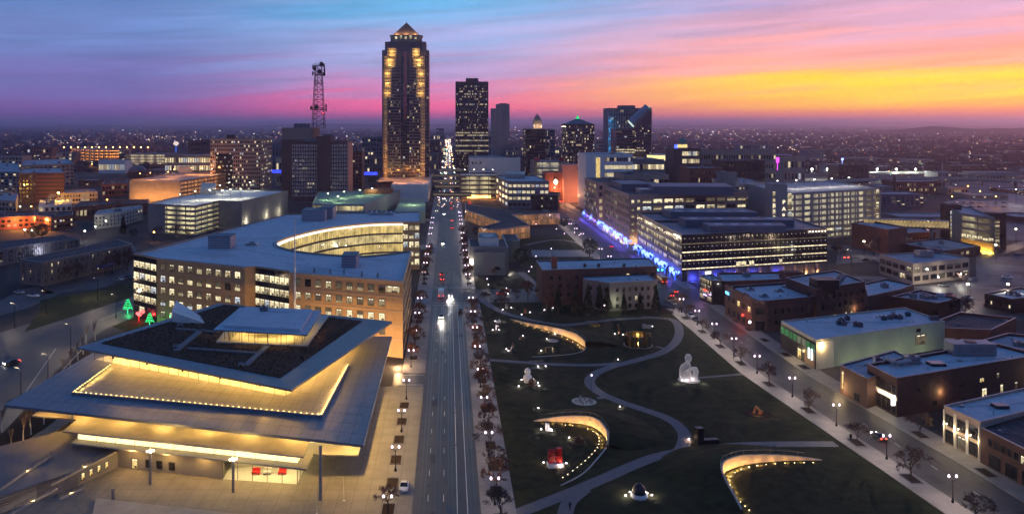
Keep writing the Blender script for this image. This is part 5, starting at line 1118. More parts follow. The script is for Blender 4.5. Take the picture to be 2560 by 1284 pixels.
# ---- big tan office (behind) with columned street side
z = 30.0; n1 = [G2(1573,490,z), G2(1868,482,z), G2(1868,462,z), G2(1640,455,z), G2(1476,460,z)]; n1 = [n1[0], n1[1], n1[1]+Vector((0,60)), Vector((112,n1[0].y+95)), Vector((112.5,n1[0].y+95))]
n1 = [G2(1573,490,z), G2(1868,482,z), G2(1868,482,z)+Vector((0,70)), Vector((180,600)), Vector((112,600))]
m_ns = mat('rose_stone', (.42,.25,.185), .75, 0, .1, .2)
e = building('office_building', 'large rose-stone office with bright window bays and lit pillars', n1, z, m_ns, m_tar, par=.8)
A, B = n1[0], n1[1]; ln = (B-A).length
grid(e, A, B, 2, z-1.6, 10, 6, .82, .55, style='bar', u0=8.5, u1=ln-.5, sets=lambda r,c: (.2,.5,.2) if r == 5 else (.75,.2,0) if r == 4 else (.1,.4,.3)); grid(e, A, B, 2, z-1.6, 2, 6, .55, .5, style='bar', u0=.5, u1=8.5, lit=(.5,.3,.1))
A, B = n1[4], n1[0]; grid(e, A, B, 5.5, z-1.6, 24, 5, .42, .62, lit=(.12,.25,.3), style='bar'); pl = MB(); pl.box((0,-.35,2.7), (1.1,.8,5.4)); pmh = pl.mesh('pillar', m_ns); A_, B_, e_, nr_ = wall_frame(A, B); ln = (B_-A_).length
for k in range(25):
    M = wall_M(A_, e_, nr_, ln*(k+.02)/24.6, 0); add('pillar', pmh, e, M)
    if k % 2 == 0: light(e, M @ Vector((0,-1.5,.6)), 26, (1,.66,.34), .15)
for zz in (5.6, 29.4): boxon(e, 'cornice', A, B, zz, zz+.8, m_tan2, out=.35, thick=.6)
for k in range(3): p = n1[0].lerp(n1[1], .03+.04*k); light(e, (p.x, p.y-2, 2), 40, (1,.7,.4), .15)
q = pxpoly([(1628,486), (1812,483), (1812,463), (1640,463)], z); a = Vector((q[0].x,n1[0].y+6)); b = MB(); b.prism(ccw([a, Vector((q[1].x,n1[0].y+3)), Vector((q[1].x+5,n1[0].y+36)), Vector((a.x+4,n1[0].y+38))]), z, z+5.5); b.obj('plant_room', m_steelb, e)
b = MB(); b.prism(ccw([Vector((116,560)), Vector((136,560)), Vector((136,596)), Vector((116,596))]), z, z+4.5); b.obj('plant_room', m_steelb, e); b = MB(); b.prism(ccw([Vector((122,532)), Vector((134,532)), Vector((134,546)), Vector((122,546))]), z, z+3); b.obj('plant_room', m_metal, e)
n1b = [Vector((107.5,606)), Vector((150,606)), Vector((150,660)), Vector((107.5,660))]; e = quick('office_building', 'rose-stone end wing of the large office at the junction', n1b, 31.5, m_ns, m_tar, [(3,14,7,{'wf':.4,'hf':.6}), (0,8,6,{'wf':.4})], (.1,.25,.2))
# ---- dark glass office (front)
z = 21.6; n2 = [G2(1704.5,590,z), G2(2067,573,z), G2(2067,573,z)+Vector((2,55)), Vector((150,452)), Vector((111,452))]
m_dg = mat('dark_bronze_panel', (.035,.028,.034), .35, .2, .12, .2)
e = building('office_building', 'dark glass office with thin lit floor strips above blue-lit arcade', n2, z, m_dg, m_steelb, par=.6)
A, B = n2[0], n2[1]; A_, B_, e_, nr_ = wall_frame(A, B); ln = (B-A).length
def strip_win(w, h, lit, key):
    k = ('sw', round(w,2), round(h,2), key)
    if k not in MESH:
        b = MB(); b.poly([(-w/2,-.06,.55), (w/2,-.06,.55), (w/2,-.06,h), (-w/2,-.06,h)], 0); b.poly([(-w/2,-.05,.1), (w/2,-.05,.1), (w/2,-.05,.55), (-w/2,-.05,.55)], 1)
        for s_ in (-1,1): b.box((s_*w/2,-.1,h/2), (.12,.22,h), 2)
        b.box((0,-.12,h+.05), (w,.24,.12), 2); b.box((w*.1,-.09,h*.75), (.16,.05,.1), 3); MESH[k] = b.mesh('window', [m_dark, lit, m_dg, emis('ceiling_spot', (1,.9,.7), 4, 'NONE')])
    return MESH[k]
sl1, sl2 = litwin('floor_strip', (1,.82,.5), 2.0, .4, 1, .6), litwin('floor_strip_dim', (1,.75,.45), .25, .4, 1, .3)
nb = 33
for r in range(4):
    for k in range(nb):
        on = r < 3 and not (r == 1 and 24 < k < 27)
        add('window', strip_win(ln/nb*.97, 3.7, sl1 if on and RND.random() < .88 else sl2, 'a%d' % (on and RND.random() < .9)) if False else strip_win(ln/nb*.97, 3.7, sl1 if on else sl2, 'on' if on else 'off'), e, wall_M(A_, e_, nr_, ln*(k+.5)/nb, 5.6+3.95*r))
A2, B2 = n2[4], n2[0]; grid(e, A2, B2, 5.2, z-.6, 20, 4, .72, .62, lit=(.3,.4,.2), style='none'); b = MB()
for k in range(5): boxon(e, 'floor_band', A2, B2, 5.0+k*3.95, 5.6+k*3.95, m_dg, out=.2, thick=.3)
cs = MB(); cs.box((0,-.4,2.4), (1.2,.9,4.8)); csm = cs.mesh('arcade_pillar', m_tan2)
for k in range(12):
    M = wall_M(A_, e_, nr_, 3+ln*k/12.4, 0); add('arcade_pillar', csm, e, M)
    if k in (4,6,8,9,10,11): light(e, M @ Vector((0,-1.6,.5)), 36, (1,.5,.22), .12)
    else: light(e, M @ Vector((3,-1.8,1.4)), 120, (.08,.10,1), .2)
for uu, w_ in ((33,6), (39,3), (56,2)): add('window', wmesh(w_, 2.2, w_b, m_frame, 'cross'), e, wall_M(A_, e_, nr_, uu, 5.9, .25))
add('lit_sign', (lambda b: (b.box((0,-.1,0), (3,.15,1.4)), b.mesh('lit_sign', emis('blank_white_sign', (1,.95,1), 2.5)))[1])(MB()), e, wall_M(A_, e_, nr_, 14, 3.6, .7))
boxon(e, 'arcade_wall', A, B, .1, 4.9, mat('arcade_back', (.08,.08,.10), .6, 0, .1), out=.1, thick=.3)
for k in range(6): light(e, wall_M(A_, e_, nr_, ln-1.2-1.9*k, z-.8) @ Vector((0,-.7,0)), 14, (1,.72,.45), .08); 
b = MB()
for k in range(6): M = wall_M(A_, e_, nr_, ln-1.2-1.9*k, z-.9); p = M @ Vector((0,-.4,0)); b.lathe([(.14,0), (.22,.2), (.14,.4)], p, 6)
A3, B3, e3, nr3 = wall_frame(A2, B2)
for k in range(5): M = wall_M(A3, e3, nr3, (B3-A3).length-3-2.2*k, z-.9); b.lathe([(.14,0), (.22,.2), (.14,.4)], M @ Vector((0,-.4,0)), 6)
b.obj('eave_spots', emis('eave_spot', (1,.72,.5), 12), e)
for (x0,x1), yy, hh_ in (((128,165), 20, 4.6), ((122,178), 42, 5.0)):
    q = ccw([Vector((x0,n2[0].y+yy-8)), Vector((x1,n2[0].y+yy-8)), Vector((x1+3,n2[0].y+yy+5)), Vector((x0,n2[0].y+yy+5))]); b = MB(); b.prism(q, z, z+hh_-1.2); pr = b.obj('plant_room', m_steelb, e)
    for k in range(4): b = MB(); b.box((x0+6+k*(x1-x0-8)/3.6, n2[0].y+yy-1.5, z+hh_-1.15), (3.4,5,.1)); b.obj('roof_panel', m_snow, pr)
n2b = [Vector((111.5,455)), Vector((175,455)), Vector((175,494)), Vector((111.5,494))]; e = building('office_building', 'rear dark glass block joined to the strip-lit office', n2b, 21.8, m_dg, m_steelb, par=.6); grid(e, n2b[3], n2b[0], 5, 21, 13, 4, .75, .62, lit=(.3,.4,.2), style='none'); grid(e, n2b[0], n2b[1], 5, 21, 3, 4, .9, .6, lit=(.9,.1,0), style='none', u0=0, u1=9)
bl = MB()
for uu in (1.0, 2.6): bl.box((n2b[0].x+uu, 454.6, 12), (.35,.3,15))
bl.obj('blue_light_fins', emis('blue_fin', (.05,.12,1), 2.6), e)
q = ccw([Vector((124,468)), Vector((172,466)), Vector((172,488)), Vector((124,488))]); b = MB(); b.prism(q, 21.8, 25.6); pr = b.obj('plant_room', m_steelb, e)
for k in range(5): b = MB(); b.box((130+k*9, 473, 25.66), (4,5,.1)); b.obj('roof_panel', m_snow, pr)
# ---- large pale garage on the right with stair tower
z = 30.0; P = [G2(1965,487,z), G2(2199,474,z), G2(2199,474,z)+Vector((5,80)), G2(1965,487,z)+Vector((5,80))]; m_pg = mat('mauve_precast', (.30,.26,.25), .8, 0, .12, .2)
g = garage('parking_garage', 'huge pale parking garage with seven open decks and stair tower', P, z, [(P[0],P[1])], 8, m_pg, (1,.88,.55), 3.4, deck=m_snow2)
A, B = P[0], P[1]; A_, B_, e_, nr_ = wall_frame(A, B); ln = (B-A).length; pan = MB(); pan.box((0,-.32,1.75), (ln/12*.22,.3,3.7)); pm_ = pan.mesh('precast_panel', m_pg)
for k in range(13):
    for r in range(8): add('precast_panel', pm_, g, wall_M(A_, e_, nr_, ln*k/12, r*3.75))
grid(g, A, B, 4.4, 8, 9, 1, .7, .6, lit=(.8,.2,0), style='bar', u0=8, u1=ln-2, out=.5)
q = [A+Vector((-9.5,-2)), A+Vector((0,-2)), A+Vector((0,10)), A+Vector((-9.5,10))]; b = MB(); b.prism(ccw(q), 0, z+7); b.obj('stair_tower', m_pg, g)
grid(g, q[0], q[1], 2, z+2, 1, 8, .8, .8, lit=(.5,.4,.1), style='cross', u0=0, u1=2.4); grid(g, q[0]+Vector((9.6,0)), q[1]+Vector((3,0)), 2, z+1, 1, 8, .9, .8, lit=(.5,.4,.1), style='cross'); grid(g, A, B, 2, z, 1, 8, .8, .8, lit=(.6,.3,.1), style='cross', u0=ln-5, u1=ln-1, out=.6)
for k, ch in enumerate('PARK'):
    fc = bpy.data.curves.new('letter', 'FONT'); fc.body = ch; fc.size = 3.4; fc.extrude = .12; fc.align_x = 'CENTER'; tmp = bpy.data.objects.new('tmp', fc); me_ = bpy.data.meshes.new_from_object(tmp); me_.materials.clear(); me_.materials.append(emis('letter_glow', (1,.85,.55), 1.6)); bpy.data.objects.remove(tmp)
    add('letter', me_, g, Matrix.Translation((q[1].x-2.2, q[1].y-.2, z-5.5-k*4.2)) @ Matrix.Rotation(math.pi/2, 4, 'X'))
roof_lamps(g, [P[0].lerp(P[1], (k+.5)/5)+Vector((2,35)) for k in range(5)], z, 6, (1,.92,.75), 260, (1,.95,.85))
P = [G2(1838,463,z), G2(1912,459,z), G2(1912,459,z)+Vector((3,60)), G2(1838,463,z)+Vector((3,60))]; e = quick('parking_garage', 'plain rear part of the huge garage with small square openings', P, z, m_pg, m_snow2, [(0,9,8,{'wf':.4,'hf':.4})], (.3,.4,.2), cat='garage')
# ---- right mid buildings
z = ZR(560,616); P = pxpoly([(2129,560), (2221,577), (2265,570), (2165,553)], z); e = quick('brick_building', 'orange-red blank brick hall with stepped white roof', P, z, m_brick, m_snow2, [], units=0)
e = quick('brick_building', 'low red brick wing with pale roof and large rooftop unit', pxpoly([(2222,590), (2339,584), (2300,572), (2215,572)], 5.), 5.5, m_brick, m_snow2, [(0,14,1,{'hf':.3,'wf':.5})], (.02,.05,.1), units=2)
e = quick('shop_building', 'flat single-storey brick shop with snowy roof', pxpoly([(2245,610), (2359,630), (2451,618), (2357,597)], 4.5), 4.5, m_brickd, m_snow2, [(1,7,1,{'wf':.5})], (.05,.1,.2))
z = 9.1; P = pxpoly([(2199,638), (2282.5,663), (2423,648), (2345,632)], z); e = building('corner_building', 'pale two-storey corner building with large dark windows', P, z, mat('pale_stone', (.38,.29,.22), .75, 0, .1, .3), m_snow2, par=.7)
for i, c in ((0,5), (1,7)): grid(e, P[i], P[i+1], .6, z-.9, c, 2, .74, .62, lit=(.0,.06,.14), style='bar')
for x, y in ((2343,706), (2399,699)): p = G2(x,y-14,4.5); light(e, (p.x,p.y-1.2,4.5), 190, (1,.95,.8), .12); b = MB(); b.lathe([(.15,0), (.3,.2), (.15,.4)], (p.x,p.y-.8,4.5), 8); b.obj('wall_lamp', emis('cold_wall_lamp', (1,.97,.9), 50), e)
p = G2(2310,642,z); rooftop(e, (*p, z), (7,5,3)); p = G2(2335,633,z); rooftop(e, (*p, z), (6,4,2.4), m=m_steelb); light(e, (*G2(2250,690,5), 6), 60, (1,.8,.4), .2)
# garage with brick towers and yellow wall-wash
z = ZR(534,616); A, B = G2(2404,537,z), G2(2486,548,z); P = [A, B, B+Vector((24,60)), A+Vector((24,60))]; g = garage('parking_garage', 'garage with brick stair towers and golden uplit base', P, z, [(P[0],P[1])], 5, m_concd, (1,.86,.5), 3, deck=m_snow2)
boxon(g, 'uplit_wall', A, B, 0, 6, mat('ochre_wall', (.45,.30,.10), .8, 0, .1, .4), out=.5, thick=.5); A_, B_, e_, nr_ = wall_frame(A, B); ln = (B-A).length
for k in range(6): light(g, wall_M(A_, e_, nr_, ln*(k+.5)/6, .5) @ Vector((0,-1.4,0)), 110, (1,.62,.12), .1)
grid(g, A, B, 6.2, 9, 6, 1, .9, .7, lit=(1,0,0), style='bar', out=.3)
for (a, c, yt) in ((2374,2404,512), (2486,2516,534)):
    Yt = G2(a,602 if a < 2400 else 622).y; q = dep(a, c, Yt-2, 10); zt_ = zy(yt,Yt-2); b = MB(); b.prism(ccw(q), 0, zt_); tw = b.obj('brick_tower', m_brickd, g); grid(g, q[0], q[1], 1, zt_-4, 1, 7, .8, .8, lit=(.1,.6,.3), style='cross', u0=0, u1=3.5)
e = thing('footbridge', 'long roofed footbridge with lit truss between the garages', 'bridge', (*G2(2260,560,8),0)); a, c = Vector(((2160-VX)/F*520,520)), Vector(((2372-VX)/F*505,505)); za = zy(548,515); ang = math.atan2((c-a).y,(c-a).x); mid = (a+c)/2; ln = (c-a).length
for nm, dz, th, m_ in (('roof', 0, .5, m_metal), ('deck', -4.6, .5, m_brown)): b = MB(); b.box((*mid, za+dz), (ln,4,th), 0, ang); b.obj(nm, m_, e)
b = MB(); n = 22
for k in range(n): p, q = a.lerp(c,k/n), a.lerp(c,(k+1)/n); b.tube((p.x,p.y-2,za-4.4), (q.x,q.y-2,za), .12, n=4); b.tube((p.x,p.y-2,za-4.4), (p.x,p.y-2,za), .1, n=4)
b.obj('truss', m_brown, e); b = MB(); b.box((*mid, za-2.3), (ln,.2,3.6), 0, ang); b.obj('lit_inner_wall', litwin('bridge_glow', (1,.72,.3), .5, .15, .3, .5, 'AUTO'), e)
for k in range(3): b = MB(); p = a.lerp(c, .2+.3*k); b.box((*p, (za-4.8)/2), (1,2,za-4.8)); b.obj('pier', m_concd, e)
# ---- shops along the side street
z = 9.7; P = [G2(1779,703,z), G2(1809,704,z), G2(1809,704,z)+Vector((0,16)), G2(1750,691.6,z)]
e = building('shop_building', 'narrow corner shop with glazed side and black billboard wall', P, z, m_blackm, m_snow, par=.4)
grid(e, P[3], P[0], .4, z-.4, 9, 4, .92, .9, lit=(.0,.35,.5), style='none'); A, B = P[0], P[1]; boxon(e, 'billboard', A, B, 1.5, z-.4, m_dark, u0=.5, u1=(B-A).length-.5, out=.3, thick=.3); light(e, (A.x+2.4, A.y-1.4, z-1), 12, (1,.9,.7), .1)
b = MB(); b.box((P[0].x-1.3, P[0].y+4.5, 5.2), (.25,2.6,.7)); b.obj('red_neon_sign', emis('red_neon', (1,.05,.03), 4), e); b = MB(); b.box((P[0].x-1.2, P[0].y+5, 3.2), (.2,4,.35)); b.obj('violet_neon_sign', emis('violet_neon', (.4,.3,1), 5), e); light(e, (P[0].x-3, P[0].y+5, 3), 30, (.8,.4,.9), .2)
z = 8.2; P = pxpoly([(1809,708), (2012,700), (1990,683), (1792,686)], z); e = quick('shop_building', 'long low red brick shop with pale roof and chimney block', P, z, m_brick, m_snow, [], units=1); p = G2(1985,700,z); b = MB(); b.box((p.x,p.y+3,z+1.6), (8,6,3.2)); b.obj('stair_head', m_brick, e)
def shop_side(e, A, B, n, zrow, w, h, p_lit, style='cross', u0=2, u1=None):
    A_, B_, e_, nr_ = wall_frame(A, B); ln = (B-A).length if u1 is None else u1
    for zz in zrow:
        for k in range(n): add('window', wmesh(w, h, RND.choice([w_b,w_y]) if RND.random() < p_lit else m_dark, m_frame, style), e, wall_M(A_, e_, nr_, u0+(ln-u0)*(k+.5)/n, zz))
z = 10.3; P = [G2(1880,756,z), G2(1919.5,757,z), G2(2045,746,z), G2(2160,722,z), G2(2110,700,z), G2(1812,721,z)]
e = building('brick_building', 'two-storey brick corner shop building with stepped parapet and skylights', P, z, m_brickd, m_snow, par=.9)
shop_side(e, P[5], P[0], 5, (6.2,), 2.6, 2.2, .35, 'tee'); shop_side(e, P[5], P[0], 5, (1,), 3.0, 2.8, .3, 'tee'); shop_side(e, P[1], P[2], 7, (6.0,), 1.0, 1.9, .15); shop_side(e, P[1], P[2], 6, (2.2,), 1.1, 1.6, .3)
add('window', wmesh(3.2,2.6,m_dark,m_frame,'tee'), e, wall_M(*(lambda t_: (t_[0],t_[2],t_[3]))(wall_frame(P[0],P[1])), 2.8, 6)); add('shop_door', wmesh(3.6,3.6,m_dark,m_frame,'bar'), e, wall_M(*(lambda t_: (t_[0],t_[2],t_[3]))(wall_frame(P[0],P[1])), 2.8, .2))
for x, y in ((1857,742), (1965,776), (2025,762)): p = G2(x, y+14, 4.6); light(e, (p.x, p.y-1.0, 4.6), 22, (1,.62,.3), .1)
par = MB()
for k in range(8): M = wall_M(*(lambda t_: (t_[0],t_[2],t_[3]))(wall_frame(P[5],P[0])), 2+4.6*k, z+.9); p = M @ Vector((0,0,0)); par.box((p.x+.2,p.y,z+1.2+(.5 if k % 3 == 1 else 0)), (.6,4.4,.9))
par.obj('stepped_parapet', m_brickd, e)
for (x,y) in ((1875,725), (1948,729), (1966,718), (1910,742)): p = G2(x,y,z); b = MB(); b.box((*p,z+.3), (2.8,2.8,.6), 0); b.poly([(p.x-1.3,p.y-1.3,z+.61), (p.x+1.3,p.y-1.3,z+.61), (p.x+.4,p.y+.4,z+1.3)], 1); b.poly([(p.x+1.3,p.y-1.3,z+.61), (p.x+1.3,p.y+1.3,z+.61), (p.x+.4,p.y+.4,z+1.3)], 1); b.poly([(p.x-1.3,p.y+1.3,z+.61), (p.x-1.3,p.y-1.3,z+.61), (p.x+.4,p.y+.4,z+1.3)], 1); b.poly([(p.x+1.3,p.y+1.3,z+.61), (p.x-1.3,p.y+1.3,z+.61), (p.x+.4,p.y+.4,z+1.3)], 1); b.obj('skylight', [m_metal, m_dark], e)
for dx, hc in ((0,1), (2.2,0)): b = MB(); p = G2(1861+dx*8, 790+dx*8, 4); b.lathe([(.1,0), (.42,.3), (.42,.6), (.1,.9)], (p.x-.6,p.y,4.0), 8); b.obj('neon_sign' if hc else 'globe_sign', emis('red_neon', (1,.05,.03), 4) if hc else emis('white_globe', (1,.95,1), 8), e); light(e, (p.x-2,p.y-1,4.4), 40 if hc else 16, (1,.1,.06) if hc else (1,.9,.9), .15)
b = MB(); p = P[5]+Vector((-.4,-2)); b.box((p.x,p.y-2,z-.9), (.25,3.4,.9)); b.obj('blue_neon_sign', emis('blue_neon', (.1,.45,1), 4), e)
z = 14.; P = pxpoly([(2052,733), (2092,722), (2170,719), (2130,698), (2012,697)], z); P = [G2(2044,742,11.5)+Vector((0,1)), G2(2166,722,11.5)+Vector((0,1)), G2(2166,722,11.5)+Vector((0,26)), G2(2044,742,11.5)+Vector((-2,24))]
e = building('brick_building', 'taller dark brick rear block with rooftop plant', P, 13.6, m_brickd, m_snow2, par=.6); shop_side(e, P[0], P[1], 8, (9.6,6.2), 1.0, 1.9, .02); shop_side(e, P[0], P[1], 8, (2.0,), 1.1, 1.8, .4); p = P[0].lerp(P[1],.8)+Vector((0,-1.2)); light(e, (*p,4.5), 26, (1,.62,.3), .1)
for k in range(4): p = P[0].lerp(P[2], .35+.1*k)+Vector((4,-2)); rooftop(e, (*p,13.62), (2.6,1.6,1.5))
b = MB(); b.box((*(P[0]+Vector((5,5))),15.4), (8,7,3.5)); b.obj('plant_room', m_blackm, e)
z = 8.6; P = [G2(1953,805,z), G2(2040,853,z), G2(2362,806,z), G2(2262,771,z)]; m_ltg = mat('sage_render', (.30,.31,.25), .8, 0, .12, .3)
e = building('shop_building', 'long shop hall with green-lit upper windows and grey-green side wall', P, z, m_ltg, m_snow, par=.45); A, B = P[0], P[1]; A_, B_, e_, nr_ = wall_frame(A,B); ln = (B-A).length
boxon(e, 'dark_front', A, B, 0, z-.5, m_blackm, out=.12, thick=.25); wg = litwin('green_window', (.12,.75,.22), .42, .6, .3, .3); wgw = litwin('green_white_window', (.6,.7,.45), .35, .6, .3, .3)
for k in range(8): add('window', wmesh(ln/8*.93, 2.4, wgw if k in (4,5) else wg, m_frame, 'many'), e, wall_M(A_,e_,nr_, ln*(k+.5)/8, 5.1, .13))
b = MB(); add('window', wmesh(2.6,3.2,w_y,m_frame,'bar'), e, wall_M(A_,e_,nr_, ln*.56, .5, .13)); boxon(e, 'timber_panel', A, B, .3, 4.6, m_tan, u0=ln*.72, u1=ln-.6, out=.3, thick=.3); light(e, wall_M(A_,e_,nr_,ln*.6,3) @ Vector((0,-1.5,0)), 45, (1,.75,.35), .15)
for u_ in (.86, .94): M = wall_M(A_,e_,nr_,ln*u_,2.8); b = MB(); b.box((0,-.6,1.4), (.5,.3,3.2)); b.obj('light_panel_sign', emis('cool_panel_sign', (.7,.95,1), 2.6), e, M)
A, B = P[1], P[2]; A_, B_, e_, nr_ = wall_frame(A,B); boxon(e, 'tan_corner_panel', A, B, 0, z-.2, m_cream, u0=0, u1=7.5, out=.08, thick=.16); M = wall_M(A_,e_,nr_,2.2,7.0); light(e, M @ Vector((0,-.8,0)), 70, (1,.7,.3), .1); b = MB(); b.lathe([(.1,0), (.22,.15), (.1,.3)], M @ Vector((0,-.35,.1)), 6); b.obj('wall_lamp', emis('warm_wall_lamp', (1,.75,.4), 30), e)
add('window', wmesh(5,3.4,w_d,m_frame,'many'), e, wall_M(A_,e_,nr_,(B-A).length*.80,2.6)); add('window', wmesh(2,1.2,m_dark,m_frame,'bar'), e, wall_M(A_,e_,nr_,(B-A).length*.78,6.7))
for k in range(4): light(e, wall_M(A_,e_,nr_, 14+11*k, .6) @ Vector((0,-6,0)), 40, (.85,.95,.55), .3)
for x, y in ((2103,805), (2118,800), (2098,811), (2110,813), (2150,817), (2140,815), (2210,800), (2225,798), (2235,795), (2250,797), (2270,790), (2330,800), (2340,800)): rooftop(e, (*G2(x,y,z), z), (1.5,1.3,1.2), m=m_steelb)
z = 8.6; P = [G2(2100,906,z), G2(2168,940,z), G2(2300,900,z), G2(2235,870,z)]
e = building('shop_building', 'low dark annex shop with lit doorway and paved forecourt', P, 7.6, m_brickd, m_snow2, par=.4); A_, B_, e_, nr_ = wall_frame(P[0],P[1]); add('window', wmesh(1.0,5,w_y,m_frame,'none'), e, wall_M(A_,e_,nr_,1.4,1.8)); add('window', wmesh(2.5,2.2,m_dark,m_frame,'bar'), e, wall_M(A_,e_,nr_,8,.5)); light(e, wall_M(A_,e_,nr_,2,2.4) @ Vector((0,-1.6,0)), 60, (1,.72,.3), .15)
z = 9.3; P = [G2(2168.5,916,z), G2(2242,952.5,z), G2(2600,893,z), G2(2480,862,z)]
e = building('brick_building', 'dark brick shop with tall lit front windows and pale roof', P, z, m_brickd, m_snow, par=.8); A, B = P[0], P[1]; A_, B_, e_, nr_ = wall_frame(A,B); ln = (B-A).length
for k in range(6):
    add('window', wmesh(ln/6*.84,3.4,m_dark,m_frame,'tee'), e, wall_M(A_,e_,nr_,ln*(k+.5)/6,.5)); add('window', wmesh(ln/6*.84,2.4,m_dark,m_frame,'tee'), e, wall_M(A_,e_,nr_,ln*(k+.5)/6,5.6)); light(e, wall_M(A_,e_,nr_,ln*(k+.5)/6+.9,4.6) @ Vector((0,-.5,0)), 16, (1,.80,.5), .06)
boxon(e, 'pale_sign_band', A, B, 4.1, 5.4, m_cream, out=.15, thick=.3); M = wall_M(A_,e_,nr_,ln-.6,3.0); b = MB(); b.box((0,-.6,1.3), (.35,.9,2.6)); b.obj('lit_blade_sign', emis('blade_sign', (1,.95,.85), 3), e, M)
A, B = P[1], P[2]; A_, B_, e_, nr_ = wall_frame(A,B); ln = (B-A).length
for uu, zz, w_, h_, mm in ((14,1.2,1.4,1.6,m_dark),(24,4.8,1.4,1.4,m_dark),(33,1.0,2.0,2.6,w_b),(32,5.2,1.8,1.2,w_y),(40,1.2,1.2,2.6,w_b),(38.5,5.6,1.2,1.4,w_d),(46,1.4,1.2,2.4,w_d),(52,1.4,1.2,2.4,w_y),(20,1.0,.5,.6,w_y),(58,1.4,1.2,2.4,m_dark),(8,5.4,1.4,1.4,m_dark)): add('window', wmesh(w_,h_,mm,m_frame,'cross'), e, wall_M(A_,e_,nr_,uu,zz))
for uu, en in ((16,26), (56,90)): light(e, wall_M(A_,e_,nr_,uu,4.6) @ Vector((0,-.9,0)), en, (1,.68,.3), .1)
rooftop(e, (*G2(2425,885,z), z), (12,5,3.4)); rooftop(e, (*G2(2280,908,z), z), (3.4,2.4,2)); rooftop(e, (*G2(2195,904,z), z), (2,1.6,1)); b = MB()
for px in ([(2215,905), (2240,918), (2275,912)], [(2255,903), (2275,905)]):
    q = pxpoly(px, z)
    for a, c in zip(q, q[1:]): b.tube((*a,z+1.2), (*c,z+1.2), .65, n=8)
b.obj('duct', m_metal, e); p = G2(2340,912,z); b = MB(); b.box((*p,z+.4), (4,3,.8)); b.obj('skylight', m_dark, e)
z = 8.2; P = [G2(2360,1018,z), G2(2451,1060,z), G2(2700,1000,z), G2(2600,965,z)]
e = building('shop_building', 'two-storey shop with lit corner pilasters and white roof', P, z, m_tan2, m_snow, par=.5); A, B = P[0], P[1]; A_, B_, e_, nr_ = wall_frame(A,B); ln = (B-A).length
for k in range(3):
    for zz, h_ in ((.5,3), (4.3,2.8)): add('window', wmesh(ln/3*.72,h_,m_dark if (k,zz) != (1,.5) else w_d,m_frame,'tee'), e, wall_M(A_,e_,nr_,ln*(k+.5)/3,zz))
for k in range(4):
    boxon(e, 'pilaster', A, B, 0, z-.3, m_cream, u0=max(0,ln*k/3-.35), u1=min(ln,ln*k/3+.35), out=.25, thick=.4); light(e, wall_M(A_,e_,nr_,ln*k/3,4.4) @ Vector((0,-.7,0)), 22, (1,.76,.42), .08)
p = G2(2500,1018,z); b = MB(); b.box((*p,z+.4), (3,2.4,.8)); b.obj('skylight', m_dark, e)
z = 8.; P = [G2(2452,1066,z), G2(2640,1160,z), G2(2760,1100,z), G2(2560,1035,z)]
e = building('brick_building', 'dark brick workshop with white garage doors at the right edge', P, 7.4, m_brickd, m_tar, par=.5); shop_side(e, P[0], P[1], 10, (4.6,), 1.3, 1.8, .12); shop_side(e, P[0], P[1], 4, (.3,), 3.4, 3.0, .0, 'many')
z = 6.; P = [G2(2365,790,z), G2(2530,825,z), G2(2640,800,z), G2(2470,775,z)]; e = quick('garage_shed', 'orange brick shed with patchy dark roof and white doors', pxpoly([(2300,822), (2478,830), (2540,800), (2400,785)], 6.), 6., m_brick, m_tar, [], units=0); P = pxpoly([(2300,822), (2478,830)], 6.); A_, B_, e_, nr_ = wall_frame(*P)
for uu in (9, 14): b = MB(); b.box((0,-.1,1.7), (3.2,.2,3.4)); b.obj('shed_door', m_white, e, wall_M(A_,e_,nr_,uu,0))
e = quick('shop_building', 'black shop with snow-patched roof beyond the long hall', pxpoly([(2230,745), (2345,762), (2401,750), (2300,728)], 5.5), 5.5, m_blackm, m_snow2, [], units=4)
e = quick('shop_building', 'blue-white pitched shed roof behind the brick rear block', pxpoly([(2170,745), (2250,728), (2285,715), (2215,700), (2160,712)], 6.), 6., m_brickd, m_snow, [], units=1)
e = quick('shop_building', 'low black shop with three small lit windows at the right edge', pxpoly([(2462,737), (2530,752), (2640,740), (2550,722)], 5.), 5., m_blackm, m_snow, [(0,6,1,{'wf':.3,'hf':.35})], (.4,.2,.1))
e = quick('brick_building', 'dark brick store with small tower at the right edge', pxpoly([(2440,860), (2560,880), (2640,850), (2520,838)], 6.5), 6.5, m_brickd, m_snow2, [], units=1)
p = G2(2352,776); b = MB(); b.lathe([(1.8,0), (1.8,6.2), (1.2,7)], (*p,0), 16); o = b.obj('storage_tank', m_metal); tag(o, 'round grey tank at the back of the long shop hall', 'tank')
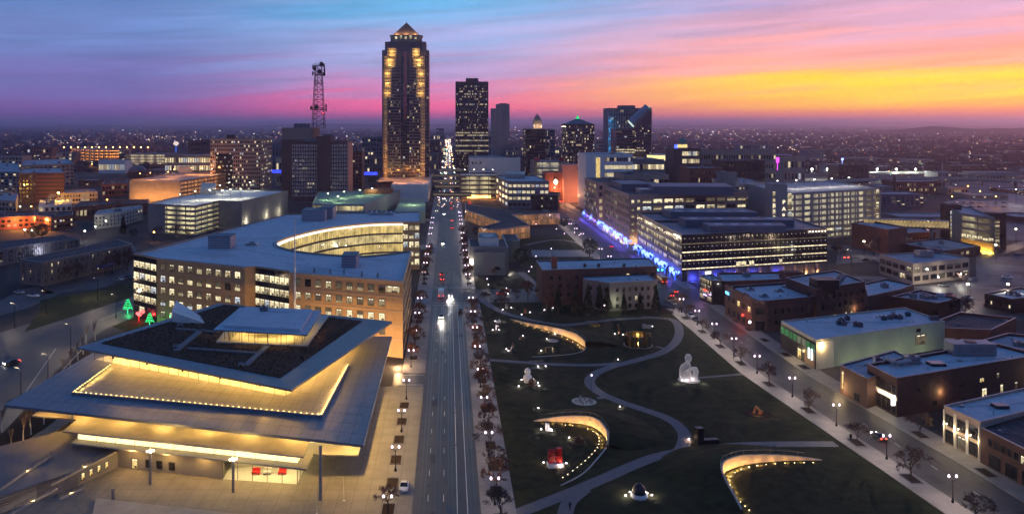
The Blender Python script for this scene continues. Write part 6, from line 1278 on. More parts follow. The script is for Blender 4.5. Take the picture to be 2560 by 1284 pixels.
# ---- apartment houses beside the park
z = 14.; P = [G2(1356,678,z), G2(1642,668,z), G2(1642,668,z)+Vector((2,22)), G2(1356,678,z)+Vector((0,24))]
e = building('apartment_building', 'long dark brick apartment house with chimney and snowy roof', P, z, m_brickd, m_snow, par=.5); shop_side(e, P[0], P[1], 13, (10.2,6.8,3.2), 1.5, 1.7, .06); p = G2(1386,672,z); b = MB(); b.box((p.x,p.y+1,z+2.5), (2.2,2.2,5)); b.obj('chimney', m_brick, e)
for x in (1462,1497,1560): p = G2(x,667,z); b = MB(); b.lathe([(.7,0), (.6,1.2), (.9,1.4)], (*p,z), 8); b.obj('roof_vent', m_blackm, e)
z = 10.9; P = [G2(1457,700,z), G2(1524,709,z), G2(1644,703,z), G2(1620,687,z), G2(1460,694,z)]
e = building('apartment_building', 'grey rendered apartment house with dim stair light in front', P, z, mat('grey_render', (.12,.11,.115), .85, 0, .15, .4), m_snow, par=.4); shop_side(e, P[0], P[1], 3, (7.4,3.8,.9), 1.2, 1.7, .08); shop_side(e, P[1], P[2], 7, (7.4,3.8,.9), 1.2, 1.7, .03); p = P[1].lerp(P[2], .12); light(e, (p.x,p.y-2.5,4), 40, (.95,1,.6), .2)
# ================================================================== STREET LAMPS, TREES, CARS, SCULPTURES
def inst(name, label, cat, parts, loc, rz=0, group=None, s=1.0):
    e = thing(name, label, cat, loc, rz, group); M0 = W[e]
    M = M0 @ Matrix.Scale(s, 4)
    for p in parts: add(p[0], p[1], e, M @ (p[2] if len(p) > 2 else Matrix()))
    return e
# ---- twin-globe street lamp
def lamp_parts(h=5.2):
    b = MB(); b.lathe([(.26,0), (.26,.5), (.14,.7), (.09,1.2), (.07,h-.6)], n=8); pole = b.mesh('pole', m_blackm)
    b = MB(); b.tube((-.75,0,h-.55), (.75,0,h-.55), .05, n=5); b.tube((-.75,0,h-.55), (-.75,0,h-.25), .05, n=5); b.tube((.75,0,h-.55), (.75,0,h-.25), .05, n=5); b.tube((-.5,0,h-.55), (0,0,h-1.1), .03, n=4); b.tube((.5,0,h-.55), (0,0,h-1.1), .03, n=4); arm = b.mesh('crossarm', m_blackm)
    b = MB(); b.lathe([(.08,-.2), (.2,-.04), (.21,.08), (.12,.28), (.03,.36)], n=8); gl = b.mesh('globe', emis('globe_glass', (1,.70,.95), 5.5, 'NONE'), True)
    T = Matrix.Translation
    return [('pole', pole), ('crossarm', arm), ('globe', gl, T((-.75,0,h-.02))), ('globe', gl, T((.75,0,h-.02)))]
LP = lamp_parts(); LCOL = (1,.78,.58)
def lamp_row(pts, place, en=110, order='from the bottom edge', cat='street lamp'):
    for k, (x, y) in enumerate(pts):
        e = inst('street_lamp', 'black twin-globe lamp %s, %s %s' % (place, ORDW[k], order), cat, LP, (x, y, .13), 0 if abs(x) > 40 else 0, 'twin-globe street lamps')
        light(e, (x, y, 5.9), en, LCOL, .35)
lamp_row([(-11.3, y) for y in (157,181,204,228,258,283,309,335,392,420,448,476,530,560,590,620)], 'on the plaza side of the avenue', 32)
lamp_row([(9.2, 165+24.4*k) for k in range(8)]+[(9.2, 388+24.4*k) for k in range(12)], 'on the park side of the avenue', 46)
lamp_row([(XL(y)-1.0, y) for y in (166,187.5,208,230,251.6,272,292,312,333)], 'along the park side street', 165)
lamp_row([(84.6, y) for y in (392,414,440,466,505,530,556,582,610)], 'by the library lawn', 95, 'from the apartment houses')
# single-globe park lamps
b = MB(); b.lathe([(.15,0), (.07,.3), (.05,4.0)], n=6); sp_ = b.mesh('pole', m_blackm); b = MB(); b.lathe([(.08,0), (.2,.15), (.2,.3), (.05,.5)], n=8); sg = b.mesh('globe', emis('globe_glass', (1,.84,.96), 17))
SP = [('pole', sp_), ('globe', sg, Matrix.Translation((0,0,4)))]
for k, (x, y, lab) in enumerate(((1479,975,'beside the winding path bend'), (1266,745,'at the cross street kerb'), (1218,720,'before the glass museum block'), (1322,700,'left of the apartment chimney'), (1329,688,'behind the apartment chimney'), (1340,660,'on the dark lawn'), (1378,640,'on the pale cross street'), (1411,600,'on the library lawn'), (1340,575,'at the library corner'), (1391,588,'beside the library lawn path'), (1511,790,'below the evergreen trees'), (1221,735,'near the avenue crossing'), (1436,597,'near the dark round tree'), (1448,604,'under the dark round tree'))):
    p = G2(x,y); e = inst('park_lamp', 'slim single-globe lamp '+lab, 'lamp post', SP, (*p,.02), 0, 'single-globe park lamps'); light(e, (*p,4.5), 26, LCOL, .25)
# cobra-head road lamps
b = MB(); b.lathe([(.18,0), (.12,3), (.09,8.6)], n=7); cp_ = b.mesh('pole', m_blackm); b = MB(); b.tube((0,0,8.5), (-1.2,0,9.0), .06, n=5); b.tube((-1.2,0,9.0), (-2.4,0,9.05), .06, n=5); ca = b.mesh('arm', m_blackm); b = MB(); b.box((-2.6,0,9.02), (.8,.3,.12), 0); b.box((-2.6,0,8.94), (.6,.22,.06), 1); chd = b.mesh('lamp_head', [m_blackm, emis('cobra_lens', (1,.85,.6), 12)])
for k, (x, y, en, lab) in enumerate(((290,795,140,'beside the green lit tree'), (177,880,110,'above the planting bed'), (120,965,70,'beside the birches'), (37,820,60,'at the kerb island'), (115,785,40,'with traffic signal box'), (244,748,120,'on the grass strip'), (52,1005,60,'low on the junction road'), (2295,690,80,'in the right car park'), (2425,735,80,'near the right edge car park'), (2128,665,70,'by the red signals'))):
    p = G2(x,y); e = inst('road_lamp', 'tall dark arm lamp '+lab, 'street lamp', [('pole',cp_), ('arm',ca), ('lamp_head',chd)], (*p,.02), (-.6 if x < 1000 else .4), 'arm road lamps'); q = W[e] @ Vector((-2.6,0,8.6)); light(e, q, en*1.7, (1,.76,.45), .3)
# ---- bare trees
def tree_mesh(seed, h, spread=1.0, twig_m=None, tw=.022, levels=6, up=.25):
    r = random.Random(seed); tr = MB(); cr = MB()
    def grow(p, d, ln, rad, lv):
        q = p+d*ln
        (tr if lv <= 1 else cr).tube(p, q, rad, rad*.68, 5 if lv < 2 else 3, 0, False)
        if lv >= levels: return
        n = 3 if lv < 3 else r.choice((3,4))
        for k in range(n):
            a = r.uniform(0,6.28); sp2 = r.uniform(.35,.85)*spread; o_ = d.orthogonal().normalized(); o2 = d.cross(o_); nd = (d+(o_*math.cos(a)+o2*math.sin(a))*sp2+Vector((0,0,up*.4))).normalized()
            grow(p+d*ln*r.uniform(.55,1.0), nd, ln*r.uniform(.62,.88), max(rad*.6, tw), lv+1)
    grow(Vector((0,0,0)), Vector((r.uniform(-.05,.05),r.uniform(-.05,.05),1)).normalized(), h*.27, h*.022, 0)
    return tr, cr
TV = []
for sd in range(4):
    t_, c_ = tree_mesh(sd+5, 6.0, 1.25, tw=.02); TV.append([('trunk', t_.mesh('trunk', m_trunk)), ('crown', c_.mesh('crown', m_twig))])
TR = []
for sd in range(3):
    t_, c_ = tree_mesh(sd+31, 5.6, .95, tw=.02); r_ = random.Random(sd); lv = MB(); vs_ = c_.v
    for _ in range(520):
        x, y, z_ = r_.choice(vs_); s_ = r_.uniform(.08,.17); n_ = Vector((r_.uniform(-1,1),r_.uniform(-1,1),r_.uniform(-1,1))).normalized(); a_ = n_.orthogonal()*s_; b2 = n_.cross(a_); lv.poly([Vector((x,y,z_))+a_, Vector((x,y,z_))+b2, Vector((x,y,z_))-a_])
    TR.append([('trunk', t_.mesh('trunk', m_trunk)), ('crown', c_.mesh('crown', m_twig)), ('leaves', lv.mesh('leaves', m_rust))])
pl = MB(); pl.box((0,0,.02), (2.3,4.6,.1), 0); pl.box((0,-2.35,.06), (2.5,.12,.2), 1); pl.box((0,2.35,.06), (2.5,.12,.2), 1); pl.box((-1.2,0,.06), (.12,4.6,.2), 1); pl.box((1.2,0,.06), (.12,4.6,.2), 1); plm = pl.mesh('tree_pit', [m_dirt, m_concd])
def pit_row(pts, place, order='from the bottom edge', kinds=(TV,), skip_tree=()):
    for k, (x, y) in enumerate(pts):
        o = add('tree_pit', plm, None, Matrix.Translation((x,y,.13))); tag(o, 'dark soil tree pit %s, %s %s' % (place, ORDW[k], order), 'tree pit', 'tree pits in the pavements')
        if k in skip_tree: continue
        V = kinds[k % len(kinds)]; rus = V is TR
        inst('bare_tree' if not rus else 'russet_tree', ('small bare tree' if not rus else 'russet-leaved tree')+' %s, %s %s' % (place, ORDW[k], order), 'tree', RND.choice(V), (x,y,.18), RND.uniform(0,6), 'pavement trees', RND.uniform(1.0,1.5))
pit_row([(9.9, 158.8+12.2*k) for k in range(15)], 'on the park side of the avenue', kinds=(TV,TR,TV,TV,TR))
pit_row([(9.9, 393+12.2*k) for k in range(15)], 'beyond the crossing on the park side', 'from the crossing', kinds=(TV,TR))
pit_row([(-11.6, 163+12.0*k) for k in range(6)], 'on the plaza side of the avenue', kinds=(TV,), skip_tree=(1,2,3,4,5))
pit_row([(-11.0, 268+12.4*k) for k in range(7)], 'by the tan office', 'from the driveway', kinds=(TR,TR,TV))
pit_row([(-11.0, 392+12.4*k) for k in range(8)], 'past the tan office courtyard', 'from the crossing', kinds=(TV,TR))
pit_row([(XL(y)-2.2, y) for y in (158,177,197,219,241,262,282,302,323)], 'along the park side street', kinds=(TV,))
pit_row([(XR(y)+2.4, y) for y in (180,202,258,272,290,305,318)], 'before the brick shops', kinds=(TV,), skip_tree=(0,2,3,4,5,6))
for k, (x, y, s_, V, lab) in enumerate(((1250,775,1.2,TV,'at the avenue corner of the park'), (1262,745,1.1,TR,'before the glass museum block lawn'), (1320,752,1.7,TR,'tall by the cross street'), (1370,785,1.5,TR,'left of the apartment houses'), (1290,750,1.1,TV,'on the museum block lawn'), (1240,690,.9,TR,'on the small museum lawn'), (1683,775,1.3,TV,'right of the apartment houses'), (1705,765,1.3,TV,'at the side street corner'), (1668,800,1.0,TV,'behind the winding path'), (150,705,2.0,TV,'before the striped flats, first'), (193,703,2.0,TV,'before the striped flats, second'), (282,684,2.4,TV,'before the striped flats, third'), (318,676,2.2,TV,'at the tan office end of the striped flats'), (392,590,1.6,TV,'at the corner of the pale garage'), (440,590,1.7,TV,'before the pale garage openings'), (470,595,1.5,TV,'beside the pale garage openings'), (2410,800,1.9,TV,'behind the black shop'), (2100,650,1.6,TR,'in the right street, russet'), (2200,632,2.2,TV,'before the orange-red hall'), (2185,640,2.0,TV,'beside the orange-red hall'), (2395,710,1.2,TV,'beside the pale corner building'))):
    p = G2(x,y); inst('bare_tree', 'leafless tree '+lab, 'tree', V[k % len(V)], (*p,.02), k*1.3, 'leafless trees on open ground', s_)
# birches with white trunks
TB = []
for sd in range(3):
    t_, c_ = tree_mesh(sd+60, 10, .45, tw=.03, levels=4, up=.9); TB.append([('trunk', t_.mesh('trunk', mat('birch_bark', (.5,.46,.42), .8, 0, .25, 3))), ('crown', c_.mesh('crown', mat('birch_twigs', (.16,.12,.11), .9, 0, .2)))])
for k, (x, y) in enumerate(((30,1135), (58,1105), (78,1085), (110,1060), (5,1080), (140,985), (160,950), (175,930), (195,900), (208,885), (120,1005), (90,1040), (-10,1120), (215,860), (238,850))):
    p = G2(x,y); inst('birch_tree', 'thin pale-trunked birch in the planting bed, %s from the bottom' % ORDW[(0,2,3,5,4,8,9,10,11,12,7,6,1,13,14)[k]], 'tree', TB[k % 3], (*p,.02), k*2.1, 'birches beside the terraced building', .8+.05*(k % 4))
# evergreens and dense dark trees
def blob_tree(seed, h, w, cone):
    r = random.Random(seed); b = MB(); b.tube((0,0,0), (0,0,h*.5), h*.03, h*.02, 6); c = MB()
    for _ in range(1500):
        f = r.random()**.8; rad = w*(1-f)*.5+.05 if cone else w*.5*math.sqrt(max(0,1-(2*f-1)**2)); a = r.uniform(0,6.28); q = rad*math.sqrt(r.uniform(.25,1))*(1+.18*math.sin(3*a+f*9)); z_ = h*(.12+.88*f) if cone else h*(.22+.78*f)
        p = Vector((math.cos(a)*q, math.sin(a)*q, z_)); s_ = r.uniform(.1,.24)*max(1,h/8); n_ = Vector((r.uniform(-1,1),r.uniform(-1,1),r.uniform(-1,1))).normalized(); u_ = n_.orthogonal()*s_; v_ = n_.cross(u_); c.poly([p+u_, p+v_*.6, p-u_, p-v_*.6])
    return [('trunk', b.mesh('trunk', m_trunk)), ('crown', c.mesh('crown', m_pine))]
BC = [blob_tree(k, 9, 3.6, True) for k in range(2)]; BR = [blob_tree(k+9, 10, 8, False) for k in range(2)]
for k, (x, y, s_, V, lab) in enumerate(((1500,778,.8,BC,'conifer before the grey apartment house, leftmost'), (1519,780,.75,BC,'conifer before the grey apartment house, second'), (1470,788,.9,BC,'conifer at the left foot of the apartments'), (1640,780,.8,BC,'conifer at the right corner of the apartments'), (1560,782,.6,BC,'low conifer before the dim stair light'), (1600,782,.6,BC,'low conifer right of the dim stair light'), (1440,790,.9,BC,'conifer before the dark brick apartments'), (1395,785,.8,BC,'conifer below the apartment chimney'), (1474,645,1.1,BR,'dense round dark tree at the pale cross street'), (1302,668,1.0,BR,'dark bushy tree beside the teal annex'), (1318,655,.7,BR,'smaller dark bush behind the teal annex'), (1410,572,.8,BR,'dark tree at the library end'), (1190,590,.6,BR,'dark shrub behind the museum block'), (308,590,1.5,BC,'big dark conifer before the cream house row'), (105,598,1.0,BR,'round dark tree under the orange block'), (85,600,.9,BR,'second round dark tree under the orange block'), (335,595,.6,BR,'dark bush by the pale garage'), (2345,640,.5,BR,'dark bush by the flat shop'))):
    p = G2(x,y); inst('evergreen_tree', 'dark '+lab if not lab.startswith(('dense','dark','big','second','round','smaller','low')) else lab, 'tree', V[k % 2], (*p,.02), k*1.7, 'evergreens', s_*(1.5 if x > 1380 and y > 770 else 1))
# ---- trees wrapped in coloured lights
def light_tree(seed, h, colr, name, coil=False, st=3.0):
    t_, c_ = tree_mesh(seed, h, 1.0, tw=.05, levels=4); m_ = emis(name, colr, st); r = random.Random(seed); d = MB()
    if coil:
        for k in range(150):
            f = k/150; a = f*6.28*6; rad = h*.33*(1-f*.75)*(.9+.2*r.random()); z_ = h*(.28+.72*f); a2 = (k+1)/150*6.28*6; rad2 = h*.33*(1-(k+1)/150*.75); d.tube((math.cos(a)*rad,math.sin(a)*rad,z_), (math.cos(a2)*rad2,math.sin(a2)*rad2,h*(.28+.72*(k+1)/150)), .05, n=3, cap=False)
        d.tube((0,0,0), (0,0,h*.3), .14, n=5)
        return [('trunk', t_.mesh('trunk', m_trunk)), ('light_string', d.mesh('light_string', m_)), ('crown', c_.mesh('crown', m_twig))]
    for _ in range(130):
        x, y, z_ = r.choice(c_.v); d.box((x,y,z_), (.17,.17,.17))
    return [('trunk', t_.mesh('trunk', m_)), ('crown', c_.mesh('crown', emis(name+'_limb', colr, st*.6))), ('light_string', d.mesh('light_string', emis(name+'_bulb', tuple(min(1,q+.12) for q in colr), st*1.5)))]
BL = [light_tree(k+3, 5.4, (.015,.10,1), 'blue_led', False, 4.5) for k in range(3)]
def blue(pts, lab, order):
    for k, (x, y) in enumerate(pts):
        e = inst('lit_tree', 'tree wrapped in blue lights %s, %s %s' % (lab, ORDW[k], order), 'lit tree', BL[k % 3], (x,y,.13), k*2.0, 'trees wrapped in blue lights', 1.15+.16*(k % 3)); light(e, (x-3.2, y-.8, 2.4), 42, (.16,.09,1), .5)
blue([(108.6, 508+10.8*k) for k in range(16)], 'along the rose-stone office', 'from the near corner')
blue([(108.6, 402+9.6*k) for k in range(9)], 'along the dark glass office side', 'from the near corner')
blue([tuple(G2(x,y)-Vector((0,1.5))) for x, y in ((1752,686), (1794,684), (1834,683), (1878,682), (1916,680), (1954,678), (1994,677), (2035,678))], 'before the dark glass arcade', 'from the left corner')
for x, y, c_, nm, lab, s_ in ((319,783,(.02,.9,.25),'green_led','glowing green spiral-lit tree at the junction',1.0), (374,814,(.02,.8,.25),'green_led','second smaller green-lit tree at the tan office corner',.85), (347,803,(1,.02,.02),'red_led','glowing red-lit tree between the green ones',1.1)):
    p = G2(x,y); e = inst('lit_tree', lab, 'lit tree', light_tree(int(x), 5.6, c_, nm, nm == 'green_led', 3.0 if nm == 'green_led' else 2.2), (*p,.02), 0, None, s_); light(e, (p.x+.8,p.y-1.2,2), 60, c_, .4)
p = G2(1174,520); e = inst('lit_tree', 'small red-lit conical tree behind the library', 'lit tree', light_tree(77, 6, (1,.05,.1), 'red_led', True), (*p,.02))
# ---- road wear: patches, manholes, kerb grates
rw = random.Random(8)
m_patch = mat('asphalt_patch', (.022,.022,.024), .55, 0, .3, 1); m_patch2 = mat('worn_asphalt', (.058,.055,.053), .5, 0, .3, 1)
for k in range(46):
    av = k % 3 != 2; y = 112+ (rw.random()**1.4)*(330 if av else 220); xa, xb = (-6.4,5.9) if av else (XL(y)+.6, XR(y)-.6); w, l_ = rw.uniform(.7,2.2), rw.uniform(2,9); x = rw.uniform(xa+w/2, xb-w/2); b = MB()
    b.cap([(x-w/2,y), (x+w/2+rw.uniform(-.1,.1),y+rw.uniform(-.2,.2)), (x+w/2,y+l_), (x-w/2+rw.uniform(-.1,.1),y+l_+rw.uniform(-.2,.2))], .0055+.00005*k); b.obj('asphalt_patch', m_patch if rw.random() < .6 else m_patch2, avenue if av else side_street)
mh = MB(); mh.lathe([(.38,0), (.38,.012), (.3,.014)], n=12); mhm = mh.mesh('manhole_cover', m_blackm)
for k in range(22):
    av = k % 2 == 0; y = 130+k*11.; x = rw.uniform(-5.5,5) if av else rw.uniform(XL(y)+1.5,XR(y)-1.5); add('manhole_cover', mhm, avenue if av else side_street, Matrix.Translation((x,y,.0085)))
tw_ = MB()
for x in (-5.6,-4.75,-2.6,-1.75,.1,.9,4.5,5.4): tw_.cap(rect(x-.16,x+.16,112,345), .0048)
tw_.obj('tyre_tracks', mat('tyre_worn_asphalt', (.030,.029,.031), .28, 0, .35, .3), avenue, kind='stuff')
# fallen leaves on the lawn
lf = MB()
for _ in range(5200):
    y = 125+215*rw.random()**1.2; x = rw.uniform(13.6, XG(y)-.4); s_ = rw.uniform(.05,.13); a_ = rw.uniform(0,6.28)
    lf.poly([(x+math.cos(a_)*s_,y+math.sin(a_)*s_,.02), (x-math.sin(a_)*s_,y+math.cos(a_)*s_,.02), (x-math.cos(a_)*s_,y-math.sin(a_)*s_,.035)])
o = lf.obj('fallen_leaves', mat('leaf_litter', (.12,.075,.04), .9, 0, .4, 3), None, kind='stuff'); o['label'] = 'dead leaves scattered over the park lawn'
# ---- vehicles
def loft(b, secs, m=0):
    i = len(b.v); n = len(secs[0])
    for s_ in secs: b.v += [tuple(q) for q in s_]
    for j in range(len(secs)-1):
        for k in range(n): a = i+j*n+k; c = i+j*n+(k+1) % n; b.f.append((a,c,c+n,a+n)); b.m.append(m)
    b.f.append(tuple(i+k for k in range(n))[::-1]); b.m.append(m); e_ = i+(len(secs)-1)*n; b.f.append(tuple(e_+k for k in range(n))); b.m.append(m)
def ring(y, w, z0_, z1_, c=.12): return [(-w+c,y,z0_), (w-c,y,z0_), (w,y,z0_+c), (w,y,z1_-c), (w-c*1.3,y,z1_), (-w+c*1.3,y,z1_), (-w,y,z1_-c), (-w,y,z0_+c)]
CARC = {}
def car_parts(colr, kind='sedan'):
    k = (colr, kind)
    if k in CARC: return CARC[k]
    m_ = mat('car_paint_%s' % colr, {'white':(.62,.62,.62),'black':(.012,.012,.014),'grey':(.14,.14,.15),'red':(.32,.015,.015),'blue':(.02,.04,.13),'silver':(.35,.36,.37),'orange':(.5,.15,.03)}[colr], .3, .1, .05, 1, spec=.6); T = Matrix.Translation; P = []
    lx = {'sedan':4.6,'suv':4.8,'pickup':5.6,'truck':8.5,'bus':11.0}[kind]; h2 = lx/2
    b = MB()
    if kind in ('sedan','suv','pickup'):
        zb = .95 if kind == 'sedan' else 1.1; loft(b, [ring(-h2,.70,.38,.72), ring(-h2+.25,.86,.25,zb-.1), ring(-h2+1.2,.9,.22,zb), ring(0,.91,.22,zb+.03), ring(h2-1.1,.9,.22,zb+.02), ring(h2-.2,.86,.28,zb-.02), ring(h2,.74,.4,zb-.2)]); P.append(('body', b.mesh('body', m_)))
        zr = 1.45 if kind == 'sedan' else 1.75; y0, y1 = (-h2+1.35, h2-.75) if kind != 'pickup' else (-h2+1.6, .5); b = MB(); loft(b, [ring(y0,.80,zb-.05,zb+.02,.02), ring(y0+.75,.70,zb-.05,zr,.08), ring(y1-.75 if kind == 'sedan' else y1-.3,.70,zb-.05,zr,.08), ring(y1,.78,zb-.05,zb+.02,.02)]); cb_ = b.mesh('cabin_glass', m_dark); P.append(('cabin_glass', cb_)); b = MB(); b.box((0,(y0+y1)/2,zr+.015), (1.18,(y1-y0)-1.7,.05)); P.append(('roof_panel', b.mesh('roof_panel', m_)))
        if kind == 'pickup': b = MB(); b.box((0,h2-1.2,zb+.05), (1.5,2.0,.05)); P.append(('cargo_bed', b.mesh('cargo_bed', m_blackm)))
    else:
        hh = 3.1 if kind == 'bus' else 3.2; fy = -h2 if kind == 'bus' else -h2+2.2
        loft(b, [ring(fy,1.18,.4,hh-.1), ring(fy+.15,1.25,.35,hh), ring(h2-.1,1.25,.35,hh), ring(h2,1.2,.4,hh-.1)]); P.append(('body', b.mesh('body', m_)))
        if kind == 'truck': b = MB(); loft(b, [ring(-h2,1.05,.4,1.3), ring(-h2+.6,1.1,.35,2.3), ring(fy-.05,1.1,.35,2.4)]); P.append(('cab', b.mesh('cab', m_))); b = MB(); b.box((0,-h2+.25,1.75), (1.7,.1,.7)); P.append(('windscreen', b.mesh('windscreen', m_dark)))
        else:
            for s_ in (-1,1): b = MB(); b.box((s_*1.26,0,2.1), (.04,lx-1.2,1.0)); P.append(('window_band', b.mesh('window_band', w_m)))
            b = MB(); b.box((0,-h2-.01,1.9), (2.1,.06,1.5)); P.append(('windscreen', b.mesh('windscreen', w_m)))
    wr = .33 if kind in ('sedan','suv','pickup') else .5; wx = .82 if kind in ('sedan','suv','pickup') else 1.1; b = MB(); b.tube((-.11,0,0), (.11,0,0), wr, n=12, m=0); b.tube((-.12,0,0), (.12,0,0), wr*.55, n=8, m=1); wm_ = b.mesh('wheel', [m_blackm, m_metal])
    for sx in (-1,1):
        for yy in (-h2+.85, h2-.85): P.append(('wheel', wm_, T((sx*wx,yy,wr))))
    b = MB(); b.box((0,0,0), (.34,.08,.16)); hl0, tl0 = b.mesh('headlight', mat('headlamp_off', (.5,.5,.5), .1, 0, 0)), b.mesh('tail_light', mat('taillamp_off', (.25,.01,.01), .2, 0, 0)); hl, tl = b.mesh('headlight', emis('headlamp_on', (1,.95,.85), 60)), b.mesh('tail_light', emis('taillamp_on', (1,.04,.02), 14))
    z_ = .68 if kind in ('sedan','suv','pickup') else .9; xx = .58 if kind in ('sedan','suv','pickup') else .95
    HL = lambda on: [('headlight', hl if on else hl0, T((s_*xx,-h2+.0,z_))) for s_ in (-1,1)]+[('tail_light', tl if on else tl0, T((s_*xx,h2-.02,z_+.12))) for s_ in (-1,1)]
    CARC[k] = (P, HL); return CARC[k]
def car(x, y, colr, kind, rz, on, label, group=None, beam=0, pt=None):
    p = pt or G2(x,y); P, HL = car_parts(colr, kind); nm = {'sedan':'car','suv':'car','pickup':'pickup_truck','truck':'box_truck','bus':'bus'}[kind]
    e = inst(nm, label, {'car':'car','pickup_truck':'pickup','box_truck':'truck','bus':'bus'}[nm], P+HL(on), (p[0],p[1],.015), rz, group)
    if on and beam:                                    # low beams
        for s_ in (-.6,.6): q = W[e] @ Vector((s_,-2.6,.75)); d = (W[e].to_3x3() @ Vector((0,-1,-.10))); light(e, q, beam, (1,.93,.8), .06, spot=(1.0, d))
    return e
ST = 'moving traffic on the avenue'; PK = 'parked cars'
car(1010,1222,'white','sedan',0,False,'white car parked at the plaza kerb of the avenue',PK)
car(1103,795,'black','sedan',0,True,'dark car with bright headlights driving towards us alone',ST,90)
car(1126,741,'blue','sedan',0,True,'dark blue car with headlights waiting at the crossing',ST,130)
car(1103,740,'white','truck',math.pi,True,'white box truck with orange rear lights at the crossing',ST)
car(1106,700,'grey','sedan',math.pi,True,'grey car with red tail lights beyond the crossing, nearer',ST); car(1104,688,'red','suv',math.pi,True,'red car with tail lights beyond the crossing, farther',ST); car(1151,781,'black','suv',math.pi,False,'dark car near the park kerb of the avenue',ST)
for k in range(16):
    Yc = 520+k*48+(k*29 % 31); on_c = (k*7 % 3) == 0; car(0,0,('grey','black','white','silver')[k % 4],'sedan',math.pi if not on_c else 0,True,'distant car with lights far up the avenue, %s from the crossing' % ORDW[k],ST,0,(3.0 if not on_c else -3.2,Yc))
car(30,910,'black','sedan',-.75,True,'dark car with headlights on the junction road',None,160); car(83,742,'white','pickup',1.3,False,'white pickup parked in the dark lot',PK); car(48,733,'silver','sedan',1.4,False,'silver car parked left of the white pickup',PK)
for k, (x,y,c_) in enumerate(((289,702,'grey'), (303,699,'white'), (318,697,'black'), (328,694,'grey'))): car(x,y,c_,'sedan',.5,False,'%s car in the row beside the tan office, %s from the left' % (c_, ('first','second','third','fourth')[k]),PK)
car(1213,737,'black','sedan',1.57,False,'black car parked on the cross street',PK); car(1256,737,'red','suv',1.57,True,'red car parked on the cross street',PK)
car(1687,731,'orange','sedan',math.pi,True,'orange car with red lights on the side street',None); car(1677,740,'blue','suv',math.pi,True,'dark blue car behind the orange car',None); car(1672,752,'white','suv',0,False,'white car at the kerb by the apartments, farther',PK); car(1684,760,'white','sedan',0,False,'white car at the kerb by the apartments, nearer',PK); car(1727,793,'white','suv',0,False,'white car parked by the park corner tree',PK); car(1739,802,'black','sedan',0,False,'black car parked behind the white one at the park corner',PK)
car(1654,704,'orange','bus',math.pi,True,'pale orange bus below the blue trees',None); car(1527,618,'orange','sedan',math.pi,True,'small orange taxi at the crossing of the side street',None); car(2197,1096,'black','sedan',math.pi,True,'dark car with red tail lights near the park lamps',None)
for k, (x,y,c_) in enumerate(((1434,560,'white'), (1428,555,'grey'), (1440,566,'red'), (1422,549,'silver'), (1447,573,'black'), (1415,543,'white'))): car(x,y,c_,'sedan',0,False,'%s car parked by the library, %s from the near end' % (c_, ('third','fourth','second','fifth','first','sixth')[k]),PK)
for k, (x,y,c_) in enumerate(((2166,652,'black'), (2186,656,'grey'), (2213,703,'blue'), (2518,695,'white'), (2360,716,'grey'))): car(x,y,c_,'sedan',1.2,False,c_+' car '+('in the snowy lot, left one','in the snowy lot, right one','beside the pale corner building','in the right car park','at the skips by the corner building')[k],PK)
for k in range(18): car(228+(k % 6)*19+(k//6)*6, 618+(k//6)*9,('white','grey','red','black','silver')[k % 5],'sedan',.5,False,'%s car in the full lot behind the flats, row %d place %s' % (('white','grey','red','black','silver')[k % 5], k//6+1, ORDW[k % 6]),PK)
for k in range(14): car(2390+(k % 7)*20, 508+(k//7)*10,('white','grey','black','silver')[k % 4],'sedan',1.0,False,'%s car in the sodium-lit lot, row %d place %s' % (('white','grey','black','silver')[k % 4], k//7+1, ORDW[k % 7]),PK)
for k in range(22): car(2310+(k % 11)*22+(k//11)*9, 733+(k//11)*16+(k % 11)*2.6,('white','grey','black','silver','red')[k*3 % 5],'sedan',.2,False,'%s car in the faded-line lot, row %d place %s' % (('white','grey','black','silver','red')[k*3 % 5], k//11+1, ORDW[k % 11]),PK) if k*7 % 5 < 2 else None
for x,y,lab,c_ in ((2130,672,'red signal pair on the right street','red'), (1128,715,'traffic signal mast at the avenue crossing',''), (1412,520,'red signal far on the side street','red'), (1666,706,'green signal by the bus','green'), (1120,745,'signal post near the truck','')):
    p = G2(x,y); e = thing('traffic_signal', lab, 'traffic light', (*p,0)); b = MB(); b.tube((*p,0), (*p,6), .1, n=6); b.tube((*p,5.8), (p.x-4,p.y,6.1), .06, n=5); b.obj('mast', m_blackm, e); b = MB(); b.box((p.x-4,p.y-.1,5.7), (.35,.25,1.1)); b.box((p.x-2,p.y-.1,5.7), (.35,.25,1.1)); b.obj('signal_head', m_blackm, e)
    if c_:
        b = MB()
        for q in (-4,-2): b.lathe([(.2,0), (.24,.2), (.2,.4)], (p.x+q,p.y-.35,5.85), 8)
        b.obj('signal_lens', emis('signal_'+c_, (1,.03,.02) if c_ == 'red' else (.05,1,.4), 25), e)
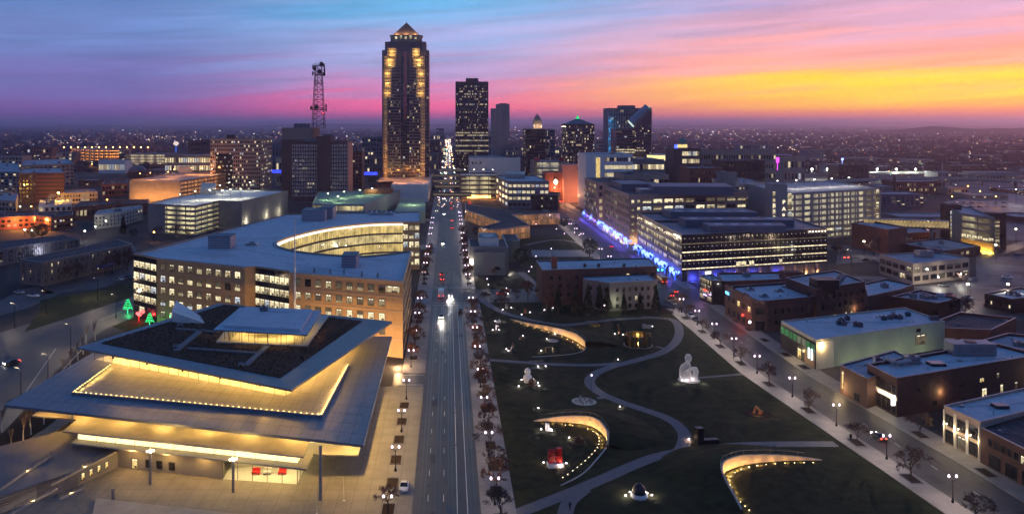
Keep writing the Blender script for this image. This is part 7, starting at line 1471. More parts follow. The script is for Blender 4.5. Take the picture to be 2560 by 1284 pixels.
# ---- sculptures (plain generic forms) with ground spotlights
m_bro = mat('bronze', (.10,.065,.035), .4, .6, .2, 2); m_redp = mat('red_sculpture_paint', (.55,.02,.015), .4, 0, .05); m_orgp = mat('orange_paint', (.22,.07,.01), .5, 0, .05); m_blk = mat('black_stone', (.015,.015,.017), .3, 0, .1)
sl_b = MB(); sl_b.lathe([(.13,0), (.16,.18), (.12,.22)], n=8, m=0); sl_b.lathe([(.11,.24), (.16,.32), (.08,.38)], n=8, m=1); slm = sl_b.mesh('ground_spotlight', [m_blackm, g_pur])
def spots(pxs, target, en=20, colr=(1,.82,.8)):
    for k, (x,y) in enumerate(pxs):
        p = G2(x,y); o = add('ground_spotlight', slm, None, Matrix.Translation((*p,.015))); tag(o, 'small ground spotlight by the '+target+(', %s from the left' % ('first','second','third','fourth','fifth','sixth')[k] if len(pxs) > 1 else ''), 'spotlight', 'ground spotlights in the park'); light(o, (*p,.75), en*.35, colr, .12)
def sculpt(x, y, label, mb, mats, extra=(), rz=0):
    p = G2(x,y); e = thing('sculpture', label, 'sculpture', (*p,.013 if 'red' not in label else -.787), rz); mb.obj('form', mats, e, W[e])
    for nm, b2, mm in extra: b2.obj(nm, mm, e, W[e])
    return e
# white lattice seated figure: a rounded shell of open wire mesh
def lattice_fig():
    secs = [(-.8,0,0,1.7,1.5), (-.9,.1,1.5,1.75,1.5), (-1.0,.2,3.0,1.7,1.4), (-.8,.1,4.3,1.45,1.2), (-.5,0,5.0,.85,.8), (-.3,-.1,5.4,.5,.5), (-.2,-.2,5.8,.85,.9), (-.2,-.2,6.6,1.0,1.1), (-.2,-.2,7.3,.8,.9), (-.2,-.2,7.7,.35,.4)]
    b = MB(); n = 13; R_ = []
    for cx_, cy_, z_, rx, ry in secs: R_.append([Vector((cx_+math.cos(2*math.pi*k/n)*rx, cy_+math.sin(2*math.pi*k/n)*ry, z_)) for k in range(n)])
    def sub(R_):
        out = []
        for a, c in zip(R_, R_[1:]): out += [a, [p.lerp(q,.5) for p, q in zip(a,c)]]
        return out+[R_[-1]]
    R_ = sub(R_)
    for j in range(len(R_)-1):
        for k in range(n):
            b.tube(R_[j][k], R_[j+1][(k+1) % n], .04, n=3, cap=False); b.tube(R_[j+1][k], R_[j][(k+1) % n], .04, n=3, cap=False)
    kn = MB(); K = []
    for cx_, cy_, z_, rx, ry in ((1.5,-.8,0,.85,.7), (1.6,-.9,1.6,.75,.7), (1.75,-1.0,3.1,.8,.75), (1.4,-.8,4.0,.75,.7), (.6,-.4,3.6,.7,.65), (-.2,-.2,2.6,.8,.7)): K.append([Vector((cx_+math.cos(2*math.pi*k/12)*rx, cy_+math.sin(2*math.pi*k/12)*ry, z_)) for k in range(12)])
    K = sub(K)
    for j in range(len(K)-1):
        for k in range(12): kn.tube(K[j][k], K[j+1][(k+1) % 12], .04, n=3, cap=False); kn.tube(K[j+1][k], K[j][(k+1) % 12], .04, n=3, cap=False); kn.tube(K[j][k], K[j][(k+1) % 12], .05, n=3, cap=False)
    base = MB(); base.lathe([(3.2,0), (3.2,.12)], n=24)
    e = sculpt(1722,950,'large white open lattice figure sitting on the lawn', b, mat('white_lattice_steel', (.78,.77,.74), .5, 0, .03), [('raised_knees', kn, mat('white_lattice_steel', (.78,.77,.74))), ('base_disc', base, m_conc)]); p = G2(1722,950)
    for dx, dy in ((-1,-.6), (.6,-.4), (0,.7), (-1.2,.8)): light(e, (p.x+dx*.6,p.y+dy*.6,.5), 1.6, (1,.88,.82), .2)
    for dx, dy in ((-4,-3), (3.5,-3)): light(e, (p.x+dx,p.y+dy,.5), 5, (1,.88,.85), .2)
lattice_fig(); spots([(1706,952), (1716,954), (1732,952)], 'lattice figure', 14)
b = MB(); b.box((-.85,0,2.5), (1.25,1.0,1.6), 0, .25); b.box((.9,.1,2.45), (1.35,1.2,1.5), 0, -.2); b.tube((-1.5,.1,3.95), (-.1,-.1,4.1), .72, .6, 10); b.box((.85,-.1,4.05), (1.1,.9,1.7), 0, .45)
pl2 = MB(); pl2.box((0,0,1.25), (3.5,1.8,.9)); sculpt(1388,1165,'red sculpture of stacked blocks on a white plinth', b, m_redp, [('plinth', pl2, m_white)], .15); spots([(1359,1158), (1416,1160), (1402,1170)], 'red block sculpture', 14, (1,.66,.5))
b = MB(); b.lathe([(1.0,0), (1.35,.8), (1.2,1.8), (.75,2.3), (.7,2.5), (.95,3.0), (.8,3.7), (.3,4.1)], n=16); d2 = MB(); d2.lathe([(.3,0), (.95,.5), (1.05,1.1), (.7,1.7), (.2,2)], (1.0,-2.6,0), 12); d2.box((1,-3.2,.1), (3.4,.5,.2)); sculpt(1319,955,'white rounded two-ball figure with dark sphere in front', b, m_white, [('dark_sphere', d2, m_bro)]); spots([(1297,967), (1304,951), (1334,949), (1345,959), (1348,966)], 'white rounded figure', 22)
# ring pavilion of tinted panels
p = G2(1595,862); e = thing('pavilion', 'round pavilion of tinted upright panels', 'pavilion', (*p,.013)); cols = [(.04,.05,.03), (.10,.06,.02), (.03,.06,.05), (.07,.04,.03), (.12,.09,.04)]
b = MB(); b.lathe([(5.0,0), (5.0,.1)], n=28); b.obj('floor_disc', m_concd, e, W[e])
for k in range(23):
    a = 2*math.pi*k/23; b = MB(); b.box((0,0,1.9), (1.14,.08,3.6)); b.obj('tinted_panel', mat('tinted_panel_%d' % (k % 5), cols[k % 5], .2, .4, 0, spec=.7), e, W[e] @ Matrix.Translation((math.cos(a)*4.35, math.sin(a)*4.35, 0)) @ Matrix.Rotation(a+math.pi/2, 4, 'Z'))
b = MB(); b.lathe([(.3,0), (.35,.5), (.2,.9)], n=10); b.obj('centre_lamp', emis('pavilion_lamp', (1,.6,.15), 40), e, W[e]); light(e, (p.x,p.y,1.4), 40, (1,.55,.15), .3)
b = MB(); b.lathe([(1.45,.9), (1.4,1.5), (1.1,2.2), (.6,2.7), (.1,2.95)], n=18); dr_ = MB(); dr_.lathe([(1.5,0), (1.75,.4), (1.55,.95)], n=18); sculpt(1598,1243,'dark dome on a white round drum', b, m_blk, [('drum', dr_, m_white)]); spots([(1564,1241), (1575,1232), (1618,1235), (1630,1240)], 'dark dome', 26, (1,.85,.7))
b = MB()
for k in range(14): f = k/13; b.box((math.sin(f*5)*.35,0,.2+f*3.6), (1.0-.3*f,.7,.36), 0, f*1.6)
sculpt(1548,838,'twisted bronze column sculpture', b, m_bro); spots([(1537,836), (1558,837)], 'twisted bronze column', 20, (1,.7,.45))
b = MB(); b.box((0,0,1.9), (1.7,1.5,3.8), 0, .3); b.box((2.6,.3,.5), (3.8,1.3,1.0), 0, .1); sculpt(1748,1108,'black upright block beside a low black slab', b, m_blk); spots([(1722,1100), (1790,1106)], 'black upright block', 26, (1,.6,.35))
b = MB(); b.tube((-1.1,0,.1), (-.5,.1,1.9), .3, .2, 7); b.tube((-.5,.1,1.9), (.5,0,.7), .2, .24, 7); b.tube((.5,0,.7), (1.4,.2,.4), .24, .12, 7); b.lathe([(.35,0), (.5,.4), (.2,.8)], (.3,-.7,0), 8); ds = MB(); ds.lathe([(3.6,0), (3.4,.12)], n=24); sculpt(1895,1033,'small orange bent form inside a dark planting ring', b, m_orgp, [('planting_ring', ds, m_dirt)]); light(None, (*(G2(1895,1040)),.8), 5, (1,.6,.3), .15)
b = MB(); b.lathe([(3.3,0), (3.3,.06)], n=28); e = sculpt(1460,1003,'round paved disc set with small stone stools', b, m_conc); st_ = MB(); st_.lathe([(.28,.06), (.3,.5), (.28,.55)], n=8); stm = st_.mesh('stool', m_concd); tb = MB(); tb.box((0,0,.45), (.6,.6,.9)); tbm = tb.mesh('stone_table', m_concd); p = G2(1460,1003)
for k in range(10): a = k*.628; r_ = 1.3+.9*(k % 2); add('stool' if k % 3 else 'stone_table', stm if k % 3 else tbm, e, Matrix.Translation((p.x+math.cos(a)*r_, p.y+math.sin(a)*r_, .02)))
light(e, (p.x,p.y-1,3.2), 6, (.9,.95,1), .4)
def small(x, y, label, prof, m_, sp=(), n=10, en=16, colr=(1,.82,.85), rz=0, flat=None):
    b = MB()
    if flat:
        for c_, d_, a_ in flat: b.box(c_, d_, 0, a_)
    else: b.lathe(prof, n=n)
    sculpt(x, y, label, b, m_, (), rz)
    if sp: spots(sp, ' '.join(label.split()[:4]), en, colr)
small(1372,880,'bronze arched animal-like form near the first crescent', None, m_bro, [(1353,878), (1380,872)], en=40, colr=(1,.66,.4), flat=[((-.9,0,.7),(.3,.5,1.4),.2), ((.9,0,.7),(.3,.5,1.4),-.2), ((0,0,1.5),(2.2,.6,.5),0), ((1.2,0,1.9),(.5,.4,.7),.4)])
small(1305,848,'clustered bronze dome form on a soil ring', [(1.5,0), (1.4,.3), (.9,.9), (.7,1.6), (.2,2)], m_bro, [(1307,841)], en=14)
small(1282,878,'dark pointed cairn sculpture', [(1.3,0), (1.1,.5), (.6,1.2), (.45,2.2), (.1,3)], m_blk, [(1266,874), (1271,878)])
small(1240,824,'pale angular sculpture near the avenue, nearer', None, m_white, [(1232,826), (1247,826)], en=22, flat=[((0,0,.9),(.4,.4,1.8),.3), ((.4,0,1.4),(.9,.3,.3),.2)])
small(1246,806,'pale low sculpture near the avenue, farther', None, m_white, [(1238,804), (1250,803)], en=22, flat=[((0,0,.4),(1.6,.6,.8),.2), ((.3,0,1),(.4,.5,.5),.2)])
small(1368,1076,'pale leaning slab sculpture in the lit crescent', None, m_white, [(1353,1075), (1379,1078)], en=20, flat=[((0,0,.9),(.5,.9,1.8),.5), ((.5,0,.3),(1.4,.8,.5),.3)])
small(1446,1108,'dark jagged cluster sculpture on a plinth', None, m_bro, [(1423,1096)], en=40, colr=(1,.66,.45), flat=[((0,0,.2),(3.2,1.6,.4),0), ((-.6,0,.9),(.6,.6,1.2),.5), ((.3,.1,1.0),(.7,.5,1.4),-.3), ((1.0,0,.7),(.6,.5,.9),.2)])
small(1616,820,'low box-like metal sculpture by the path', None, m_metal, [(1631,817)], en=20, flat=[((-.8,0,.7),(1.3,1,1.4),0), ((.9,0,.55),(1.6,.9,1.1),.1)])
small(1383,852,'flat pale disc sculpture near the first crescent', [(1.8,0), (1.8,.25), (.5,.5)], m_conc, [(1367,849), (1387,836)], 18)
small(1340,922,'low dark bench-like sculpture between two lights', None, m_blk, [(1345,917), (1364,917)], en=22, flat=[((0,0,.35),(3,.7,.2),0), ((-1.2,0,.15),(.3,.6,.3),0), ((1.2,0,.15),(.3,.6,.3),0)])
p = G2(1487,814); e = thing('sculpture', 'thin ring lying in a warm pool of light', 'sculpture', (*p,.013)); b = MB(); nn = 24
for k in range(nn): a, c = 2*math.pi*k/nn, 2*math.pi*(k+1)/nn; b.tube((p.x+math.cos(a)*1.9,p.y+math.sin(a)*1.9,.25), (p.x+math.cos(c)*1.9,p.y+math.sin(c)*1.9,.25), .14, n=5)
b.obj('ring', m_bro, e); light(e, (p.x,p.y,1.2), 14, (1,.6,.12), .2)
for k, (x,y,lab) in enumerate(((1313,783,'orange-lit stack near the park corner'), (1266,771,'small stone marker by the park corner'), (1370,772,'small bronze marker left of the conifers'))): small(x, y, lab, [(.5,0), (.6,.6), (.4,1.2), (.5,1.6), (.2,1.9)], (m_orgp, m_conc, m_bro)[k], [(x-9,y+4), (x+12,y-1)])
spots([(1550,1018)], 'winding path middle', 20); spots([(1346,1022)], 'lawn left of the stool disc', 12); spots([(1545,900)], 'path fork', 10)
for k, (x,y,lab) in enumerate(((1340,905,'above the bench-like sculpture'), (1478,805,'by the back path'), (1620,794,'at the curved back path'), (1915,1116,'along the near path'))):
    p = G2(x,y); b = MB(); b.box((0,0,.42), (4.5,.5,.08))
    for q in (-2,0,2): b.box((q,0,.2), (.12,.45,.4))
    o = b.obj('bench', m_concd, None, Matrix.Translation((*p,.035))); tag(o, 'long low bench '+lab, 'bench', 'park benches')
for k, (x,y,lab) in enumerate(((587,870,'beside the tree pit on the side street'),)): p = c4(x,y); p = G2(*p); b = MB(); b.lathe([(.28,0), (.32,.9), (.2,1.05)], n=10); o = b.obj('litter_bin', m_blackm, None, Matrix.Translation((*p,.13))); tag(o, 'black litter bin '+lab, 'bin')
# skips
for x,y,lab in ((2432,703,'beside the pale corner building'), (2545,640,'by the right car park')):
    p = G2(x,y); b = MB(); b.box((0,0,.9), (4,2,1.6)); b.box((0,0,1.75), (4.1,2.1,.12)); b.box((0,-1.02,.9), (.2,.08,1.5)); o = b.obj('skip', m_steelb, None, Matrix.Translation((*p,0)) @ Matrix.Rotation(.3,4,'Z')); tag(o, 'dark refuse skip '+lab, 'skip')
# one walker at the bottom of the park
def person():
    p = G2(1425,1275); me = bpy.data.meshes.new('person')
    V = [(0,0,.95), (0,0,1.2), (0,0,1.42), (0,0,1.55), (0,-.02,1.68), (-.1,0,.88), (-.11,-.1,.5), (-.11,-.18,.06), (.1,0,.88), (.11,.08,.5), (.11,.2,.08), (-.2,0,1.38), (-.25,.05,1.1), (-.24,-.08,.88), (.2,0,1.38), (.25,-.05,1.1), (.24,-.16,.9), (-.11,-.34,.04), (.11,.06,.04)]
    E_ = [(0,1),(1,2),(2,3),(3,4),(0,5),(5,6),(6,7),(0,8),(8,9),(9,10),(2,11),(11,12),(12,13),(2,14),(14,15),(15,16),(7,17),(10,18)]
    me.from_pydata(V, E_, []); me.materials.append(mat('dark_coat', (.02,.02,.025), .9, 0, .1)); o = add('person', me, None, Matrix.Translation((*p,.045)))
    md = o.modifiers.new('skin','SKIN'); RD = [.15,.15,.16,.06,.10,.1,.075,.05,.1,.075,.05,.07,.05,.04,.07,.05,.04,.04,.04]
    for v, r_ in zip(me.skin_vertices[0].data, RD): v.radius = (r_, r_)
    me.skin_vertices[0].data[0].use_root = True; s2 = o.modifiers.new('sub','SUBSURF'); s2.levels = 1; s2.render_levels = 2
    tag(o, 'person in a dark coat walking on the path at the bottom edge', 'person')
person()
# ================================================================== FAR CITY
fr_ = random.Random(5)
def far_build(x0, x1, ytop, Y, wall, label, cols, rows, lit, D=30, roof=None, **kw):
    return quick('far_building', label, dep(x0,x1,Y,D), max(3,zy(ytop,Y)), wall, roof or m_snow2, [(0,cols,rows,{'hf':.5})], lit, units=kw.pop('units',0), **kw)
FB = [
 (185,262,372,1750,m_concd,'low far hall with a bright white roof edge left of the orange garage',10,1,(.3,.3,.1)), (60,130,370,1700,m_brickd,'far dark hall at the upper left',9,2,(.1,.2,.2)), (-30,55,392,1300,m_tan2,'far pale hospital wing at the left edge',10,4,(.05,.1,.2)), (140,180,382,1500,m_concd,'far block left of the orange garage',5,3,(.2,.2,.2)),
 (246,312,404,1250,m_white,'low white hall with a row of bright doors before the orange garage',10,1,(.8,.2,0)), (445,520,376,1500,m_steelb,'far flat blue-roofed hall behind the bright office',8,1,(.1,.1,.2)), (470,527,352,1300,m_brown,'far brown block left of the thirteen-storey office',9,5,(.03,.05,.1)),
 (667,704,366,1300,m_steelb,'grey far arena wall beside the tall brown block',5,2,(.02,.05,.1)), (690,705,400,1000,m_cream,'pale far corner with orange light beside the arena',2,2,(.2,.2,.2)), (880,905,380,960,m_wb,'dark red far flank right of the burgundy office',3,10,(.02,.05,.1)),
 (905,955,345,1150,m_steelb,'grey far tower left of the tallest tower',7,9,(.06,.1,.1)), (893,930,376,1300,m_concd,'pale blue-roofed far block left of the tallest tower',6,5,(.1,.15,.1)), (918,955,392,1020,m_concd,'pale low far block at the tallest tower foot',6,3,(.1,.2,.1)), (1075,1100,352,1500,m_brickd,'dark far block right of the tallest tower',4,5,(.05,.1,.2)),
 (1076,1112,336,2100,m_concd,'far pale garage at the avenue end',9,3,(.4,.3,.1)), (1090,1110,322,2600,m_steelb,'far tower left of the avenue end',3,6,(.05,.1,.1)), (1074,1096,385,1100,m_concd,'far low white block at the avenue kerb',4,3,(.1,.2,.2)), (1222,1236,330,1400,m_steelb,'dark far sliver behind the concrete tower',2,9,(.02,.05,.1)),
 (1300,1320,380,1150,m_brickd,'far narrow block left of the ornate tower',3,6,(.1,.2,.1)), (1388,1418,372,1200,m_concd,'far pale block between the ornate and green-tipped towers',6,5,(.4,.2,.1)), (1490,1522,352,1500,m_concd,'far hazy twin block behind the towers',5,7,(.05,.1,.1)), (1632,1690,392,1000,m_concd,'far long pale block right of the slant tower',8,3,(.2,.2,.1)),
 (1940,1985,392,1150,m_brickd,'far brown block right of the mauve slab',6,4,(.1,.2,.1)), (1960,2012,396,1050,m_tan2,'far purple-lit hall by the neon',6,2,(.3,.2,.1)), (2015,2064,376,1500,m_steelb,'far blue-grey office right of the neon hall',9,7,(.05,.1,.1)), (2096,2172,416,1050,m_brickd,'far dark wide hall behind the motorway',7,2,(.02,.05,.1)),
 (2070,2120,412,1250,m_concd,'far pale hall behind the motorway',6,2,(.1,.2,.1)), (2222,2270,398,1450,m_brick,'far red block with three lit windows',5,4,(.3,.2,.1)), (2272,2335,400,1400,m_concd,'far grey block right of the red one',8,4,(.03,.06,.1)), (2330,2375,385,1700,m_brickd,'far dark block in the purple haze',6,5,(.02,.05,.1)),
 (2380,2470,415,1250,m_brickd,'long dark far store at the right',10,3,(.02,.04,.1)), (2475,2560,408,1350,m_brickd,'long dark far store at the right edge',10,3,(.02,.04,.1)), (2205,2310,487,760,m_steelb,'dark blue-grey block right of the huge garage',9,6,(.04,.08,.1)), (2200,2240,468,860,m_concd,'grey block behind the huge garage',5,5,(.04,.08,.1)),
 (2240,2362,455,900,m_brick,'long red brick works with rows of windows',22,2,(.02,.15,.3)), (2080,2130,470,860,m_brickd,'dark works building behind the huge garage',6,3,(.02,.05,.1)), (2370,2420,470,880,m_tan2,'far shed with yellow lights in the car park',6,1,(.3,.2,.1)), (2250,2420,545,640,m_concd,'flat snowy shed roof beside the footbridge',8,1,(.02,.05,.1)),
 (2425,2520,489,830,m_tan2,'low pale warehouse below the motorway ramp at the right',14,1,(.2,.2,.2)), (2520,2600,478,900,m_brick,'low brick warehouse below the ramp at the right edge',10,2,(.1,.2,.2)), (2540,2620,560,640,m_brickd,'low dark shed right of the golden garage',6,1,(.1,.2,.2)), (2345,2395,432,1080,m_concd,'grey far depot between the ramps',6,2,(.2,.2,.1)), (2440,2540,432,1120,m_tan2,'mauve far depot between the ramps',12,2,(.1,.2,.1)), (2130,2200,395,1500,m_concd,'pale far block above the motorway',8,3,(.2,.2,.1)), (2420,2500,388,1700,m_concd,'grey far block in the purple haze',9,3,(.15,.15,.1)), (2510,2580,378,1900,m_tan2,'mauve far block at the right skyline',8,3,(.15,.15,.1)), (1850,1935,362,1600,m_concd,'pale far slab above the mauve slab',12,4,(.15,.15,.1)),
 (700,780,452,1000,m_concd,'low pale block at the foot of the tall brown block',8,2,(.3,.2,.1)), (370,440,425,1250,m_concd,'low long roof left of the stair house',7,1,(.1,.1,.1)), (0,60,470,900,m_tan2,'mauve far wing at the left edge',6,3,(.05,.1,.1)), (196,240,452,1000,m_brickd,'dark far house near the hospital lamp',5,2,(.1,.1,.1)),
]
for r in FB: far_build(*r)
# power station stack and far steam chimneys
p = Vector(((2236-VX)/F*860,860)); b = MB(); b.lathe([(1.6,0), (1.3,zy(441,860))], (*p,0), 10); o = b.obj('chimney_stack', m_brickd); tag(o, 'tall dark brick chimney behind the huge garage', 'chimney')
p = Vector(((2356-VX)/F*900,900)); b = MB(); b.lathe([(.7,0), (.4,zy(407,900))], (*p,0), 8); o = b.obj('mast', m_metal); tag(o, 'thin pale mast beside the motorway ramps', 'mast')
# motorway viaducts
def viaduct(px, label, zd):
    pts = smoothline(pxpoly(px, zd), 6); l, r = strip(pts, 13); e = thing('viaduct', label, 'viaduct', (*pts[0],0)); b = MB(); n = len(l)
    for i in range(n-1):
        for z_, up in ((zd,1), (zd-1.6,0)):
            q = [(*r[i],z_), (*r[i+1],z_), (*l[i+1],z_), (*l[i],z_)]; b.poly(q if up else q[::-1])
        for s_ in (l, r): b.poly([(*s_[i],zd-1.6), (*s_[i+1],zd-1.6), (*s_[i+1],zd+.9), (*s_[i],zd+.9)])
    b.obj('deck', m_conc, e)
    for i in range(2, n, 3): b = MB(); b.box((*pts[i],(zd-1.6)/2), (2,3,zd-1.6)); b.obj('pier', m_concd, e)
    return e
viaduct([(1950,436), (2100,434), (2300,430), (2450,434), (2620,436)], 'upper motorway viaduct crossing behind the garages', 9)
viaduct([(2080,452), (2250,446), (2400,445), (2560,452), (2640,470)], 'lower curved motorway ramp', 8)
for k, x in enumerate((2030,2068,2115,2193,2241,2289)):
    Y = 1120.; p = Vector(((x-VX)/F*Y,Y)); e = thing('motorway_lamp', 'bright white motorway lamp, %s from the left' % ('first','second','third','fourth','fifth','sixth')[k], 'lamp', (*p,0), 0, 'white motorway lamps'); zt_ = zy(438,Y) if k else zy(427,Y); zt_ = max(zt_, 13); b = MB(); b.tube((*p,0), (*p,zt_), .2, n=5); b.obj('pole', m_metal, e); b = MB(); b.lathe([(.4,0), (1.15,.8), (.4,1.6)], (*p,zt_), 8); b.obj('lamp_head', emis('motorway_lens', (.95,1,.85), 40), e); light(e, (*p,zt_-.6), 2500, (.92,1,.85), .8)
for k, (x,y,h_,c_) in enumerate(((2540,512,14,(1,.95,.95)), (2450,505,10,ORG), (2490,520,10,ORG), (2380,520,10,ORG), (2420,490,10,ORG), (2230,600,8,(1,.8,.4)), (172,455,14,ORG), (265,575,6,(1,.95,.8)), (238,590,6,(1,.95,.8)), (212,602,6,(1,.95,.8)), (50,545,9,(1,.7,.4)), (78,545,9,ORG), (62,598,6,(1,.95,.9)), (80,600,6,(1,.95,.8)), (385,605,6,ORG), (268,520,7,ORG), (1700,420,12,(1,.8,.6)), (100,410,9,(1,.9,.7)), (2490,655,9,(1,.85,.7)), (2540,610,9,(1,.7,.4)), (2460,590,9,(1,.85,.7)), (2420,760,8,(1,.8,.6)), (2520,760,8,(1,.75,.5)), (2160,640,8,(1,.8,.65)), (2320,585,8,(1,.75,.5)), (20,455,12,(1,.62,.2)), (230,430,12,(1,.5,.12)))):
    p = G2(x,y); e = thing('area_lamp', 'single %s lamp %s' % ('orange' if c_ == ORG else 'white', ('in the sodium-lit lot corner','in the sodium-lit lot, middle','in the sodium-lit lot, front','beside the sodium-lit lot','behind the sodium-lit lot','near the footbridge','beside the hospital wing','right of three on the slope','middle of three on the slope','left of three on the slope','left above the orange block','right above the orange block','under the round trees, left','under the round trees, right','at the pale garage gate','above the orange-lit brick building','by the round hall','upper left among far halls','in the snowy lot at the right','on the street past the golden garage','in front of the golden garage','in the faded-line lot, left','in the faded-line lot, right','by the red signals','below the footbridge','at the left edge hospital','behind the low white hall')[k]), 'lamp', (*p,0), 0, 'single area lamps'); b = MB(); b.tube((*p,0), (*p,h_), .12, n=5); b.obj('pole', m_blackm, e); b = MB(); b.lathe([(.2,0), (.5,.35), (.2,.7)], (*p,h_), 8); b.obj('lamp_head', emis('area_lens_%d%d' % (int(c_[1]*9),int(c_[2]*9)), (min(1,c_[0]),min(1,c_[1]*1.2),c_[2]), 30), e); light(e, (*p,h_-.4), 130*(h_/7)**2, c_, .3)
# avenue lights running to the vanishing point, and lights of the far town
cl = [(emis('far_light_warm', (1,.62,.25), 9, 'NONE'), .42), (emis('far_light_white', (1,.92,.82), 9, 'NONE'), .36), (emis('far_light_red', (1,.08,.05), 8, 'NONE'), .09), (emis('far_light_green', (.2,1,.6), 6, 'NONE'), .06), (emis('far_light_violet', (.75,.55,1), 8, 'NONE'), .07)]
B_ = [MB() for _ in cl]
def dot(x, y, z, s_):
    r = fr_.random(); k = 0
    while k < len(cl)-1 and r > cl[k][1]: r -= cl[k][1]; k += 1
    b = B_[k]; i = len(b.v); b.v += [(x-s_,y,z), (x,y-s_,z), (x+s_,y,z), (x,y+s_,z), (x,y,z-s_), (x,y,z+s_)]
    for f in ((0,1,5),(1,2,5),(2,3,5),(3,0,5),(1,0,4),(2,1,4),(3,2,4),(0,3,4)): b.f.append(tuple(i+q for q in f)); b.m.append(0)
for k in range(330):
    Y = 700*(5.2**fr_.random()); x = fr_.choice((-1,1))*fr_.choice((2.5,4.5,8.5,9.5))+fr_.uniform(-1,1); dot(x, Y, fr_.choice((.8,.8,5.5,6)), .00033*Y*fr_.uniform(.6,1.25))
def clus(n, x0, x1, y0, y1, p=1.0):
    for _ in range(n):
        x, y = fr_.uniform(x0,x1), y0+(y1-y0)*fr_.random()**p; z_ = fr_.uniform(3,11); Y = F*(H-z_)/(y-HY)
        if Y > 55000: continue
        s_ = .00017*Y*fr_.choice((.6,.7,.8,1,1,1.3,1.9)); dot((x-VX)/F*Y, Y, z_, s_)
for k in range(26):                                   # lamps strung along the far streets
    along = k % 3 != 0; n_l = 26
    if along: xs = fr_.uniform(-1500,2600); ys = fr_.uniform(1300,2200); L_ = [(xs, ys+j*70) for j in range(n_l)]
    else: ys = fr_.uniform(1500,5200); xs = fr_.uniform(-.5,.45)*ys; L_ = [(xs+j*38, ys+j*fr_.uniform(-1,1)) for j in range(n_l)]
    if along and abs(xs) < 120: continue
    for x, y in L_: dot(x, y, 7, .00017*y*fr_.uniform(.6,1.1))
for cx_, cy_, n_, wx, wy in ((150,345,30,60,6), (330,340,26,80,8), (470,350,34,60,8), (700,330,30,90,6), (870,352,30,40,10), (1250,352,40,30,10), (1380,345,26,30,8), (1700,340,50,90,9), (1850,332,40,120,7), (2080,345,40,90,8), (2330,350,50,90,9), (2480,335,40,110,8), (2250,380,50,90,10), (2450,395,46,90,10), (1990,372,40,60,8)):
    for _ in range(n_): clus(1, cx_+fr_.gauss(0,wx)-.5, cx_+fr_.gauss(0,wx)+.5, max(314,cy_+fr_.gauss(0,wy)), max(314.5,cy_+fr_.gauss(0,wy)))
clus(120, -40, 950, 313, 350); clus(110, -40, 700, 345, 405); clus(170, 1060, 1960, 312, 352); clus(110, 1230, 1560, 345, 400); clus(170, 1630, 2600, 316, 372); clus(170, 1900, 2600, 365, 440); clus(90, 2100, 2600, 430, 500); clus(60, 560, 960, 330, 400)
for (m_, _), b, nm in zip(cl, B_, ('warm','white','red','green','violet')): o = b.obj('distant_city_lights', m_, None, kind='stuff'); o['label'] = 'tiny %s lights of the far town' % nm
# far roofs and woods that read as one mass
b = MB()
for _ in range(650):
    y = fr_.uniform(330,430); x = fr_.uniform(-60,2620); Y = F*H/(y-HY)
    if 1085 < x < 1165 and Y < 5000: continue
    if Y < 1250: continue
    w, d, h_ = fr_.uniform(8,32), fr_.uniform(8,30), fr_.uniform(3,8); b.box(((x-VX)/F*Y, Y, h_/2), (w,d,h_), fr_.choice((0,0,2,2,1)), fr_.uniform(0,.4))
o = b.obj('distant_roofs', [m_concd, m_snow2, m_brickd], None, kind='stuff'); o['label'] = 'low roofs of the far town merging into one mass'
b = MB(); m_wood = mat('winter_woods', (.030,.026,.028), .95, 0, .4, .01, spec=.05)
for _ in range(9000):
    y = 316+114*fr_.random()**2.2; x = fr_.uniform(-80,2640); Y = F*H/(y-HY)
    if abs((x-VX)/F*Y) < 16 or Y < 1000: continue
    cx_, cy_, r_, h_ = (x-VX)/F*Y, Y, fr_.uniform(6,14)*(1+Y/9000), fr_.uniform(7,13); i = len(b.v); n = 6; ph = fr_.random()
    b.v += [(cx_+math.cos(2*math.pi*(k/n)+ph)*r_*fr_.uniform(.7,1.2), cy_+math.sin(2*math.pi*(k/n)+ph)*r_, 0) for k in range(n)]+[(cx_+math.cos(2*math.pi*(k/n)+ph)*r_*fr_.uniform(.5,.95), cy_+math.sin(2*math.pi*(k/n)+ph)*r_*.8, h_*fr_.uniform(.5,.8)) for k in range(n)]+[(cx_,cy_,h_)]
    for k in range(n): b.f += [(i+k,i+(k+1) % n,i+n+(k+1) % n,i+n+k), (i+n+k,i+n+(k+1) % n,i+2*n)]; b.m += [0,0]
o = b.obj('distant_woods', m_wood, None, kind='stuff'); o['label'] = 'leafless woods spread through the far town'
# low hills on the horizon
def hills(Y, x0, x1, base, amp, seed, label):
    r = random.Random(seed); ph = [r.uniform(0,6.28) for _ in range(6)]; b = MB(); n = 120; T_ = []
    for k in range(n+1):
        x = (x0+(x1-x0)*k/n-VX)/F*Y; f = k/n; e_ = min(1, 6*f, 6*(1-f)); h_ = e_*(base+amp*sum(math.sin(f*(3+4*j)*3+ph[j])/(j+1.5) for j in range(6))); T_.append((x,max(1,h_)))
    for k in range(n):
        (xa,ha), (xb,hb) = T_[k], T_[k+1]; d = .12*Y
        b.poly([(xa,Y-d,-.01), (xb,Y-d,-.01), (xb,Y-d*.35,hb*.8), (xa,Y-d*.35,ha*.8)]); b.poly([(xa,Y-d*.35,ha*.8), (xb,Y-d*.35,hb*.8), (xb,Y,hb), (xa,Y,ha)]); b.poly([(xa,Y,ha), (xb,Y,hb), (xb,Y+d,-.01), (xa,Y+d,-.01)])
    o = b.obj('hills', m_wood, None, kind='structure', smooth=True); o['label'] = label
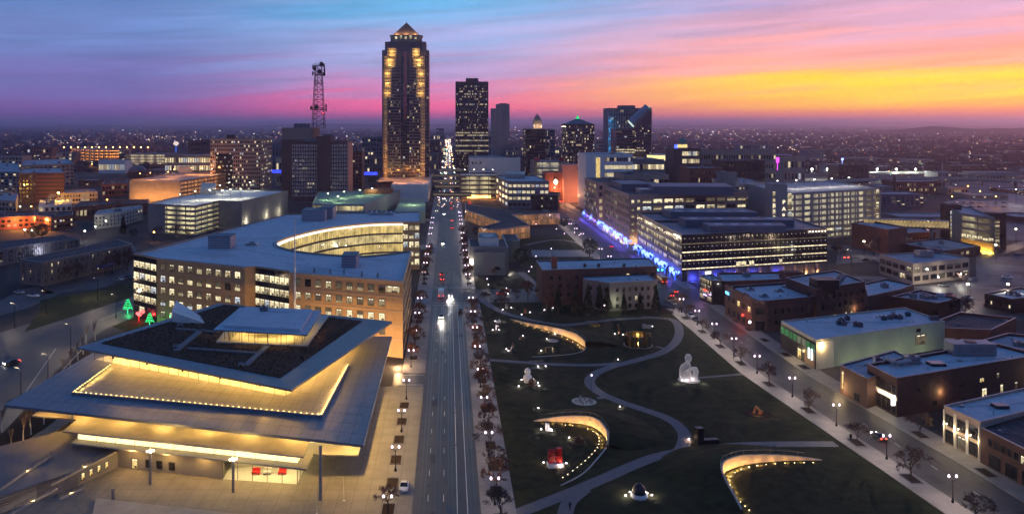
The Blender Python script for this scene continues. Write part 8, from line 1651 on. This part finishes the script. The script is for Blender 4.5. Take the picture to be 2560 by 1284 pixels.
hills(15000, -700, 1500, 40, 18, 1, 'low dark wooded ridge on the left horizon'); hills(16000, 1100, 3200, 38, 18, 2, 'low hazy ridge on the right horizon'); hills(6500, 2180, 3000, 42, 12, 3, 'nearer wooded bluff at the right edge'); hills(26000, -1200, 3800, 92, 16, 4, 'faint far rim of the plain')
# river with glowing reflection and low bridges
b = MB(); pts = smoothline([G2(*p) for p in ((2125,372), (2170,365), (2215,358), (2205,350), (2185,343), (2195,338))], 6); l, r = strip(pts, 150); b.cap(l+r[::-1], .02); m_wat = mat('river_water', (.02,.02,.025), .06, 0, 0, spec=.8); o = b.obj('river', m_wat, None, kind='structure'); o['label'] = 'river bend mirroring the orange sky'
def bridge(x0, x1, y, label, arches):
    a, c = G2(x0,y,8), G2(x1,y-1,8); e = thing('bridge', label, 'bridge', (*a,0)); b = MB(); d = c-a; ang = math.atan2(d.y,d.x); b.box((*((a+c)/2),8), (d.length,14,2), 0, ang); b.obj('deck', m_concd, e)
    for k in range(arches):
        b = MB(); p, q = a.lerp(c,k/arches), a.lerp(c,(k+1)/arches); pr = None
        for j in range(9): f = j/8; v = (*p.lerp(q,f), 8+7*math.sin(math.pi*f)); (b.tube(pr,v,1.2,n=4) if pr else None); pr = v
        b.obj('arch', m_conc, e)
    for k in range(arches+1): b = MB(); b.box((*a.lerp(c,k/arches),3.5), (5,10,7)); b.obj('pier', m_concd, e)
bridge(2085,2210,377,'far white arched bridge across the river', 6); bridge(2145,2215,359,'far dark bridge higher up the river', 4)
# water tower glowing blue, neon accents
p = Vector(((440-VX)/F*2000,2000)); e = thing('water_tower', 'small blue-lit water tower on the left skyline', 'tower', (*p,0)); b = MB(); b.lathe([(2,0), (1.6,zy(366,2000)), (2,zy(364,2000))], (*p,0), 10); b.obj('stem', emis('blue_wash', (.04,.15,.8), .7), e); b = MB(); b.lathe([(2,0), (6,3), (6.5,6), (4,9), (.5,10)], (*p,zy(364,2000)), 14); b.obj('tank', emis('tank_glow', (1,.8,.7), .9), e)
for x0, x1, yt, yb, Y, c_, lab in ((667,704,424,433,1000,(.03,.05,1),'blue neon-lit skywalk beside the burgundy office'), (911,944,429,438,960,(.1,.2,1),'blue-lit skywalk left of the tallest tower')):
    a, c = Vector(((x0-VX)/F*Y,Y)), Vector(((x1-VX)/F*Y,Y)); e = thing('skywalk', lab, 'bridge', (*a,0)); b = MB(); b.box((*((a+c)/2),(zy(yt,Y)+zy(yb,Y))/2), ((c-a).length,4,zy(yt,Y)-zy(yb,Y))); b.obj('tube', m_dark, e); b = MB()
    for f in (.2,.5,.8): b.box((*((a+c)/2+Vector((0,-2.1))),zy(yb,Y)+(zy(yt,Y)-zy(yb,Y))*f), ((c-a).length,.2,.7))
    b.obj('neon_bands', emis('skywalk_neon', (.03,.06,1), 3), e)
Y = 880.
for yy, lab in ((432,'lit skywalk bridge over the avenue, nearest'), (447,'second skywalk over the avenue by the brown garage')):
    a, c = Vector((-14,Y if yy == 432 else 780)), Vector((22,Y if yy == 432 else 780)); e = thing('skywalk', lab, 'bridge', (*a,0)); b = MB(); b.box((4,a.y,9), (36,5,4)); b.obj('tube', m_brown, e); b = MB(); b.box((4,a.y-2.6,9), (35,.15,1.3)); b.obj('window_band', w_d, e)
for k, yy in enumerate((960,1060,1180)): e = thing('skywalk', 'farther skywalk over the avenue, %s beyond' % ('first','second','third')[k], 'bridge', (0,yy,0)); b = MB(); b.box((2,yy,9), (40,5,4)); b.obj('tube', m_concd, e); b = MB(); b.box((2,yy-2.6,9), (38,.15,1.2)); b.obj('window_band', w_d, e)
for x, y, Y, c_, lab in ((1944,400,1000,(.8,.05,.8),'magenta neon tower light far right'), (2106,398,1300,(.3,.4,1),'blue neon light among far right blocks'), (1691,366,800,(.05,.1,1),'blue lit roof sign by the cupola tower')):
    p = PY(x,y,Y); b = MB(); b.box((0,0,0), (3.4,.6,6 if c_[0] > .5 else 3.4)); b.box((0,.5,-6), (.5,.5,12)); o = b.obj('neon_sign', emis('neon_%d' % x, c_, 3), None, Matrix.Translation(p)); tag(o, lab, 'neon sign')
# steam plumes
def plume(x, y, Y, s_, lab, dens, hgt=2.2, tilt=.35):
    p = PY(x,y,Y); b = MB(); pr = []
    for k in range(7): f = k/6; pr.append((s_*(.35+.9*f)*(1 if k not in (0,6) else .5), hgt*s_*f))
    b.lathe(pr, n=12); i0 = 0
    b.v = [(v[0]-tilt*v[2], v[1], v[2]) for v in b.v]
    m = bpy.data.materials.new('steam'); m.use_nodes = True; n = m.node_tree.nodes; l_ = m.node_tree.links; n.clear(); pv_ = n.new('ShaderNodeVolumePrincipled'); pv_.inputs['Color'].default_value = (.9,.9,.92,1); tx = n.new('ShaderNodeTexCoord'); no = n.new('ShaderNodeTexNoise'); no.inputs['Scale'].default_value = 1.6/s_; no.inputs['Detail'].default_value = 4; mr = n.new('ShaderNodeMapRange'); mr.inputs[1].default_value = .48; mr.inputs[2].default_value = .75; mr.inputs[4].default_value = dens; l_.new(tx.outputs['Object'], no.inputs['Vector']); l_.new(no.outputs[0], mr.inputs[0]); l_.new(mr.outputs[0], pv_.inputs['Density']); ou = n.new('ShaderNodeOutputMaterial'); l_.new(pv_.outputs[0], ou.inputs['Volume'])
    o = b.obj('steam_plume', m, None, Matrix.Translation(p), kind='stuff'); o['label'] = lab
plume(146,520,770,6,'orange-lit steam plume at the hospital', .12)
plume(570,344,960,9,'pale steam rising from the thirteen-storey office', .035)
# ------------------------------------------------------------------ haze
hz = MB(); hz.box((0, 0, 99.5), (125000, 125000, 203)); hm = bpy.data.materials.new('haze_air'); hm.use_nodes = True; hn = hm.node_tree.nodes; hn.clear()
pv = hn.new('ShaderNodeVolumePrincipled'); pv.inputs['Color'].default_value = (.88,.70,.95,1); pv.inputs['Density'].default_value = .00009; pv.inputs['Anisotropy'].default_value = .7
ho = hn.new('ShaderNodeOutputMaterial'); hm.node_tree.links.new(pv.outputs[0], ho.inputs['Volume']); hm.cycles.homogeneous_volume = True
o = hz.obj('haze', hm, kind='stuff'); o['label'] = 'thin dusk haze over the whole city'
